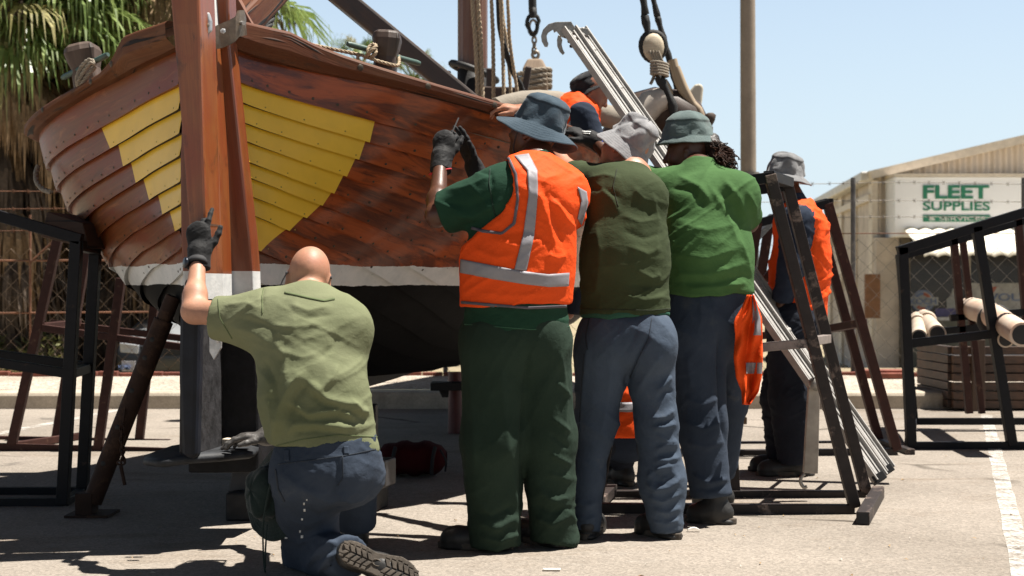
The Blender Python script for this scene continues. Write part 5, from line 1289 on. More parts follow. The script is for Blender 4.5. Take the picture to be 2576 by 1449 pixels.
def vnoise(P, seed=0):
    """smooth value noise in [-1, 1], P (n,3)"""
    I = np.floor(P).astype(np.int64); f = P - I; f = f * f * (3 - 2 * f); out = np.zeros(len(P))
    def hsh(i, j, k):
        x = (i * 374761393 + j * 668265263 + k * 2147483647 + seed * 144665) & 0x7fffffff
        x = ((x ^ (x >> 13)) * 1274126177) & 0x7fffffff; x = x ^ (x >> 16)
        return (x & 0xffff) / 32767.5 - 1
    for i in (0, 1):
        for j in (0, 1):
            for k in (0, 1):
                w = (f[:, 0] if i else 1 - f[:, 0]) * (f[:, 1] if j else 1 - f[:, 1]) * (f[:, 2] if k else 1 - f[:, 2]); out += w * hsh(I[:, 0] + i, I[:, 1] + j, I[:, 2] + k)
    return out
def ppx(Vv): return np.stack([CX + F * Vv[:, 0] / Vv[:, 1], HY - F * (Vv[:, 2] - HC) / Vv[:, 1]], 1)
def seg_dist(Q, poly):
    best = np.full(len(Q), 1e9); ends = np.zeros(len(Q)); tot = len(poly) - 1
    for i in range(tot):
        a, b = np.array(poly[i], float), np.array(poly[i + 1], float); ab = b - a
        t = np.clip(((Q - a) @ ab) / (ab @ ab), 0, 1); d = np.linalg.norm(Q - a - t[:, None] * ab, axis=1); m = d < best
        best[m] = d[m]; ends[m] = (i + t[m]) / tot
    return best, ends
def folds(Vv, Ff, strokes):
    """cloth folds modelled on the side that faces the street: ridges (+) and valleys (-) along drawn lines"""
    N = vnormals(Vv, Ff); Q = ppx(Vv); view = Vv - np.array([0, 0, HC]); view /= np.linalg.norm(view, axis=1)[:, None]
    fac = np.clip((-(N * view).sum(1)) * 2.2 + .25, 0, 1); off = np.zeros(len(Vv))
    for st in strokes:
        poly, w, amp = st[0], st[1], st[2]; d, e = seg_dist(Q, poly)
        tp = np.clip(np.minimum(e, 1 - e) * 5 + .1, 0, 1)
        off += amp * (.5 * np.exp(-(d / w) ** 2) + .6 * np.exp(-d / (w * .55))) * tp
    return Vv + N * (off * fac)[:, None]
def wrinkle(Vv, Ff, sc, amp, seed=0, mask=None, rot=.6):
    """sharp drag creases: ridged noise stretched along two slanted directions, plus a slow sag"""
    N = vnormals(Vv, Ff); off = np.zeros(len(Vv)); k = float(np.mean(sc))
    for q, (an, wgt) in enumerate(((rot, 1.), (-rot * .7, .8))):
        c, s_ = math.cos(an), math.sin(an); X = Vv[:, 0] * c + Vv[:, 2] * s_; Z = -Vv[:, 0] * s_ + Vv[:, 2] * c
        P = np.stack([X * k * .55, Vv[:, 1] * k * .7, Z * k * 1.9], 1); P = P + .5 * np.stack([vnoise(P * .6 + 7 * q, seed + 3)] * 3, 1)
        w = (1 - np.abs(vnoise(P, seed + q))) ** 5; w2 = (1 - np.abs(vnoise(P * 2.3 + 31, seed + 9 + q))) ** 4
        gate = np.clip(vnoise(Vv * k * .5 + 3 * q, seed + 17 + q) * 1.6 + .45, 0, 1)
        off += amp * wgt * gate * (1.5 * w + .45 * w2 - .25)
    off += amp * .5 * vnoise(Vv * k * .5, seed + 21)
    if mask is not None: off = off * mask(Vv)
    return Vv + N * off[:, None]
def sdf_part(S, name, mat, parent, smooth=1, strokes=None, wr=None, extra=None):
    Vv, Ff = S.mesh()
    if smooth: Vv = lap(Vv, Ff, smooth)
    for w in (wr or []): Vv = wrinkle(Vv, Ff, *w[:2], **(w[2] if len(w) > 2 else {}))
    if strokes: Vv = folds(Vv, Ff, strokes)
    return np_part(Vv, Ff, name, mat, parent)
def np_part(Vv, Ff, name, mat, parent):
    off = np.array(BASE[parent]); me = bpy.data.meshes.new(name)
    me.vertices.add(len(Vv)); me.vertices.foreach_set('co', (Vv - off).astype(np.float32).ravel())
    nf = len(Ff); me.loops.add(nf * 4); me.loops.foreach_set('vertex_index', Ff.astype(np.int32).ravel())
    me.polygons.add(nf); me.polygons.foreach_set('loop_start', np.arange(0, nf * 4, 4, dtype=np.int32)); me.polygons.foreach_set('loop_total', np.full(nf, 4, np.int32))
    me.polygons.foreach_set('use_smooth', np.ones(nf, bool)); me.update(calc_edges=True); me.validate()
    o = link(name, me, mat, parent)
    o_geo[o] = (Vv, Ff); return o
o_geo = {}
from mathutils.bvhtree import BVHTree
_bvh = {}
def bvh(o):
    if o not in _bvh: _bvh[o] = BVHTree.FromPolygons([tuple(v) for v in o_geo[o][0]], [tuple(int(i) for i in f) for f in o_geo[o][1]])
    return _bvh[o]
def hit(objs, px, py):
    org = V(0, 0, HC); d = (at(px, py, 1.) - org).normalized(); best = None
    for o in objs:
        r = bvh(o).ray_cast(org, d)
        if r[0] is not None and (best is None or r[3] < best[3]): best = r
    return best
def strip(objs, left, right, name, mat, parent, n=40, m=6, off=.004):
    """a band of trim lying on a garment: its two edges are drawn and laid down onto the garment's surface"""
    def samp(poly, t):
        L = [0]
        for i in range(1, len(poly)): L.append(L[-1] + math.dist(poly[i], poly[i - 1]))
        x = t * L[-1]; return float(np.interp(x, L, [p[0] for p in poly])), float(np.interp(x, L, [p[1] for p in poly]))
    rows = []; last = None
    for i in range(n + 1):
        a, b = samp(left, i / n), samp(right, i / n); r_ = []
        for j in range(m + 1):
            x, y = lerp(a[0], b[0], j / m), lerp(a[1], b[1], j / m); h = hit(objs, x, y)
            if h is not None:
                nn = h[1] if h[1].dot(h[0] - V(0, 0, HC)) < 0 else -h[1]
                p = h[0] + (nn * .5 - (h[0] - V(0, 0, HC)).normalized() * .5).normalized() * off; last = p.y
            else: p = None if last is None else at(x, y, last)
            r_.append(p)
        rows.append(r_)
    fb = next((p for r_ in rows for p in r_ if p is not None), None)
    if fb is None: print('STRIP MISSED', name, left[0]); return None
    rows = [[p if p is not None else fb for p in r_] for r_ in rows]
    mb = MB(); mb.grid(rows, 0, [[(i / n, j / m) for j in range(m + 1)] for i in range(n + 1)])
    o = part(mb, name, mat, parent); sd = o.modifiers.new('Solid', 'SOLIDIFY'); sd.thickness = .003; sd.offset = 0; return o
def seam(objs, poly, w, name, mat, parent, n=40, off=.002):
    L, Rr = [], []
    for i, p in enumerate(poly):
        a = poly[max(i - 1, 0)]; b = poly[min(i + 1, len(poly) - 1)]; dx, dy = b[0] - a[0], b[1] - a[1]; l = math.hypot(dx, dy)
        L.append((p[0] - dy / l * w / 2, p[1] + dx / l * w / 2)); Rr.append((p[0] + dy / l * w / 2, p[1] - dx / l * w / 2))
    return strip(objs, L, Rr, name, mat, parent, n, 2, off)
def basis(f, u):
    f = Vector(f).normalized(); u = Vector(u); u = (u - f * u.dot(f)).normalized(); l = u.cross(f).normalized()   # l: the person's left
    return f, u, l
def head(S, c, f, u, bald=False, k=1.0):
    f, u, l = basis(f, u); c = Vector(c)
    S.ell(c + u * .025 - f * .008, (l, f, u), (.077 * k, .098 * k, .095 * k), .02)
    S.ell(c - u * .02 + f * .03, (l, f, u), (.066 * k, .068 * k, .085 * k), .03)
    S.cone(c - u * .055 + f * .03, c - u * .088 + f * .066, .052, .032, .03)
    S.cone(c + l * .035 + f * .078 + u * .022, c - l * .035 + f * .078 + u * .022, .016, .016, .014)
    for s in (-1, 1):
        S.ell(c + l * s * .031 + f * .094 + u * .002, (l, f, u), (.015, .012, .011), .012, 's')
        S.ell(c + l * s * .031 + f * .081 + u * .002, (l, f, u), (.013, .012, .012), .004)
        S.ell(c + l * s * .045 + f * .06 - u * .03, (l, f, u), (.022, .025, .024), .02)
        e = c + l * s * .079 - f * .012 - u * .012
        S.ell(e, ((l * s * .85 - f * .5).normalized(), (f + l * s * .6).normalized(), u), (.009, .021, .034), .008)
        S.ell(e + l * s * .010 + f * .006, ((l * s * .85 - f * .5).normalized(), (f + l * s * .6).normalized(), u), (.006, .011, .02), .006, 's')
        S.ell(e - u * .028 + f * .003, (l, f, u), (.006, .009, .011), .006)
    S.cone(c + f * .094 + u * .012, c + f * .115 - u * .028, .008, .014, .012)
    for s in (-1, 1): S.ell(c + f * .104 - u * .032 + l * s * .013, (l, f, u), (.009, .011, .008), .008)
    S.ell(c + f * .096 - u * .056, (l, f, u), (.024, .009, .006), .006); S.ell(c + f * .094 - u * .066, (l, f, u), (.020, .010, .007), .006)
def hand(S, w, d, n, s, curls, size=1., spread=.06, thumb=(.75, .5), k=.010, fr=.0095):
    """w wrist, d towards the fingers, n the way the palm faces, s the thumb's side; curls: (knuckle, middle, tip) per finger"""
    d = Vector(d).normalized(); n = Vector(n); n = (n - d * n.dot(d)).normalized(); s = Vector(s); s = (s - d * s.dot(d) - n * s.dot(n)).normalized(); w = Vector(w); z = size
    S.cone(w - d * .03, w + d * .02 * z, .027 * z, .030 * z, .02, flat=(n, .75))
    S.cone(w + d * .02 * z, w + d * .082 * z, .034 * z, .043 * z, .02, flat=(n, .42))
    S.cone(w + d * .025 * z + s * .022 * z + n * .008, w + d * .06 * z + s * .03 * z + n * .006, .017 * z, .013 * z, .015)
    for i in range(4):
        cu = curls[i]; b = w + d * (.088 - (.004, 0, .003, .012)[i]) * z + s * (.031 - .0205 * i) * z
        a0 = (1.5 - i) * spread; dd = (d * math.cos(a0) + s * math.sin(a0)).normalized(); ang = 0; ln = (.95, 1.05, 1.0, .80)[i]; r = fr * z * (1, 1, .97, .88)[i]; p = b
        S.cone(w + d * .05 * z + s * (.024 - .016 * i) * z, b, r * 1.0, r * 1.1, .012)
        for j, L in enumerate((.044, .028, .022)):
            ang += cu[j]; q = p + (dd * math.cos(ang) + n * math.sin(ang)) * L * ln * z; S.cone(p, q, r * (1 - .08 * j), r * (1 - .08 * (j + 1)), k * .6); p = q
    t0 = w + d * .022 * z + s * .026 * z + n * .006; td = (s * thumb[0] + d * (1 - thumb[0] * .6) + n * .25).normalized(); t1 = t0 + td * .038 * z; t2 = t1 + (td + d * thumb[1] * .8).normalized() * .032 * z; t3 = t2 + (td + d * thumb[1] * 1.6 + n * .2).normalized() * .024 * z
    S.cone(t0, t1, .0145 * z, .0125 * z, .012); S.cone(t1, t2, .012 * z, .0105 * z, .006); S.cone(t2, t3, .0105 * z, .0085 * z, .006)
FIST = [(1.25, 1.45, .8)] * 4; RELAX = [(.25, .35, .25), (.3, .4, .3), (.35, .45, .3), (.4, .5, .3)]; FLAT = [(.08, .12, .1), (.06, .1, .1), (.08, .12, .1), (.12, .15, .1)]
def hat(parent, c, u, f, mats, rcx, rcy, hcr, brim, droop, wave=(), name='hat', seed=0, top_round=.018, crumple=.004, taper=.88):
    """soft brimmed hat: crown with a sewn top, stitched brim, both with cloth thickness"""
    f, u, l = basis(f, u) if False else basis(Vector(f), Vector(u)); 
    u = Vector(u).normalized(); f = Vector(f); f = (f - u * f.dot(u)).normalized(); l = u.cross(f)
    n = 72; rows, uvs = [], []
    prof = [(0, 1, 0), (.5, 1.0, .004), (.8, 1.0, .0), (.93, .985, 0), (1.0, .94, 0), (1.005, .86, 0)]
    def pt(th, fr, z): return Vector(c) + (f * math.cos(th) * rcx + l * math.sin(th) * rcy) * fr + u * z
    rn = np.random.RandomState(seed); ph = rn.rand(8) * 6.28
    def ring(fr, z, v, cr=1., th_off=0):
        r_ = []; q = []
        for i in range(n):
            th = 6.28319 * i / n
            e = crumple * cr * (math.sin(3 * th + ph[0] + v * 5) + .8 * math.sin(5 * th + ph[1] - v * 9) + .6 * math.sin(8 * th + ph[2] + v * 14))
            r_.append(pt(th, fr + e / rcx, z + e * .6)); q.append((i / n, v))
        rows.append(r_); uvs.append(q)
    top = taper
    for fr, z in ((.02, hcr + top_round), (.35, hcr + top_round * .9), (.65, hcr + top_round * .55), (.9, hcr - .002), (.985, hcr - .012)): ring(fr * top, z, .02 + .18 * fr, .8)
    ring(top * 1.012, hcr - .019, .205, .9); ring(top * 1.0, hcr - .024, .21, .9)
    for k_ in range(1, 9): t = k_ / 8; ring(lerp(top, 1, t) + .012 * math.sin(t * 3.14), lerp(hcr - .024, .004, t), .21 + .3 * t, 1.1)
    def brim_ring(t, dz):
        r_, q = [], []
        for i in range(n):
            th = 6.28319 * i / n; w_ = sum(a * math.cos(m * th - p0) for m, a, p0 in wave)
            rr = 1 + 0; ex = t * brim
            dr = droop + w_
            p = Vector(c) + (f * math.cos(th) * (rcx + ex * math.cos(dr)) + l * math.sin(th) * (rcy + ex * math.cos(dr))) - u * (ex * math.sin(dr) + .10 * ex * ex / max(brim, .01) * (1 if dr > 0 else 0)) + u * dz
            r_.append(p + u * .0015 * math.sin(th * 9 + ph[3]) * t); q.append((i / n, .55 + .4 * t))
        rows.append(r_); uvs.append(q)
    for k_ in range(0, 11): brim_ring(k_ / 10, .0)
    for k_ in range(10, -1, -2): brim_ring(k_ / 10, -.004)
    ring(.955, -.002, .5, 0); ring(.955, .03, .45, .6); ring(top * .93, hcr - .03, .3, .6); ring(top * .5, hcr - .01, .1, .5); ring(.02, hcr + top_round - .012, .02, 0)
    mb = MB(); mb.grid(rows, 0, uvs, True, True); o = part(mb, name, mats, parent)
    return o
def m_hat(name, c, c2):
    k = NT(name); v = k.coord(); uv = k.coord('UV'); sx = k.node('ShaderNodeSeparateXYZ'); k.ln(uv, sx.inputs[0])
    col = k.ramp(k.noise(v, 16, 5, .65), [(.3, c), (.7, c2)])
    col = k.mix(.3, col, k.ramp(k.noise(v, 420, 2, .5), [(.3, .55), (.7, 1)]), 'MULTIPLY')
    vv = sx.outputs['Y']
    st = k.math('SINE', k.math('MULTIPLY', vv, 96.0)); msk = k.math('GREATER_THAN', vv, .56); seam_ = k.math('POWER', k.math('MAXIMUM', st, 0.0), 6.0)
    h = k.math('MULTIPLY', k.math('MULTIPLY', seam_, msk), -.6)
    pk = k.noise(k.coord('UV', (46, 3, 1)), 1.6, 3, .6)
    h = k.math('ADD', h, k.math('MULTIPLY', k.math('MULTIPLY', pk, msk), 1.0))
    top = k.math('LESS_THAN', k.math('ABSOLUTE', k.math('SUBTRACT', vv, .207)), .006)
    col = k.mix(k.math('MULTIPLY', top, .6), col, tuple(x * .45 for x in c))
    k.base(col); k.set(Roughness=.92, Sheen_Weight=.15); k.p.inputs['Specular IOR Level'].default_value = .2
    b = k.bump(h, .5, .003); b = k.bump(k.noise(v, 34, 4, .6, .5), .45, .008, b); k.bump(k.noise(v, 420, 2), .25, .001, b)
    return k.m
def boot(S, ank, toe, heel_back=.07, h=.0, r=.045):
    ank, toe = Vector(ank), Vector(toe); d = (toe - ank); d.z = 0; L = d.length; d.normalize(); g = h
    S.cone(V(ank.x, ank.y, g + .05) - d * heel_back * .5, V(ank.x, ank.y, g + .05) + d * .03, .042, .046, .03)
    S.cone(V(ank.x, ank.y, g + .055) + d * .02, V(toe.x, toe.y, g + .035) - d * .04, .046, .042, .03)
    S.cone(V(toe.x, toe.y, g + .04) - d * .06, V(toe.x, toe.y, g + .036) - d * .04, .05, .044, .03)
    S.cone(V(ank.x, ank.y, g + .04), ank + V(0, 0, .10), .047, .052, .03)
    S.cone(V(ank.x, ank.y, g + .010) - d * (heel_back * .55), V(toe.x, toe.y, g + .010) - d * .04, .046, .050, .01, flat=(V(0, 0, 1), .45))
    S.cut(V(0, 0, g), V(0, 0, -1))
def box_of(pts, m=.2):
    A = np.array([tuple(p) for p in pts]); return A.min(0) - m, A.max(0) + m
# ---- people ---------------------------------------------------------------------------------------------
SK_BROWN = m_skin('brown_skin', (.085, .036, .020), rough=.42)
SK_TAN = m_skin('tan_skin', (.40, .20, .125), rough=.48)
SK_FAIR = m_skin('sunned_fair_skin', (.43, .235, .155), rough=.55)
SK_RED = m_skin('ruddy_skin', (.28, .12, .075), rough=.45)
M_GLOVE = m_cloth('black_work_glove', (.016, .016, .017), rough=.7, weave=.5, fold=.3, sheen=.05)
M_GLOVER = m_plain('grey_rubber_glove', (.075, .07, .066), .42, var=.45, scale=30, bump=.3, bscale=80)
M_BOOT = m_plain('black_boot_leather', (.014, .013, .012), .55, var=.4, bump=.4)
M_SOLE = m_plain('dusty_boot_sole', (.075, .06, .046), .8, var=.35, scale=20, bump=.4)
M_ORANGE = m_cloth('hi_vis_orange', (.86, .085, .008), rough=.75, var=.05, fold=.5, fs=(8, 8, 5), weave=.15, sheen=0)
M_REFL = m_plain('grey_reflective_tape', (.25, .24, .26), .55, .1, var=.08, scale=12, bump=.25, bscale=45)
M_TRIMG = m_plain('grey_binding', (.10, .085, .10), .8, var=.15)
def body(parent, J, mat, hands=(), k=1., h=.007, legs=True):
    pts = [J[n] for n in J if isinstance(J[n], Vector) and n not in ('f', 'u', 'F')]
    lo, hi = box_of(pts, .17); S = Sdf(lo, hi, h); F_ = J['F']
    S.cone(J['pel'], J['waist'], .135 * k, .125 * k, .05, flat=(F_, .7)); S.cone(J['waist'], J['chest'], .125 * k, .14 * k, .06, flat=(F_, .68))
    S.cone(J['chest'], J['neckb'], .135 * k, .07, .06, flat=(F_, .7))
    for s in 'LR':
        S.cone(J['neckb'] - V(0, 0, .03), J['sh' + s], .06, .055, .06)
        S.cone(J['sh' + s], J['el' + s], .054 * k, .043 * k, .05); S.cone(J['el' + s], J['wr' + s], .043 * k, .028, .025)
        m = lerp(J['el' + s], J['wr' + s], .28); S.ell(m, (V(1, 0, 0), V(0, 1, 0), V(0, 0, 1)), (.042 * k, .042 * k, .05 * k), .03)
        if legs:
            S.cone(J['pel'], J['hip' + s], .11, .085, .05); S.cone(J['hip' + s], J['kn' + s], .08, .052, .04); S.cone(J['kn' + s], J['an' + s], .052, .036, .03)
    hc = J['head']; f, u, l = basis(J['f'], J['u'])
    S.cone(J['neckb'], hc - u * .05 - f * .022, .064, .058, .045)
    head(S, hc, f, u)
    for hd in hands: hand(S, **hd)
    return sdf_part(S, 'body', mat, parent, 1)
def bootpair(parent, defs):
    for (ank, toe) in defs:
        lo, hi = box_of([ank, toe], .16); lo[2] = -.03; S = Sdf(lo, hi, .006); boot(S, ank, toe); o = sdf_part(S, 'boot', M_BOOT, parent)
        d = (Vector(toe) - Vector(ank)); d.z = 0; d.normalize(); n = V(-d.y, d.x, 0)
        mb = MB(); P = []
        for i in range(24):
            a = 6.283 * i / 24; c_ = math.cos(a); P.append(lerp(Vector(ank), Vector(toe), .47) * V(1, 1, 0) if False else V(0, 0, 0))
        L = (Vector(toe) - Vector(ank)); L.z = 0; L = L.length; c = V(ank.x, ank.y, 0) + d * (L * .5 - .035)
        P = [c + d * math.cos(a) * (L * .5 + .055) + n * math.sin(a) * (.05 + .004 * math.cos(a)) + V(0, 0, .001) for a in [6.283 * i / 28 for i in range(28)]]
        mb.prism(P, V(0, 0, .026)); part(mb, 'sole', M_SOLE, o, .004)
def glove(parent, specs, mat=M_GLOVE, h=.004, cuff=.05, name='glove', cuffmat=None):
    out = []
    for sp in specs:
        sp = dict(sp); cf = sp.pop('cuffdir', None); w = Vector(sp['w']); lo, hi = box_of([w], .25); S = Sdf(lo, hi, h); hand(S, **sp)
        d = Vector(sp['d']).normalized(); cd = Vector(cf).normalized() if cf is not None else -d
        S.cone(w + d * .02, w + cd * cuff, .036 * sp.get('size', 1), .040 * sp.get('size', 1), .02, capb=True)
        out.append(sdf_part(S, name, mat, parent, 1, wr=[((60, 60, 60), .0012, {'seed': 4})]))
    return out

# ======== 1. kneeling man ==================================================================================
K = thing('person', 'bald kneeling man in a faded sage green T-shirt and blue work trousers, back to the street, hand on the rudder', 'person', tuple(G(800, 1440)))
K['label'] = 'bald man kneeling in a faded sage green T-shirt, one gloved hand up on the rudder'
FK = V(-.12, .97, .2)
JK = dict(F=FK, pel=at(822, 1150, 5.14), waist=at(808, 1030, 5.12), chest=at(780, 860, 5.2), neckb=at(778, 762, 5.3), head=at(777, 700, 5.40), f=V(-.12, .9, -.38), u=V(.07, .3, .9),
          shL=at(650, 800, 5.23), elL=at(488, 783, 5.30), wrL=at(498, 655, 5.46), shR=at(880, 810, 5.2), elR=at(800, 985, 5.62), wrR=at(690, 1096, 5.78),
          hipL=at(765, 1185, 5.13), knL=at(775, 1385, 5.36), anL=at(868, 1392, 5.0), hipR=at(885, 1185, 5.16), knR=at(885, 1175, 5.62), anR=at(893, 1330, 5.72))
kb2 = body(K, JK, SK_FAIR, k=1.02)
M_SAGE = m_cloth('faded_sage_cotton', (.138, .155, .080), c2=(.190, .202, .118), var=.06, fold=.32, fs=(6, 6, 6), patch=2.2)
lo, hi = box_of([at(520, 735, 5.1), at(970, 1180, 5.3), at(800, 900, 4.9), at(800, 900, 5.6)], .05); S = Sdf(lo, hi, .0065)
c_ = lambda x, y, d: at(x, y, d)
S.cone(c_(820, 1145, 5.13), c_(792, 1010, 5.13), .194, .182, .06, flat=(FK, .74)); S.cone(c_(792, 1010, 5.13), c_(780, 880, 5.2), .182, .186, .08, flat=(FK, .74))
S.cone(c_(783, 880, 5.2), c_(775, 800, 5.25), .18, .14, .08, flat=(FK, .74))
S.cone(c_(655, 805, 5.24), c_(860, 828, 5.22), .095, .088, .07); S.cone(c_(778, 775, 5.30), c_(690, 790, 5.25), .075, .085, .05); S.cone(c_(778, 775, 5.30), c_(850, 805, 5.24), .075, .08, .05)
S.cone(c_(665, 812, 5.23), c_(540, 799, 5.26), .103, .080, .06, capb=True); S.cone(c_(545, 799, 5.26), c_(500, 797, 5.27), .068, .066, .0, 's')
S.cone(c_(868, 825, 5.2), c_(840, 900, 5.45), .09, .075, .06, capb=True)
S.cone(c_(778, 775, 5.31), c_(778, 738, 5.345), .078, .069, .03, capb=True); S.cone(c_(778, 756, 5.33), c_(778, 700, 5.38), .062, .064, .0, 's')
hb = c_(820, 1126, 5.1); hdir = V(-.10, .0, -1); S.cut(hb, hdir, wob=(.004, 23))
KS = [([(664, 722), (658, 745), (661, 775)], 5, -.005), ([(726, 764), (775, 783), (833, 770)], 11, .007), ([(720, 778), (770, 800), (840, 790)], 12, -.006), ([(681, 819), (740, 823), (807, 815)], 9, .005),
      ([(560, 770), (620, 762), (650, 776)], 9, .006), ([(575, 820), (640, 838), (690, 870)], 14, .008), ([(600, 800), (660, 815), (700, 835)], 9, -.006),
      ([(694, 1100), (706, 1020), (735, 965), (770, 930)], 17, .018), ([(725, 1060), (742, 1000), (775, 960)], 15, -.014), ([(719, 1006), (775, 1041), (852, 1030), (909, 1055)], 11, .013), ([(725, 1025), (780, 1060), (850, 1050), (905, 1070)], 9, -.010),
      ([(762, 962), (824, 1004), (894, 1020), (930, 1046)], 12, .014), ([(770, 985), (820, 1020), (880, 1036), (925, 1060)], 8, -.010), ([(719, 1100), (740, 1068), (789, 1064), (862, 1075), (930, 1070)], 12, .012), ([(730, 1090), (790, 1084), (870, 1092)], 9, -.009),
      ([(771, 957), (806, 980), (836, 950), (850, 915)], 10, .011), ([(660, 900), (690, 960), (700, 1030)], 16, -.012), ([(672, 1000), (690, 1060), (690, 1120)], 11, .010), ([(800, 905), (840, 870), (850, 840)], 10, -.006), ([(880, 1000), (905, 1040), (925, 1030)], 9, .010), ([(700, 880), (760, 900), (800, 890)], 12, .005), ([(690, 855), (720, 905), (716, 960)], 12, .007), ([(840, 950), (880, 930), (915, 900)], 11, .006)]
ksh = sdf_part(S, 'shirt', M_SAGE, K, 2, KS, [((6, 6, 6), .0034, {'seed': 2})])
M_SEAMK = m_plain('sage_seam', (.10, .125, .055), .95, bump=0)
seam([ksh], [(665, 715), (659, 745), (660, 790)], 2.2, 'seam', M_SEAMK, ksh, 20, .0006); seam([ksh], [(688, 1123), (760, 1106), (850, 1094), (950, 1099)], 2.0, 'seam', M_SEAMK, ksh, 40, .0006); seam([ksh], [(548, 752), (553, 800), (584, 852)], 2.0, 'seam', M_SEAMK, ksh, 20, .0006)
seam([ksh], [(716, 736), (745, 742), (780, 750), (815, 757), (842, 752)], 4.5, 'collar', M_SEAMK, ksh, 24, .002)
M_NAVYT = m_cloth('washed_navy_drill', (.028, .040, .062), c2=(.046, .060, .086), var=.12, fold=.4, fs=(7, 7, 5), dirt=(.085, .09, .095))
M_NAVYT2 = m_cloth('faded_denim_blue', (.043, .061, .092), c2=(.065, .087, .122), var=.12, fold=.45, fs=(7, 7, 5), dirt=(.11, .12, .13))
lo, hi = box_of([at(690, 1110, 5.1), at(960, 1420, 5.1), at(800, 1300, 4.8), at(800, 1300, 5.9)], .08); S = Sdf(lo, hi, .0075)
S.cone(c_(808, 1160, 5.13), c_(834, 1168, 5.13), .164, .162, .06, flat=(FK, .82)); S.cone(c_(822, 1120, 5.12), c_(822, 1160, 5.12), .172, .172, .04, flat=(FK, .75))
S.ell(c_(856, 1188, 5.10), (V(1, 0, 0), V(0, 1, 0), V(0, 0, 1)), (.112, .125, .112), .05); S.ell(c_(778, 1190, 5.10), (V(1, 0, 0), V(0, 1, 0), V(0, 0, 1)), (.112, .12, .12), .05)
S.cone(c_(768, 1200, 5.13), c_(780, 1385, 5.34), .125, .10, .05); S.cone(c_(784, 1398, 5.34), c_(878, 1402, 4.98), .098, .075, .05, capb=True)
S.cone(c_(890, 1190, 5.2), c_(888, 1195, 5.62), .115, .095, .05); S.cone(c_(888, 1195, 5.62), c_(896, 1320, 5.70), .095, .08, .04, capb=True)
S.cut(c_(822, 1106, 5.1), V(-.1, 0, 1)); S.cut(V(0, 0, .006), V(0, 0, -1))
KT = [([(700, 1180), (760, 1230), (830, 1262), (900, 1240)], 13, .010), ([(735, 1260), (800, 1300), (880, 1270)], 14, -.010), ([(850, 1150), (848, 1215), (836, 1255)], 7, -.012), ([(715, 1300), (770, 1320), (830, 1300)], 10, .006), ([(740, 1370), (800, 1350), (850, 1370)], 10, .010), ([(770, 1430), (810, 1380), (850, 1365)], 9, .013), ([(800, 1445), (830, 1400), (862, 1385)], 8, .012), ([(785, 1420), (825, 1390)], 6, -.010), ([(815, 1440), (845, 1400)], 6, -.010), ([(848, 1240), (880, 1262), (925, 1250)], 9, .01)]
ktr = sdf_part(S, 'trousers', M_NAVYT, K, 1, KT, [((6, 6, 7), .004, {'seed': 7}), ((11, 11, 11), .003, {'seed': 8})])
M_SEAMN = m_plain('navy_seam', (.016, .022, .032), .95, bump=0); M_SPLASH = m_plain('white_paint_drip', (.6, .62, .62), .6, bump=0)
seam([ktr], [(700, 1168), (780, 1158), (870, 1146), (945, 1130)], 2.5, 'seam', M_SEAMN, ktr, 40, .0006); seam([ktr], [(862, 1148), (863, 1200), (850, 1222)], 2.2, 'seam', M_SEAMN, ktr, 20, .0006); seam([ktr], [(693, 1180), (700, 1230), (716, 1262)], 4, 'pocket', M_SEAMN, ktr, 20, .0008)
for (x0, y0, x1, y1) in ((715, 1131, 727, 1160), (863, 1122, 876, 1142)): strip([ktr], [(x0, y0), (x0 + 2, y1)], [(x1, y0), (x1 + 2, y1)], 'belt_loop', M_NAVYT, ktr, 8, 4, .003)
for (x, y, w, h_) in ((765, 1267, 2, 5), (766, 1283, 2.4, 6), (760, 1306, 2, 4), (760, 1350, 3, 7), (755, 1337, 2, 5), (720, 1353, 3, 3), (772, 1257, 1.5, 3)): strip([ktr], [(x - w, y - h_ / 2), (x - w, y + h_ / 2)], [(x + w, y - h_ / 2), (x + w, y + h_ / 2)], 'paint_drip', M_SPLASH, ktr, 3, 3, .001)
glove(K, [dict(w=JK['wrL'] + V(.003, .01, .015), d=V(-.08, .16, 1), n=V(.15, 1, -.1), s=V(1, -.05, .1), curls=[(.15, .25, .2), (.5, .8, .5), (.55, .9, .5), (.5, .9, .5)], size=1.12, spread=.10, thumb=(.6, .9), cuffdir=V(.0, -.3, -1))])
glove(K, [dict(w=JK['wrR'] + V(-.01, -.01, .0), d=V(-1, -.05, -.04), n=V(.0, -.1, -1), s=V(-.1, -1, 0), curls=[(.2, .35, .3), (.15, .35, .3), (.2, .4, .3), (.2, .4, .3)], size=1.12, spread=.08, thumb=(.35, .6), cuffdir=V(1, .25, .2))], M_GLOVER)
# watch
wt = MB(); cW = lerp(JK['wrL'], JK['elL'], .07); ax = (JK['elL'] - JK['wrL']).normalized(); xx = ax.cross(V(0, 1, 0)).normalized(); yy = ax.cross(xx)
R_ = []
for z in (-.012, .012): R_.append([cW + ax * z + (xx * math.cos(a) + yy * math.sin(a)) * .041 for a in [6.283 * i / 24 for i in range(24)]])
wt.grid(R_, 0, None, True, True); o = part(wt, 'watch', M_RUBBER, K); sd = o.modifiers.new('Solid', 'SOLIDIFY'); sd.thickness = .004
wt = MB(); cc = cW + V(-.036, -.022, .004); wt.lathe([(0, .0), (.021, 0), (.021, .009), (.017, .012), (0, .012)], 20, Matrix.Translation(cc) @ V(-.85, -.5, .1).to_track_quat('Z', 'Y').to_matrix().to_4x4()); part(wt, 'watch_case', m_plain('dark_watch', (.03, .035, .045), .3, .6), o)
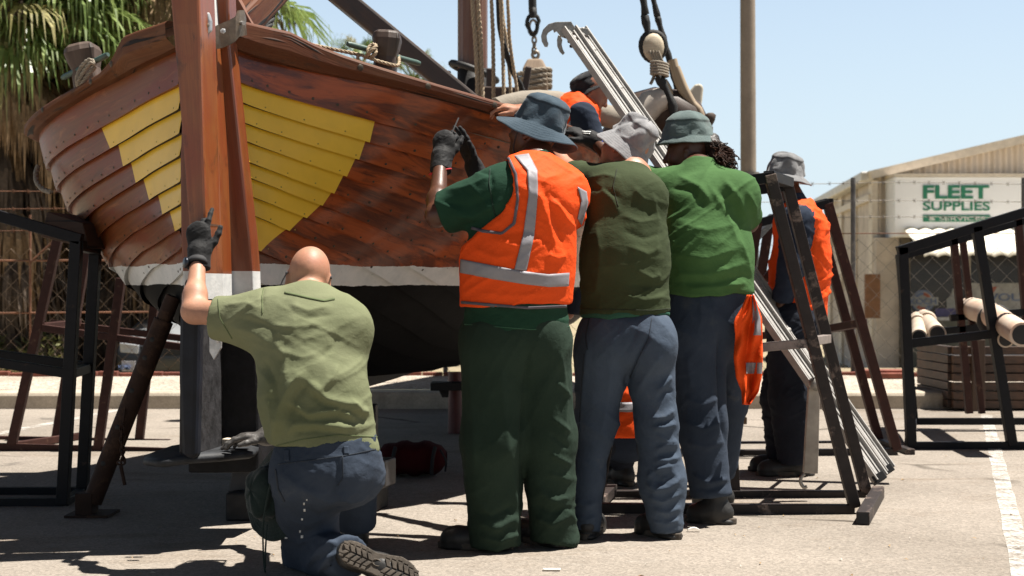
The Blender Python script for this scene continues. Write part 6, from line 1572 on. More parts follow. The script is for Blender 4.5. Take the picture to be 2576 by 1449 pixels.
# sunglasses temples
fh, uh, lh = basis(JK['f'], JK['u']); gm = MB()
for s in (-1, 1):
    e = JK['head'] + lh * s * .084; gm.tube([e - fh * .035 - uh * .005, e - fh * .01 + uh * .014, e + fh * .05 + uh * .012 - lh * s * .008, e + fh * .11 + uh * .008 - lh * s * .016], .0045, 6)
gm.tube([JK['head'] + lh * .068 + fh * .11 + uh * .008, JK['head'] + fh * .122 + uh * .004, JK['head'] - lh * .068 + fh * .11 + uh * .008], .012, 6)
gm.tube(resample([JK['head'] + lh * .084 - fh * .035 - uh * .005, JK['head'] + lh * .098 - fh * .03 - uh * .05, JK['head'] + lh * .092 - fh * .02 - uh * .095], .01), .003, 5)
part(gm, 'sunglasses', M_RUBBER, K)
# the boot whose sole faces the street
nS = V(.16, -.9, .36).normalized(); hS, tS = at(872, 1384, 4.90), at(1046, 1456, 4.90)
e1 = (tS - hS); e1 = (e1 - nS * e1.dot(nS)).normalized(); e2 = nS.cross(e1).normalized()
if e2.z < 0: e2 = -e2
L = .30; o0 = hS - e1 * .025
def sole_w(t): return float(np.interp(t, [0, .06, .15, .3, .42, .55, .7, .82, .93, 1], [.012, .034, .043, .041, .036, .042, .05, .048, .034, .008]))
def sole_c(t): return float(np.interp(t, [0, .4, .7, 1], [0, -.004, .003, -.006]))
TT = [i / 30 for i in range(31)]
ol = [o0 + e1 * t * L + e2 * (sole_c(t) + sole_w(t)) for t in TT] + [o0 + e1 * t * L + e2 * (sole_c(t) - sole_w(t)) for t in TT[::-1]]
lo, hi = box_of([hS, tS, JK['anL']], .12); lo[2] = max(lo[2], -.02); S = Sdf(lo, hi, .006)
S.cone(o0 + e1 * .05 - nS * .05, o0 + e1 * .16 - nS * .05, .042, .045, .03); S.cone(o0 + e1 * .16 - nS * .045, o0 + e1 * .25 - nS * .035, .045, .038, .03); S.cone(o0 + e1 * .055 - nS * .05, JK['anL'] + V(-.03, .05, .0), .046, .055, .03)
bt = sdf_part(S, 'boot', M_BOOT, K)
mb = MB(); mb.prism([p - nS * .012 for p in ol], nS * .012); so = part(mb, 'sole', M_SOLE, bt, .002)
mb = MB(); 
for i in range(13):
    t = .045 + i * .073
    if .40 < t < .52: continue
    w = sole_w(t)
    for (v0, v1, sk) in ((-.94, -.66, 0), (-.58, -.06, .016), (.06, .58, -.016), (.66, .94, 0)):
        a0 = o0 + e1 * (t * L - .008) + e2 * (sole_c(t) + v0 * w) + nS * .0005; a1 = o0 + e1 * (t * L - .008 + abs(sk) * .9) + e2 * (sole_c(t) + v1 * w) + nS * .0005
        if sk < 0: a0, a1 = o0 + e1 * (t * L - .008 + abs(sk) * .9) + e2 * (sole_c(t) + v0 * w) + nS * .0005, o0 + e1 * (t * L - .008) + e2 * (sole_c(t) + v1 * w) + nS * .0005
        mb.prism([a0, a1, a1 + e1 * .0155, a0 + e1 * .0155], nS * .0065)
cB = o0 + e1 * .46 * L; mb.tube([cB + nS * .002 + (e1 * math.cos(a) * .017 + e2 * math.sin(a) * .011) for a in [6.283 * i / 20 for i in range(20)]], .0025, 5, 0, closed=True)
part(mb, 'tread', M_SOLE, so, .0015)
bootpair(K, [(V(JK['anR'].x, JK['anR'].y, .09), V(JK['anR'].x - .03, JK['anR'].y + .22, .03))])
# block in his hand, hat hanging at his hip
sb_ = MB(); sb_.beam(at(564, 1110, 5.84), at(628, 1114, 5.82), .05, .026); o = part(sb_, 'sanding_block', m_plain('cream_block', (.55, .47, .37), .8), None, .003, base=at(595, 1112, 5.85)); tag(o, 'cream sanding block under the kneeling man’s right hand on the rudder fin', 'sanding block')
M_HGRN = m_hat('dark_green_hat', (.008, .018, .017), (.016, .028, .026))
HK = thing('hat', 'dark green brimmed hat hanging by its cord from the kneeling man’s belt', 'hat', tuple(at(665, 1230, 5.2)))
hat(HK, at(684, 1238, 5.24), V(-.72, -.69, .06), V(.1, .1, 1), [M_HGRN], .105, .085, .075, .075, .15, ((2, .12, 1.), (1, .1, 0)), 'felt')
mb = MB(); mb.tube(resample([at(690, 1170, 5.05), at(664, 1300, 5.10), at(662, 1380, 5.09), at(665, 1425, 5.08), at(668, 1440, 5.08)], .03), .0035, 6); mb.tube(resample([at(672, 1320, 5.10), at(668, 1380, 5.08), at(667, 1430, 5.075)], .03), .0035, 6); part(mb, 'cord', M_HGRN, HK)

# ======== 2. man in the orange vest ========================================================================
P2 = thing('person', 'man in an orange hi-vis vest over dark green shirt and baggy green trousers, navy hat, holding a blade', 'person', tuple(G(1300, 1395)))
P2['label'] = 'man in orange vest, navy brimmed hat and baggy dark green trousers, holding a blade'
F2 = V(-.2, .98, 0)
J2 = dict(F=F2, pel=at(1300, 845, 5.7), waist=at(1302, 720, 5.68), chest=at(1320, 560, 5.66), neckb=at(1352, 415, 5.76), head=at(1347, 335, 5.86), f=V(-.78, .58, .22), u=V(.36, -.05, .93),
          shL=at(1258, 465, 5.64), elL=at(1098, 543, 5.72), wrL=at(1108, 412, 5.97), shR=at(1410, 478, 5.76), elR=at(1425, 545, 6.02), wrR=at(1208, 438, 6.16),
          hipL=at(1245, 870, 5.7), knL=at(1240, 1110, 5.68), anL=at(1238, 1345, 5.70), hipR=at(1370, 870, 5.74), knR=at(1378, 1110, 5.75), anR=at(1388, 1338, 5.78))
b2 = body(P2, J2, SK_BROWN, k=1.0)
M_BOTTLE = m_cloth('bottle_green_cotton', (.010, .040, .022), c2=(.016, .055, .032), var=.08, fold=.35, fs=(6, 6, 6))
M_DKGRN = m_cloth('dark_green_drill', (.0165, .032, .0215), c2=(.024, .042, .029), var=.1, fold=.4, fs=(8, 8, 4))
def torso2(S, g=0.):
    S.cone(c_(1297, 840, 5.70), c_(1303, 660, 5.69), .212 + g, .198 + g, .06, flat=(F2, .70)); S.cone(c_(1303, 660, 5.69), c_(1330, 520, 5.68), .198 + g, .182 + g, .08, flat=(F2, .72))
    S.cone(c_(1275, 480, 5.66), c_(1400, 495, 5.76), .088 + g, .082 + g, .06); S.cone(c_(1352, 440, 5.74), c_(1280, 470, 5.67), .075 + g, .08 + g, .05); S.cone(c_(1352, 440, 5.74), c_(1412, 482, 5.75), .072 + g, .08 + g, .05)
lo, hi = box_of([at(1085, 395, 5.6), at(1490, 850, 5.7), at(1300, 600, 5.4), at(1300, 600, 6.1)], .06); S = Sdf(lo, hi, .0065); torso2(S)
S.cone(c_(1232, 496, 5.66), c_(1117, 533, 5.71), .104, .084, .06, capb=True); S.cone(c_(1123, 531, 5.71), c_(1085, 545, 5.72), .070, .070, .0, 's')
S.cone(c_(1404, 492, 5.77), c_(1422, 540, 5.97), .084, .072, .05, capb=True)
S.cone(c_(1352, 440, 5.75), c_(1354, 396, 5.775), .078, .068, .03, capb=True); S.cone(c_(1353, 410, 5.77), c_(1353, 360, 5.8), .06, .062, .0, 's')
hb = c_(1297, 830, 5.7); S.cut(hb, V(.04, 0, -1), wob=(.004, 21))
S2 = [([(1118, 480), (1180, 470), (1240, 440)], 9, .007), ([(1110, 505), (1180, 520), (1250, 490)], 11, -.008), ([(1130, 540), (1190, 545), (1270, 500)], 12, .010), ([(1150, 570), (1210, 560), (1280, 530)], 9, -.007), ([(1190, 425), (1235, 440), (1240, 470)], 6, -.005), ([(1232, 430), (1238, 480), (1245, 540)], 5, -.004), ([(1175, 455), (1215, 500), (1240, 540)], 10, .006)]
sh2 = sdf_part(S, 'shirt', M_BOTTLE, P2, 2, S2, [((7, 7, 7), .0045, {'seed': 12})])
M_SEAMG = m_plain('green_seam', (.006, .024, .014), .95, bump=0)
seam([sh2], [(1233, 424), (1230, 460), (1240, 520), (1250, 560)], 3, 'seam', M_SEAMG, sh2, 20, .0006); seam([sh2], [(1160, 815), (1250, 822), (1340, 829), (1434, 822)], 2.2, 'seam', m_plain('light_green_seam', (.03, .09, .05), .95, bump=0), sh2, 30, .0006)
S = Sdf(lo, hi, .0065); torso2(S, .019)
S.cone(c_(1408, 490, 5.78), c_(1424, 540, 5.98), .098, .086, .05, capb=True)
S.cone(c_(1208, 470, 5.60), c_(1150, 520, 5.66), .140, .150, .02, 's'); S.cone(c_(1215, 440, 5.66), c_(1200, 500, 5.7), .12, .145, .02, 's')
S.cone(c_(1352, 445, 5.75), c_(1352, 360, 5.8), .088, .10, .01, 's'); S.cut(c_(1297, 767, 5.7), V(.03, 0, -1), wob=(.003, 18)); S.cut(V(-.0, 6.0, 1.5), V(-.0, 1, -.0))
VS = [([(1349, 470), (1379, 557), (1401, 640)], 10, .009), ([(1365, 470), (1398, 545), (1418, 620)], 9, -.008), ([(1395, 500), (1425, 550), (1447, 575)], 9, .009), ([(1380, 480), (1420, 520), (1450, 545)], 8, -.007), ([(1375, 640), (1405, 650), (1425, 640)], 9, .008), ([(1230, 600), (1300, 620), (1380, 600)], 14, .006), ([(1250, 590), (1330, 580), (1400, 620)], 12, -.006), ([(1180, 620), (1250, 650), (1300, 640)], 12, .006), ([(1190, 735), (1290, 745), (1400, 735)], 12, .005), ([(1335, 430), (1370, 450), (1410, 440)], 9, .006)]
ve2 = sdf_part(S, 'vest', M_ORANGE, P2, 2, VS, [((7, 7, 7), .0045, {'seed': 21})])
strip([ve2], [(1294, 393), (1326, 430), (1330, 490), (1316, 590), (1294, 678)], [(1330, 388), (1352, 430), (1353, 490), (1344, 590), (1324, 682)], 'reflective_tape', M_REFL, ve2, 50, 6)
strip([ve2], [(1160, 652), (1240, 668), (1320, 683), (1380, 690), (1431, 686)], [(1158, 686), (1240, 702), (1320, 715), (1380, 722), (1429, 720)], 'reflective_tape', M_REFL, ve2, 60, 5)
strip([ve2], [(1452, 470), (1462, 505), (1452, 550)], [(1474, 482), (1478, 510), (1462, 566)], 'reflective_tape', M_REFL, ve2, 16, 5)
strip([ve2], [(1161, 757), (1240, 764), (1330, 771), (1426, 767)], [(1161, 764), (1240, 771), (1330, 778), (1426, 774)], 'binding', M_TRIMG, ve2, 40, 2)
strip([ve2, sh2], [(1276, 398), (1294, 440), (1299, 500), (1290, 560), (1262, 584), (1215, 578), (1188, 570)], [(1282, 396), (1301, 438), (1306, 502), (1297, 564), (1263, 591), (1213, 585), (1186, 577)], 'binding', M_TRIMG, ve2, 50, 2)
lo, hi = box_of([at(1150, 800, 5.7), at(1450, 1400, 5.7), at(1300, 1100, 5.4), at(1300, 1100, 6.0)], .05); lo[2] = -.03; S = Sdf(lo, hi, .0075)
S.cone(c_(1262, 850, 5.71), c_(1336, 850, 5.72), .158, .158, .05, flat=(F2, .95))
S.cone(c_(1250, 900, 5.70), c_(1240, 1110, 5.68), .142, .122, .06); S.cone(c_(1240, 1110, 5.68), c_(1247, 1385, 5.69), .122, .098, .05)
S.cone(c_(1352, 900, 5.74), c_(1380, 1110, 5.75), .132, .102, .04); S.cone(c_(1380, 1110, 5.75), c_(1390, 1372, 5.77), .102, .092, .05)
S.cut(c_(1300, 806, 5.7), V(0, 0, 1)); S.cut(V(0, 0, .022), V(0, 0, -1), wob=(.006, 15))
T2 = [([(1320, 990), (1316, 1100), (1315, 1220), (1318, 1330)], 7, -.02), ([(1330, 880), (1325, 940), (1320, 990)], 8, -.012), ([(1200, 1310), (1250, 1330), (1300, 1300)], 11, .014), ([(1190, 1290), (1240, 1300), (1300, 1270)], 9, -.012), ([(1205, 1350), (1260, 1362), (1306, 1340)], 9, .012), ([(1350, 1230), (1390, 1260), (1440, 1250)], 10, .010), ([(1345, 1300), (1390, 1320), (1442, 1290)], 10, .012), ([(1340, 1270), (1390, 1290), (1440, 1275)], 8, -.010), ([(1410, 880), (1425, 1000), (1420, 1100)], 7, .008), ([(1400, 960), (1436, 1000)], 6, .008), ([(1390, 1050), (1436, 1090)], 7, .010), ([(1385, 1090), (1432, 1130)], 7, -.008), ([(1385, 1140), (1438, 1170)], 8, .010), ([(1380, 1190), (1440, 1210)], 7, .008), ([(1180, 900), (1190, 1050), (1195, 1200)], 12, .006), ([(1260, 900), (1270, 1050), (1290, 1200)], 14, .006), ([(1290, 1180), (1300, 1290), (1290, 1380)], 9, .010)]
tr2 = sdf_part(S, 'trousers', M_DKGRN, P2, 1, T2, [((3.6, 3.6, 3.6), .008, {'seed': 31, 'rot': 1.0}), ((7, 7, 7), .005, {'seed': 32, 'mask': lambda p: np.clip((.75 - p[:, 2]) * 2, .2, 1.3)})])
bootpair(P2, [(V(J2['anL'].x, J2['anL'].y, .06), V(J2['anL'].x - .20, J2['anL'].y + .03, .02)), (V(J2['anR'].x, J2['anR'].y, .06), V(J2['anR'].x - .14, J2['anR'].y + .16, .02))])
M_HNAVY = m_hat('navy_hat', (.030, .052, .074), (.048, .076, .102))
hat(P2, at(1358, 318, 5.87), V(.43, -.10, .90), V(-.78, .58, .3), [M_HNAVY], .112, .104, .112, .074, .50, ((2, .32, 3.3), (1, -.22, 0.0), (3, .10, 1)), 'hat', 3, crumple=.0035, taper=.86, top_round=.022)
glove(P2, [dict(w=J2['wrL'] + V(.002, .008, .012), d=V(.12, .25, .96), n=V(.25, .95, -.2), s=V(1, -.15, -.1), curls=[(.9, 1.3, .6), (1.2, 1.4, .7), (1.25, 1.45, .8), (1.2, 1.4, .8)], size=1.13, spread=.05, thumb=(.45, .9), cuffdir=V(-.02, -.45, -.9))])
glove(P2, [dict(w=at(1196, 430, 6.16), d=V(-.36, .05, .93), n=V(-.75, -.5, -.2), s=V(-.5, -.85, .1), curls=[(.1, .15, .15), (.12, .18, .15), (.15, .2, .2), (.2, .25, .2)], size=1.13, spread=.04, thumb=(.6, .9), cuffdir=V(.45, .0, -.9))], M_GLOVE)
mb = MB(); mb.beam(at(1129, 352, 6.02), at(1154, 296, 6.05), .006, .0018); o = part(mb, 'saw_blade', m_plain('thin_steel', (.25, .23, .21), .35, .8), None, 0, base=at(1135, 350, 6.02)); tag(o, 'thin steel blade with a red handle held up by the man in the orange vest', 'hand tool')
mb = MB(); mb.tube([at(1121, 372, 6.0), at(1130, 348, 6.0)], [.010, .008], 8); part(mb, 'handle', m_plain('red_cream_handle', (.45, .05, .04), .5, c2=(.6, .45, .35), lo=.45, hi=.6), o)
mb = MB(); mb.tube(resample([at(1302, 330, 5.76), at(1292, 372, 5.78), at(1302, 405, 5.77), at(1320, 410, 5.76)], .01), .003, 5); part(mb, 'chin_cord', M_RUBBER, P2)
mb = MB(); mb.tube([J2['wrL'] + V(.045 * math.cos(a), .036 * math.sin(a) - .02, -.035 + .012 * math.cos(a)) for a in [6.283 * i / 16 for i in range(16)]], .004, 5, 0, closed=True); part(mb, 'red_thread', m_plain('red_thread', (.5, .02, .03), .8), P2)

# ======== 3. man in the dark olive shirt ====================================================================
P3 = thing('person', 'man in a dark olive T-shirt, faded blue trousers and tilted pale grey bucket hat', 'person', tuple(G(1580, 1345)))
F3 = V(-.15, .98, 0)
J3 = dict(F=F3, pel=at(1575, 830, 6.02), waist=at(1572, 730, 6.02), chest=at(1572, 580, 6.05), neckb=at(1590, 440, 6.14), head=at(1574, 378, 6.24), f=V(-.62, .62, .3), u=V(.62, -.1, .78),
          shL=at(1535, 462, 6.12), elL=at(1424, 425, 6.34), wrL=at(1322, 276, 6.70), shR=at(1612, 478, 6.05), elR=at(1616, 580, 6.40), wrR=at(1560, 520, 6.62),
          hipL=at(1525, 860, 6.02), knL=at(1508, 1080, 6.04), anL=at(1478, 1310, 5.98), hipR=at(1630, 860, 6.02), knR=at(1655, 1080, 6.0), anR=at(1674, 1305, 5.98))
b3 = body(P3, J3, SK_TAN, hands=[dict(w=J3['wrL'], d=V(-.95, .12, .12), n=V(-.05, .25, -1), s=V(.0, -1, -.2), curls=[(.2, .5, .4), (.25, .55, .4), (.3, .6, .4), (.35, .6, .4)], size=1.05, spread=.08, thumb=(.4, .8)), dict(w=J3['wrR'], d=V(-.5, .6, .6), n=V(.3, .9, -.2), s=V(-.6, -.3, .2), curls=RELAX)])
M_OLIVE = m_cloth('dark_olive_cotton', (.034, .047, .020), c2=(.050, .066, .030), var=.08, fold=.35, fs=(6, 6, 6))
lo, hi = box_of([at(1425, 400, 6.0), at(1700, 815, 6.0), at(1600, 600, 5.7), at(1600, 600, 6.5)], .06); S = Sdf(lo, hi, .0068)
S.cone(c_(1573, 810, 6.02), c_(1570, 650, 6.02), .196, .172, .06, flat=(F3, .76)); S.cone(c_(1570, 650, 6.02), c_(1575, 530, 6.06), .172, .170, .08, flat=(F3, .76))
S.cone(c_(1545, 478, 6.10), c_(1612, 498, 6.06), .094, .090, .07); S.cone(c_(1590, 455, 6.13), c_(1545, 470, 6.11), .07, .08, .05); S.cone(c_(1590, 455, 6.13), c_(1616, 485, 6.06), .07, .08, .05)
S.cone(c_(1545, 474, 6.12), c_(1436, 437, 6.31), .094, .062, .05, capb=True); S.cone(c_(1443, 439, 6.30), c_(1410, 428, 6.36), .050, .052, .0, 's')
S.cone(c_(1610, 495, 6.05), c_(1614, 570, 6.32), .082, .07, .05, capb=True); S.cone(c_(1592, 452, 6.14), c_(1590, 418, 6.17), .074, .066, .03, capb=True)
S.cut(c_(1573, 788, 6.02), V(.03, 0, -1), wob=(.004, 20))
O3 = [([(1500, 460), (1540, 500), (1560, 540)], 10, .008), ([(1480, 450), (1520, 440), (1560, 450)], 9, .007), ([(1470, 470), (1520, 475), (1560, 500)], 9, -.008), ([(1560, 540), (1610, 560), (1665, 550)], 11, .007), ([(1570, 580), (1620, 600), (1668, 585)], 10, -.006), ([(1580, 620), (1630, 640), (1664, 620)], 11, .007), ([(1600, 680), (1640, 700), (1664, 690)], 10, .009), ([(1580, 715), (1640, 722), (1670, 715)], 9, -.008), ([(1560, 740), (1620, 755), (1680, 745)], 10, .008), ([(1590, 470), (1620, 500), (1655, 510)], 9, .006), ([(1500, 560), (1510, 650), (1500, 740)], 12, .006), ([(1640, 480), (1655, 560), (1650, 640)], 9, .006)]
sh3 = sdf_part(S, 'shirt', M_OLIVE, P3, 2, O3, [((6, 6, 6), .0045, {'seed': 46})])
S = Sdf(lo, hi, .0068); S.cone(c_(1574, 815, 6.02), c_(1573, 770, 6.02), .192, .188, .03, flat=(F3, .76)); S.cut(c_(1573, 797, 6.02), V(.05, 0, -1), wob=(.004, 26)); S.cut(c_(1573, 782, 6.02), V(0, 0, 1)); sdf_part(S, 'undershirt', m_cloth('teal_green_cotton', (.03, .10, .065)), P3, 1)
seam([sh3], [(1455, 777), (1560, 779), (1640, 781), (1686, 776)], 2.0, 'seam', m_plain('olive_seam', (.018, .024, .010), .95, bump=0), sh3, 30, .0006); seam([sh3], [(1552, 425), (1542, 470), (1555, 520)], 2.5, 'seam', m_plain('olive_seam2', (.016, .022, .009), .95, bump=0), sh3, 16, .0006)
lo, hi = box_of([at(1440, 780, 6.0), at(1725, 1345, 6.0), at(1580, 1100, 5.72), at(1580, 1100, 6.3)], .05); lo[2] = -.03; S = Sdf(lo, hi, .0072)
S.cone(c_(1540, 850, 6.02), c_(1612, 850, 6.02), .150, .148, .05, flat=(F3, 1.)); S.ell(c_(1640, 880, 5.97), (V(1, 0, 0), V(0, 1, 0), V(0, 0, 1)), (.095, .11, .12), .05)
S.cone(c_(1516, 890, 6.02), c_(1500, 1060, 6.03), .124, .084, .03); S.cone(c_(1500, 1060, 6.03), c_(1480, 1200, 6.0), .084, .062, .05); S.cone(c_(1480, 1200, 6.0), c_(1470, 1335, 5.97), .066, .064, .04, capb=True)
S.cone(c_(1632, 900, 6.02), c_(1651, 1060, 6.0), .106, .084, .03); S.cone(c_(1651, 1060, 6.0), c_(1665, 1210, 6.0), .084, .088, .05); S.cone(c_(1664, 1210, 6.0), c_(1676, 1338, 5.97), .090, .064, .05, capb=True)
S.cut(c_(1575, 782, 6.0), V(0, 0, 1)); S.cut(c_(1575, 1342, 5.97), V(0, 0, -1), wob=(.005, 30))
T3 = [([(1652, 988), (1672, 965), (1690, 945)], 8, .012), ([(1655, 1005), (1675, 985), (1695, 985)], 7, -.010), ([(1640, 1052), (1670, 1050), (1697, 1030)], 8, .013), ([(1645, 1064), (1672, 1064), (1700, 1052)], 6, -.011), ([(1640, 1076), (1670, 1074), (1703, 1066)], 7, .012), ([(1650, 1092), (1680, 1110), (1704, 1112)], 7, .010), ([(1648, 1134), (1675, 1120), (1706, 1120)], 8, .012), ([(1650, 1146), (1680, 1140), (1708, 1136)], 6, -.010), ([(1640, 1160), (1680, 1158), (1712, 1150)], 7, .011), ([(1638, 1180), (1660, 1200), (1690, 1190)], 8, -.012), ([(1628, 1205), (1640, 1190), (1660, 1180), (1700, 1170)], 8, .013), ([(1626, 1212), (1650, 1232), (1680, 1226), (1714, 1200)], 10, .018), ([(1645, 1210), (1672, 1214), (1700, 1196)], 9, -.014), ([(1630, 1250), (1668, 1262), (1714, 1238)], 9, .014), ([(1640, 1285), (1680, 1290), (1714, 1275)], 8, .012), ([(1640, 1310), (1676, 1318), (1712, 1305)], 7, .010), ([(1568, 980), (1600, 900), (1640, 830)], 8, -.012), ([(1600, 990), (1640, 920), (1670, 890)], 12, .008), ([(1450, 1300), (1475, 1310), (1500, 1300)], 8, .010), ([(1448, 1260), (1475, 1275), (1505, 1262)], 9, .008), ([(1480, 850), (1470, 950), (1462, 1050)], 9, .006), ([(1540, 900), (1530, 1000), (1510, 1100)], 10, .005), ([(1560, 900), (1590, 860), (1610, 800)], 8, -.006)]
tr3 = sdf_part(S, 'trousers', M_NAVYT2, P3, 1, T3, [((4.5, 4.5, 4.5), .006, {'seed': 51, 'rot': .9}), ((8, 8, 8), .004, {'seed': 52, 'mask': lambda p: np.clip((.7 - p[:, 2]) * 2, .2, 1.2)})])
M_SEAMD = m_plain('denim_seam', (.025, .034, .05), .95, bump=0)
seam([tr3], [(1482, 800), (1474, 850), (1478, 880)], 3, 'pocket', M_SEAMN, tr3, 16, .0008); seam([tr3], [(1640, 800), (1632, 850), (1608, 900), (1585, 950)], 2.2, 'seam', M_SEAMD, tr3, 24, .0006); seam([tr3], [(1470, 890), (1462, 1000), (1456, 1100), (1450, 1200)], 2, 'seam', M_SEAMD, tr3, 24, .0006)
bootpair(P3, [(V(J3['anL'].x + .0, J3['anL'].y, .06), V(J3['anL'].x + .05, J3['anL'].y + .20, .02)), (V(J3['anR'].x, J3['anR'].y, .06), V(J3['anR'].x - .10, J3['anR'].y + .12, .02))])
M_HGREY = m_hat('pale_grey_hat', (.20, .20, .21), (.33, .325, .33))
hat(P3, at(1586, 362, 6.23), V(.70, -.22, .68), V(-.62, .5, .6), [M_HGREY], .104, .096, .108, .066, .86, ((2, .10, 1.2), (1, .10, 2.5)), 'hat', 8, crumple=.007, taper=.80, top_round=.02)

# ======== 4. long-haired man in the bright green shirt =======================================================
P4 = thing('person', 'man in a bright green T-shirt and teal hat with a long curly ponytail', 'person', tuple(G(1790, 1315)))
F4 = V(-.1, .99, 0)
J4 = dict(F=F4, pel=at(1785, 790, 6.42), waist=at(1782, 690, 6.42), chest=at(1775, 570, 6.45), neckb=at(1758, 432, 6.56), head=at(1732, 385, 6.70), f=V(-.93, .35, -.05), u=V(-.06, -.05, 1),
          shL=at(1682, 470, 6.58), elL=at(1566, 430, 6.82), wrL=at(1497, 356, 7.02), shR=at(1852, 482, 6.42), elR=at(1882, 560, 6.60), wrR=at(1800, 560, 6.9),
          hipL=at(1745, 810, 6.42), knL=at(1768, 1060, 6.38), anL=at(1790, 1262, 6.36), hipR=at(1845, 810, 6.48), knR=at(1838, 1010, 6.62), anR=at(1812, 1225, 6.82))
b4 = body(P4, J4, SK_BROWN, k=1.05)
M_GREEN = m_cloth('bright_green_cotton', (.046, .112, .034), c2=(.072, .155, .052), var=.08, fold=.35, fs=(6, 6, 6))
lo, hi = box_of([at(1600, 400, 6.4), at(1930, 770, 6.4), at(1780, 600, 6.0), at(1780, 600, 7.0)], .06); S = Sdf(lo, hi, .0072)
S.cone(c_(1783, 760, 6.42), c_(1778, 640, 6.42), .206, .196, .06, flat=(F4, .78)); S.cone(c_(1778, 640, 6.42), c_(1775, 540, 6.46), .196, .19, .08, flat=(F4, .78))
S.cone(c_(1690, 486, 6.57), c_(1842, 500, 6.44), .10, .10, .08); S.cone(c_(1760, 448, 6.55), c_(1690, 478, 6.57), .08, .085, .05); S.cone(c_(1760, 448, 6.55), c_(1855, 485, 6.44), .08, .09, .05)
S.cone(c_(1690, 482, 6.58), c_(1600, 447, 6.76), .098, .072, .05, capb=True); S.cone(c_(1852, 494, 6.43), c_(1880, 550, 6.56), .092, .074, .05, capb=True); S.cone(c_(1760, 446, 6.56), c_(1758, 412, 6.58), .078, .07, .03, capb=True)
S.cut(c_(1783, 742, 6.42), V(.02, 0, -1), wob=(.005, 20))
G4 = [([(1700, 440), (1760, 470), (1790, 510)], 10, .008), ([(1680, 470), (1740, 480), (1780, 530)], 10, -.008), ([(1820, 450), (1860, 500), (1880, 560)], 10, .009), ([(1800, 470), (1845, 520), (1870, 600)], 11, -.007), ([(1780, 460), (1830, 540), (1860, 620)], 9, .006), ([(1700, 560), (1780, 580), (1870, 560)], 12, .006), ([(1690, 640), (1780, 650), (1870, 620)], 12, .007), ([(1700, 690), (1790, 690), (1880, 660)], 11, .009), ([(1690, 710), (1790, 712), (1885, 690)], 9, -.009), ([(1730, 725), (1800, 722), (1880, 712)], 8, .009), ([(1880, 480), (1900, 520), (1905, 570)], 7, .007), ([(1860, 600), (1880, 650), (1890, 700)], 8, .007)]
sh4 = sdf_part(S, 'shirt', M_GREEN, P4, 2, G4, [((6, 6, 6), .0045, {'seed': 67})])
lo, hi = box_of([at(1690, 730, 6.4), at(1900, 1270, 6.4), at(1780, 1000, 6.1), at(1780, 1000, 7.0)], .05); lo[2] = -.03; S = Sdf(lo, hi, .0078)
S.cone(c_(1783, 735, 6.43), c_(1785, 800, 6.43), .188, .192, .03, flat=(F4, .78)); S.cone(c_(1752, 800, 6.42), c_(1822, 800, 6.44), .146, .15, .05, flat=(F4, .95)); S.cone(c_(1748, 850, 6.42), c_(1766, 1070, 6.38), .142, .106, .05); S.cone(c_(1766, 1070, 6.38), c_(1788, 1246, 6.36), .106, .088, .05, capb=True)
S.cone(c_(1838, 840, 6.48), c_(1832, 1010, 6.62), .112, .085, .03); S.cone(c_(1832, 1010, 6.62), c_(1812, 1190, 6.80), .085, .07, .04, capb=True)
S.cut(c_(1785, 726, 6.4), V(0, 0, 1))
T4 = [([(1812, 830), (1810, 930), (1814, 1030), (1826, 1120)], 7, -.02), ([(1720, 1000), (1770, 1020), (1812, 1000)], 9, .008), ([(1716, 1060), (1770, 1080), (1818, 1060)], 9, .009), ([(1725, 1110), (1775, 1125), (1825, 1110)], 8, .008), ([(1740, 1190), (1780, 1215), (1832, 1205)], 9, .014), ([(1745, 1225), (1785, 1232), (1834, 1215)], 7, -.010), ([(1835, 900), (1860, 920)], 7, .008), ([(1830, 990), (1862, 1000)], 7, .008), ([(1760, 740), (1765, 790), (1760, 830)], 7, .005), ([(1790, 740), (1800, 780)], 7, .006), ([(1730, 900), (1740, 980)], 10, .006)]
tr4 = sdf_part(S, 'trousers', M_NAVYT, P4, 1, T4, [((4.2, 4.2, 4.2), .007, {'seed': 71, 'rot': .9})])
bootpair(P4, [(V(J4['anL'].x + .02, J4['anL'].y - .02, .10), V(J4['anL'].x - .10, J4['anL'].y + .02, .02)), (V(J4['anR'].x, J4['anR'].y, .10), V(J4['anR'].x - .1, J4['anR'].y + .12, .02))])
M_HTEAL = m_hat('teal_hat', (.085, .122, .122), (.125, .165, .16))
hat(P4, at(1729, 345, 6.70), V(.0, -.06, 1), V(-.95, .3, 0), [M_HTEAL], .122, .106, .094, .036, .75, ((1, .05, 1.), (2, .05, 0)), 'hat', 5, crumple=.003, taper=.84, top_round=.030)
glove(P4, [dict(w=at(1494, 352, 7.02), d=V(-.88, .18, .42), n=V(-.1, .35, -1), s=V(.1, -1, -.2), curls=[(.25, .5, .4), (.3, .6, .4), (.3, .6, .4), (.35, .6, .4)], size=1.15, spread=.06, thumb=(.5, .7), cuffdir=V(.8, -.2, -.55))])
mb = MB(); a_ = V(.8, -.2, -.55).normalized(); x_ = a_.cross(V(0, 0, 1)).normalized(); y_ = a_.cross(x_); cc = at(1494, 352, 7.02) + a_ * .05
mb.tube([cc + (x_ * math.cos(a) + y_ * math.sin(a)) * .044 for a in [6.283 * i / 20 for i in range(20)]], .005, 6, 0, closed=True); part(mb, 'glove_cuff', m_plain('blue_cuff', (.05, .10, .38), .7), P4)
gl_ = [o for o in P4.children if o.name.startswith('glove') and 'cuff' not in o.name][0]
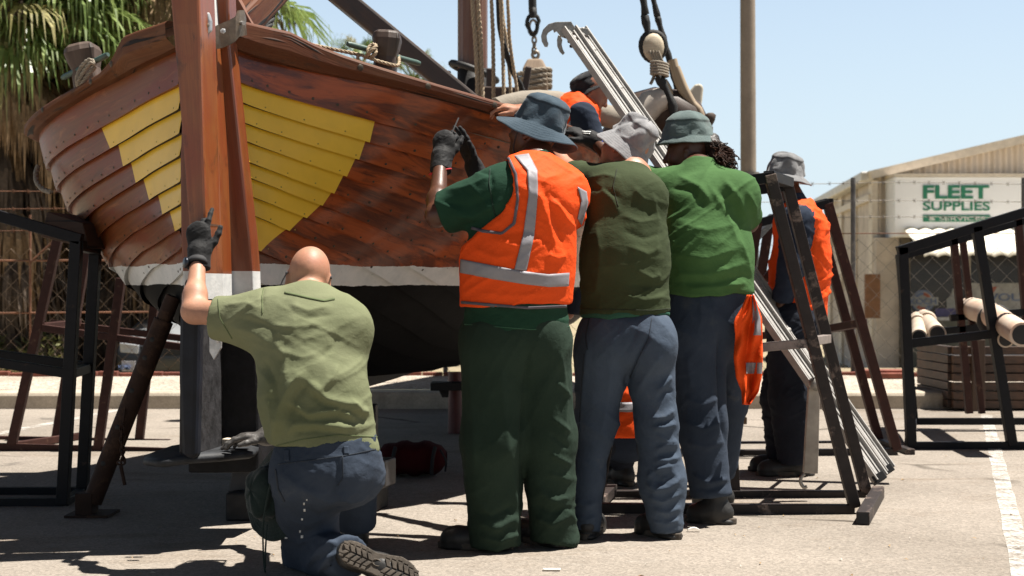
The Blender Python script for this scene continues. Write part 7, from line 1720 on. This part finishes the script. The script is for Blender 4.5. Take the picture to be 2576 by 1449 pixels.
for (x0, y0, x1, y1) in ((1463, 318, 1468, 324), (1470, 317, 1475, 323), (1477, 318, 1482, 324), (1464, 330, 1486, 332), (1466, 335, 1484, 336.5)): strip([gl_], [(x0, y0), (x0 + 1, y1)], [(x1, y0 + 1), (x1 + 1, y1 + 1)], 'glove_print', M_WHITE, gl_, 3, 4, .0015)
rp = random.Random(4); mb = MB()
for i in range(120):
    t0 = rp.random() ** 1.0; y0_ = lerp(352, 372, rp.random()); st = at(rp.uniform(1785, 1806), y0_, 6.62 + rp.uniform(-.05, .06)); en = at(1826 + rp.uniform(-24, 24), rp.uniform(395, 446), 6.50 + rp.uniform(-.06, .05))
    n = 26; ph = rp.uniform(0, 6.28); r0 = rp.uniform(.006, .020); tw = rp.uniform(9, 20); P = []
    for j in range(n): 
        t = j / (n - 1); P.append(lerp(st, en, t) + V(.02 * math.sin(t * 3.1), 0, .012 * math.sin(t * 3.14)) + V(math.cos(ph + t * tw), math.sin(ph + t * tw), .5 * math.sin(ph * 2 + t * tw)) * r0 * (.3 + t))
    mb.tube(P, .0022, 4)
part(mb, 'hair', m_plain('dark_brown_curls', (.012, .006, .004), .65, var=.5, scale=30, bump=0, spec=.15, c2=(.055, .020, .010)), P4)
lo, hi = box_of([at(1790, 350, 6.6), at(1835, 445, 6.5)], .12); S = Sdf(lo, hi, .007); S.cone(at(1785, 362, 6.66), at(1808, 385, 6.60), .042, .036, .03); S.cone(at(1808, 385, 6.60), at(1834, 436, 6.50), .034, .020, .03); sdf_part(S, 'hair', m_plain('dark_brown_hair', (.012, .007, .005), .5, var=.4, scale=40, bump=.8, bscale=70), P4, 1, None, [((40, 40, 40), .006, {'seed': 3})])
HV = thing('safety_vest', 'crumpled orange hi-vis vest hanging from the trouser pocket of the long-haired man', 'vest', tuple(at(1880, 760, 6.3)))
mb = MB(); rows = []; NV, MV = 60, 40
for i in range(NV + 1):
    y = lerp(742, 1018, i / NV); xl_ = float(np.interp(y, [742, 775, 800, 812, 840, 900, 950, 985, 1018], [1880, 1866, 1850, 1846, 1850, 1846, 1852, 1866, 1868])); xr_ = float(np.interp(y, [742, 800, 880, 950, 985, 1008, 1018], [1896, 1916, 1919, 1916, 1908, 1893, 1886])); r_ = []
    for j in range(MV + 1):
        t = j / MV; x = lerp(xl_, xr_, t); d = 6.26 + .034 * math.sin(t * 7.5 + .9 * math.sin(y * .017) + .004 * y) * (.3 + .7 * i / NV) + .011 * math.sin(t * 15 + y * .045) + .008 * math.sin(y * .09 + t * 6) + .05 * (t - .5) ** 2; r_.append(at(x, y, d))
    rows.append(r_)
mb.grid(rows, 0, None, True); o = part(mb, 'cloth', M_ORANGE, HV); sd = o.modifiers.new('Solid', 'SOLIDIFY'); sd.thickness = .004; sd.offset = 0
def sub(i0, i1, j0, j1, name, mat):
    m2 = MB(); m2.grid([[rows[i][j] + V(0, -.007, 0) for j in range(j0, j1 + 1)] for i in range(i0, i1 + 1)]); part(m2, name, mat, HV)
sub(0, 22, 26, 38, 'reflective_tape', M_REFL); sub(37, 43, 16, 40, 'reflective_tape', M_REFL)

# ======== 5. man in navy with orange vest, behind the A-frames ================================================
P5 = thing('person', 'man in navy workwear, orange vest and grey bucket hat standing behind the ladder', 'person', tuple(G(1990, 1190)))
F5 = V(-.85, .5, 0); D5 = 8.05
J5 = dict(F=F5, pel=at(2000, 820, D5), waist=at(2008, 720, D5), chest=at(2006, 600, D5), neckb=at(1992, 505, D5), head=at(1968, 452, D5 + .02), f=V(-.88, .42, -.22), u=V(-.12, -.08, .98),
          shL=at(2010, 545, D5 - .15), elL=at(1992, 668, D5 - .18), wrL=at(1962, 768, D5 - .12), shR=at(2012, 545, D5 + .18), elR=at(1975, 650, D5 + .22), wrR=at(1930, 700, D5 + .2),
          hipL=at(1992, 830, D5 - .08), knL=at(1988, 1000, D5 - .08), anL=at(1998, 1140, D5 - .06), hipR=at(1998, 830, D5 + .1), knR=at(1965, 1000, D5 + .1), anR=at(1962, 1135, D5 + .12))
body(P5, J5, SK_BROWN, h=.009)
M_NAVYS = m_cloth('navy_work_shirt', (.014, .021, .038), c2=(.024, .034, .056), var=.1, fold=.4)
M_NAVYD = m_cloth('dark_navy_trousers', (.013, .016, .025), c2=(.021, .025, .037), var=.1, fold=.4)
lo, hi = box_of([at(1920, 480, D5), at(2090, 810, D5), at(2000, 600, D5 - .3), at(2000, 600, D5 + .35)], .08)
def torso5(S, g=0.):
    S.cone(at(2006, 800, D5), at(2010, 680, D5), .150 + g, .148 + g, .05, flat=(F5, .98)); S.cone(at(2010, 680, D5), at(2010, 580, D5), .148 + g, .140 + g, .06, flat=(F5, .92)); S.cone(at(2008, 560, D5 - .13), at(2008, 560, D5 + .15), .085 + g, .085 + g, .07)
    S.cone(at(1998, 530, D5), at(2006, 560, D5), .09 + g, .11 + g, .05); S.ell(at(2038, 620, D5), (V(1, 0, 0), V(0, 1, 0), V(0, 0, 1)), (.09 + g, .15 + g, .17 + g), .06)
S = Sdf(lo, hi, .009); torso5(S); S.cone(at(2006, 560, D5 - .15), at(1992, 668, D5 - .19), .088, .07, .04); S.cone(at(1992, 668, D5 - .19), at(1966, 755, D5 - .14), .07, .052, .03, capb=True); S.cone(at(2008, 560, D5 + .17), at(1975, 650, D5 + .22), .085, .07, .04); S.cone(at(1996, 520, D5), at(1990, 494, D5), .075, .072, .03, capb=True)
sdf_part(S, 'shirt', M_NAVYS, P5, 1, None, [((7, 7, 6), .008, {'seed': 81}), ((16, 16, 14), .004, {'seed': 82})])
S = Sdf(lo, hi, .009); torso5(S, .016); S.cone(at(1985, 560, D5 - .30), at(1978, 730, D5 - .30), .155, .17, .02, 's'); S.cone(at(1996, 530, D5), at(1985, 470, D5), .092, .10, .01, 's'); S.cut(at(2000, 800, D5), V(0, 0, -1))
v5 = sdf_part(S, 'vest', M_ORANGE, P5, 1, None, [((6, 6, 5), .009, {'seed': 83}), ((15, 15, 12), .004, {'seed': 84})])
lo, hi = box_of([at(1920, 790, D5), at(2060, 1185, D5), at(2000, 900, D5 - .3), at(2000, 900, D5 + .35)], .06); lo[2] = -.03; S = Sdf(lo, hi, .009)
S.cone(at(1996, 815, D5 - .06), at(1998, 815, D5 + .08), .15, .15, .05); S.cone(at(1990, 850, D5 - .07), at(1990, 1000, D5 - .08), .13, .115, .05); S.cone(at(1990, 1000, D5 - .08), at(2002, 1165, D5 - .06), .115, .10, .04, capb=True); S.cone(at(1994, 850, D5 + .1), at(1966, 1000, D5 + .1), .125, .11, .04); S.cone(at(1966, 1000, D5 + .1), at(1972, 1150, D5 + .12), .11, .095, .04, capb=True)
sdf_part(S, 'trousers', M_NAVYD, P5, 1, None, [((7, 7, 5), .008, {'seed': 85}), ((16, 16, 14), .004, {'seed': 86})])
bootpair(P5, [(V(J5['anL'].x + .03, J5['anL'].y, .07), V(J5['anL'].x - .20, J5['anL'].y - .02, .02)), (V(J5['anR'].x, J5['anR'].y, .07), V(J5['anR'].x - .16, J5['anR'].y + .03, .02))])
M_HGREY2 = m_hat('mid_grey_hat', (.15, .15, .155), (.24, .24, .245))
hat(P5, at(1974, 438, D5 + .01), V(.22, -.10, .97), V(-.9, .4, .2), [M_HGREY2], .108, .098, .105, .06, .52, ((2, .1, .5), (1, .12, .3)), 'hat', 11, crumple=.005, taper=.82)

# ======== 6. man working inside the boat ====================================================================
P6 = thing('person', 'man in orange vest and black hat bending forward inside the boat', 'person', tuple(at(1450, 560, 9.2)))
D6 = 9.2; F6 = V(.75, .3, -.3)
J6 = dict(F=F6, pel=at(1432, 470, D6), waist=at(1436, 400, D6), chest=at(1442, 320, D6), neckb=at(1468, 255, D6), head=at(1492, 232, D6 - .02), f=V(.80, -.05, -.55), u=V(.5, -.1, .84),
          shL=at(1470, 285, D6 + .2), elL=at(1510, 350, D6 + .2), wrL=at(1560, 390, D6 + .1), shR=at(1470, 290, D6 - .17), elR=at(1496, 370, D6 - .2), wrR=at(1514, 462, D6 - .2), hipL=at(1430, 480, D6 + .1), knL=at(1450, 640, D6 + .1), anL=at(1430, 790, D6 + .1), hipR=at(1430, 480, D6 - .1), knR=at(1450, 640, D6 - .1), anR=at(1430, 790, D6 - .1))
body(P6, J6, SK_RED, h=.009)
lo, hi = box_of([at(1390, 220, D6), at(1540, 480, D6), at(1450, 300, D6 - .3), at(1450, 300, D6 + .3)], .08)
def torso6(S, g=0.):
    S.cone(at(1432, 470, D6), at(1440, 330, D6), .165 + g, .16 + g, .05, flat=(F6, .9)); S.cone(at(1440, 330, D6), at(1454, 280, D6), .155 + g, .12 + g, .06); S.cone(at(1462, 295, D6 - .15), at(1462, 290, D6 + .17), .075 + g, .075 + g, .06); S.cone(at(1425, 290, D6), at(1440, 350, D6), .10 + g, .12 + g, .06)
S = Sdf(lo, hi, .009); torso6(S); S.cone(at(1468, 290, D6 - .17), at(1494, 365, D6 - .21), .085, .078, .04); S.cone(at(1494, 365, D6 - .21), at(1512, 450, D6 - .2), .078, .065, .03); S.cone(at(1462, 268, D6), at(1472, 240, D6), .072, .07, .03, capb=True)
sdf_part(S, 'shirt', M_NAVYS, P6, 1, None, [((8, 8, 8), .007, {'seed': 91})])
S = Sdf(lo, hi, .009); torso6(S, .016); S.cone(at(1490, 280, D6 - .28), at(1500, 400, D6 - .28), .15, .17, .02, 's'); S.cone(at(1468, 262, D6), at(1485, 225, D6), .086, .095, .01, 's')
v6 = sdf_part(S, 'vest', M_ORANGE, P6, 1, None, [((8, 8, 8), .006, {'seed': 92})])
strip([v6], [(1478, 268), (1450, 285), (1430, 310), (1418, 340)], [(1492, 275), (1464, 294), (1446, 318), (1436, 345)], 'reflective_tape', M_REFL, v6, 20, 4)
lo, hi = box_of([at(1380, 460, D6), at(1500, 800, D6), at(1450, 600, D6 - .3), at(1450, 600, D6 + .3)], .06); S = Sdf(lo, hi, .011)
S.cone(at(1430, 465, D6 - .06), at(1430, 465, D6 + .08), .15, .15, .05)
for q in (-.1, .1): S.cone(at(1430, 490, D6 + q), at(1448, 640, D6 + q), .12, .09, .04); S.cone(at(1448, 640, D6 + q), at(1432, 790, D6 + q), .09, .08, .04, capb=True)
sdf_part(S, 'trousers', M_NAVYD, P6, 1)
hat(P6, at(1479, 222, D6), V(-.42, -.1, .9), V(.85, -.05, .4), [m_hat('black_hat', (.012, .012, .014), (.03, .03, .034))], .104, .096, .085, .035, .7, ((1, .3, 3.1),), 'hat', 2)

# ======== 7. crouching man half hidden behind the legs =========================================================
P7 = thing('person', 'crouching person in an orange vest, glimpsed between the legs of the olive-shirted man', 'person', tuple(G(1565, 1224)))
D7 = 7.55; F7 = V(-.1, .97, 0)
J7 = dict(F=F7, pel=at(1575, 1085, D7), waist=at(1572, 1010, D7 + .03), chest=at(1562, 900, D7 + .12), neckb=at(1555, 815, D7 + .2), head=at(1550, 765, D7 + .27), f=V(-.1, .95, .2), u=V(0, -.2, 1),
          shL=at(1505, 835, D7 + .18), elL=at(1490, 900, D7 + .4), wrL=at(1500, 830, D7 + .6), shR=at(1615, 835, D7 + .18), elR=at(1625, 900, D7 + .4), wrR=at(1590, 830, D7 + .6),
          hipL=at(1545, 1095, D7), knL=at(1535, 1000, D7 + .45), anL=at(1552, 1180, D7 + .2), hipR=at(1600, 1095, D7), knR=at(1610, 1010, D7 + .45), anR=at(1565, 1175, D7 + .05))
body(P7, J7, SK_TAN, h=.01)
lo, hi = box_of([at(1480, 800, D7), at(1640, 1230, D7), at(1570, 1000, D7 - .25), at(1570, 1000, D7 + .6)], .08)
def torso7(S, g=0.): S.cone(at(1575, 1085, D7), at(1572, 1000, D7 + .03), .17 + g, .165 + g, .05, flat=(F7, .85)); S.cone(at(1572, 1000, D7 + .03), at(1562, 890, D7 + .12), .165 + g, .17 + g, .05, flat=(F7, .8)); S.cone(at(1515, 850, D7 + .17), at(1610, 850, D7 + .17), .08 + g, .08 + g, .06)
S = Sdf(lo, hi, .01); torso7(S, .016); S.cone(at(1557, 830, D7 + .2), at(1552, 770, D7 + .25), .09, .1, .01, 's'); S.cut(at(1575, 1095, D7), V(0, 0, -1)); v7 = sdf_part(S, 'vest', M_ORANGE, P7, 1, None, [((9, 9, 14), .007, {'seed': 95}), ((22, 22, 30), .004, {'seed': 96})])
strip([v7], [(1535, 1010), (1575, 1013), (1625, 1010)], [(1535, 1034), (1575, 1037), (1625, 1034)], 'reflective_tape', M_REFL, v7, 20, 4)
S = Sdf(lo, hi, .01); torso7(S); S.cone(at(1515, 850, D7 + .17), at(1490, 900, D7 + .4), .075, .06, .03); S.cone(at(1610, 850, D7 + .17), at(1625, 900, D7 + .4), .075, .06, .03); sdf_part(S, 'shirt', M_NAVYS, P7, 1)
S = Sdf(lo, hi, .01); S.cone(at(1560, 1095, D7), at(1590, 1095, D7), .135, .135, .05)
for n_ in 'LR': S.cone(J7['hip' + n_], J7['kn' + n_], .10, .085, .04); S.cone(J7['kn' + n_], J7['an' + n_] + V(0, 0, .03), .08, .065, .03)
sdf_part(S, 'trousers', M_NAVYD, P7, 1)
bootpair(P7, [(V(J7['anR'].x + .01, J7['anR'].y - .0, .12), V(J7['anR'].x - .06, J7['anR'].y + .16, .02)), (V(J7['anL'].x - .02, J7['anL'].y, .12), V(J7['anL'].x - .08, J7['anL'].y + .16, .02))])
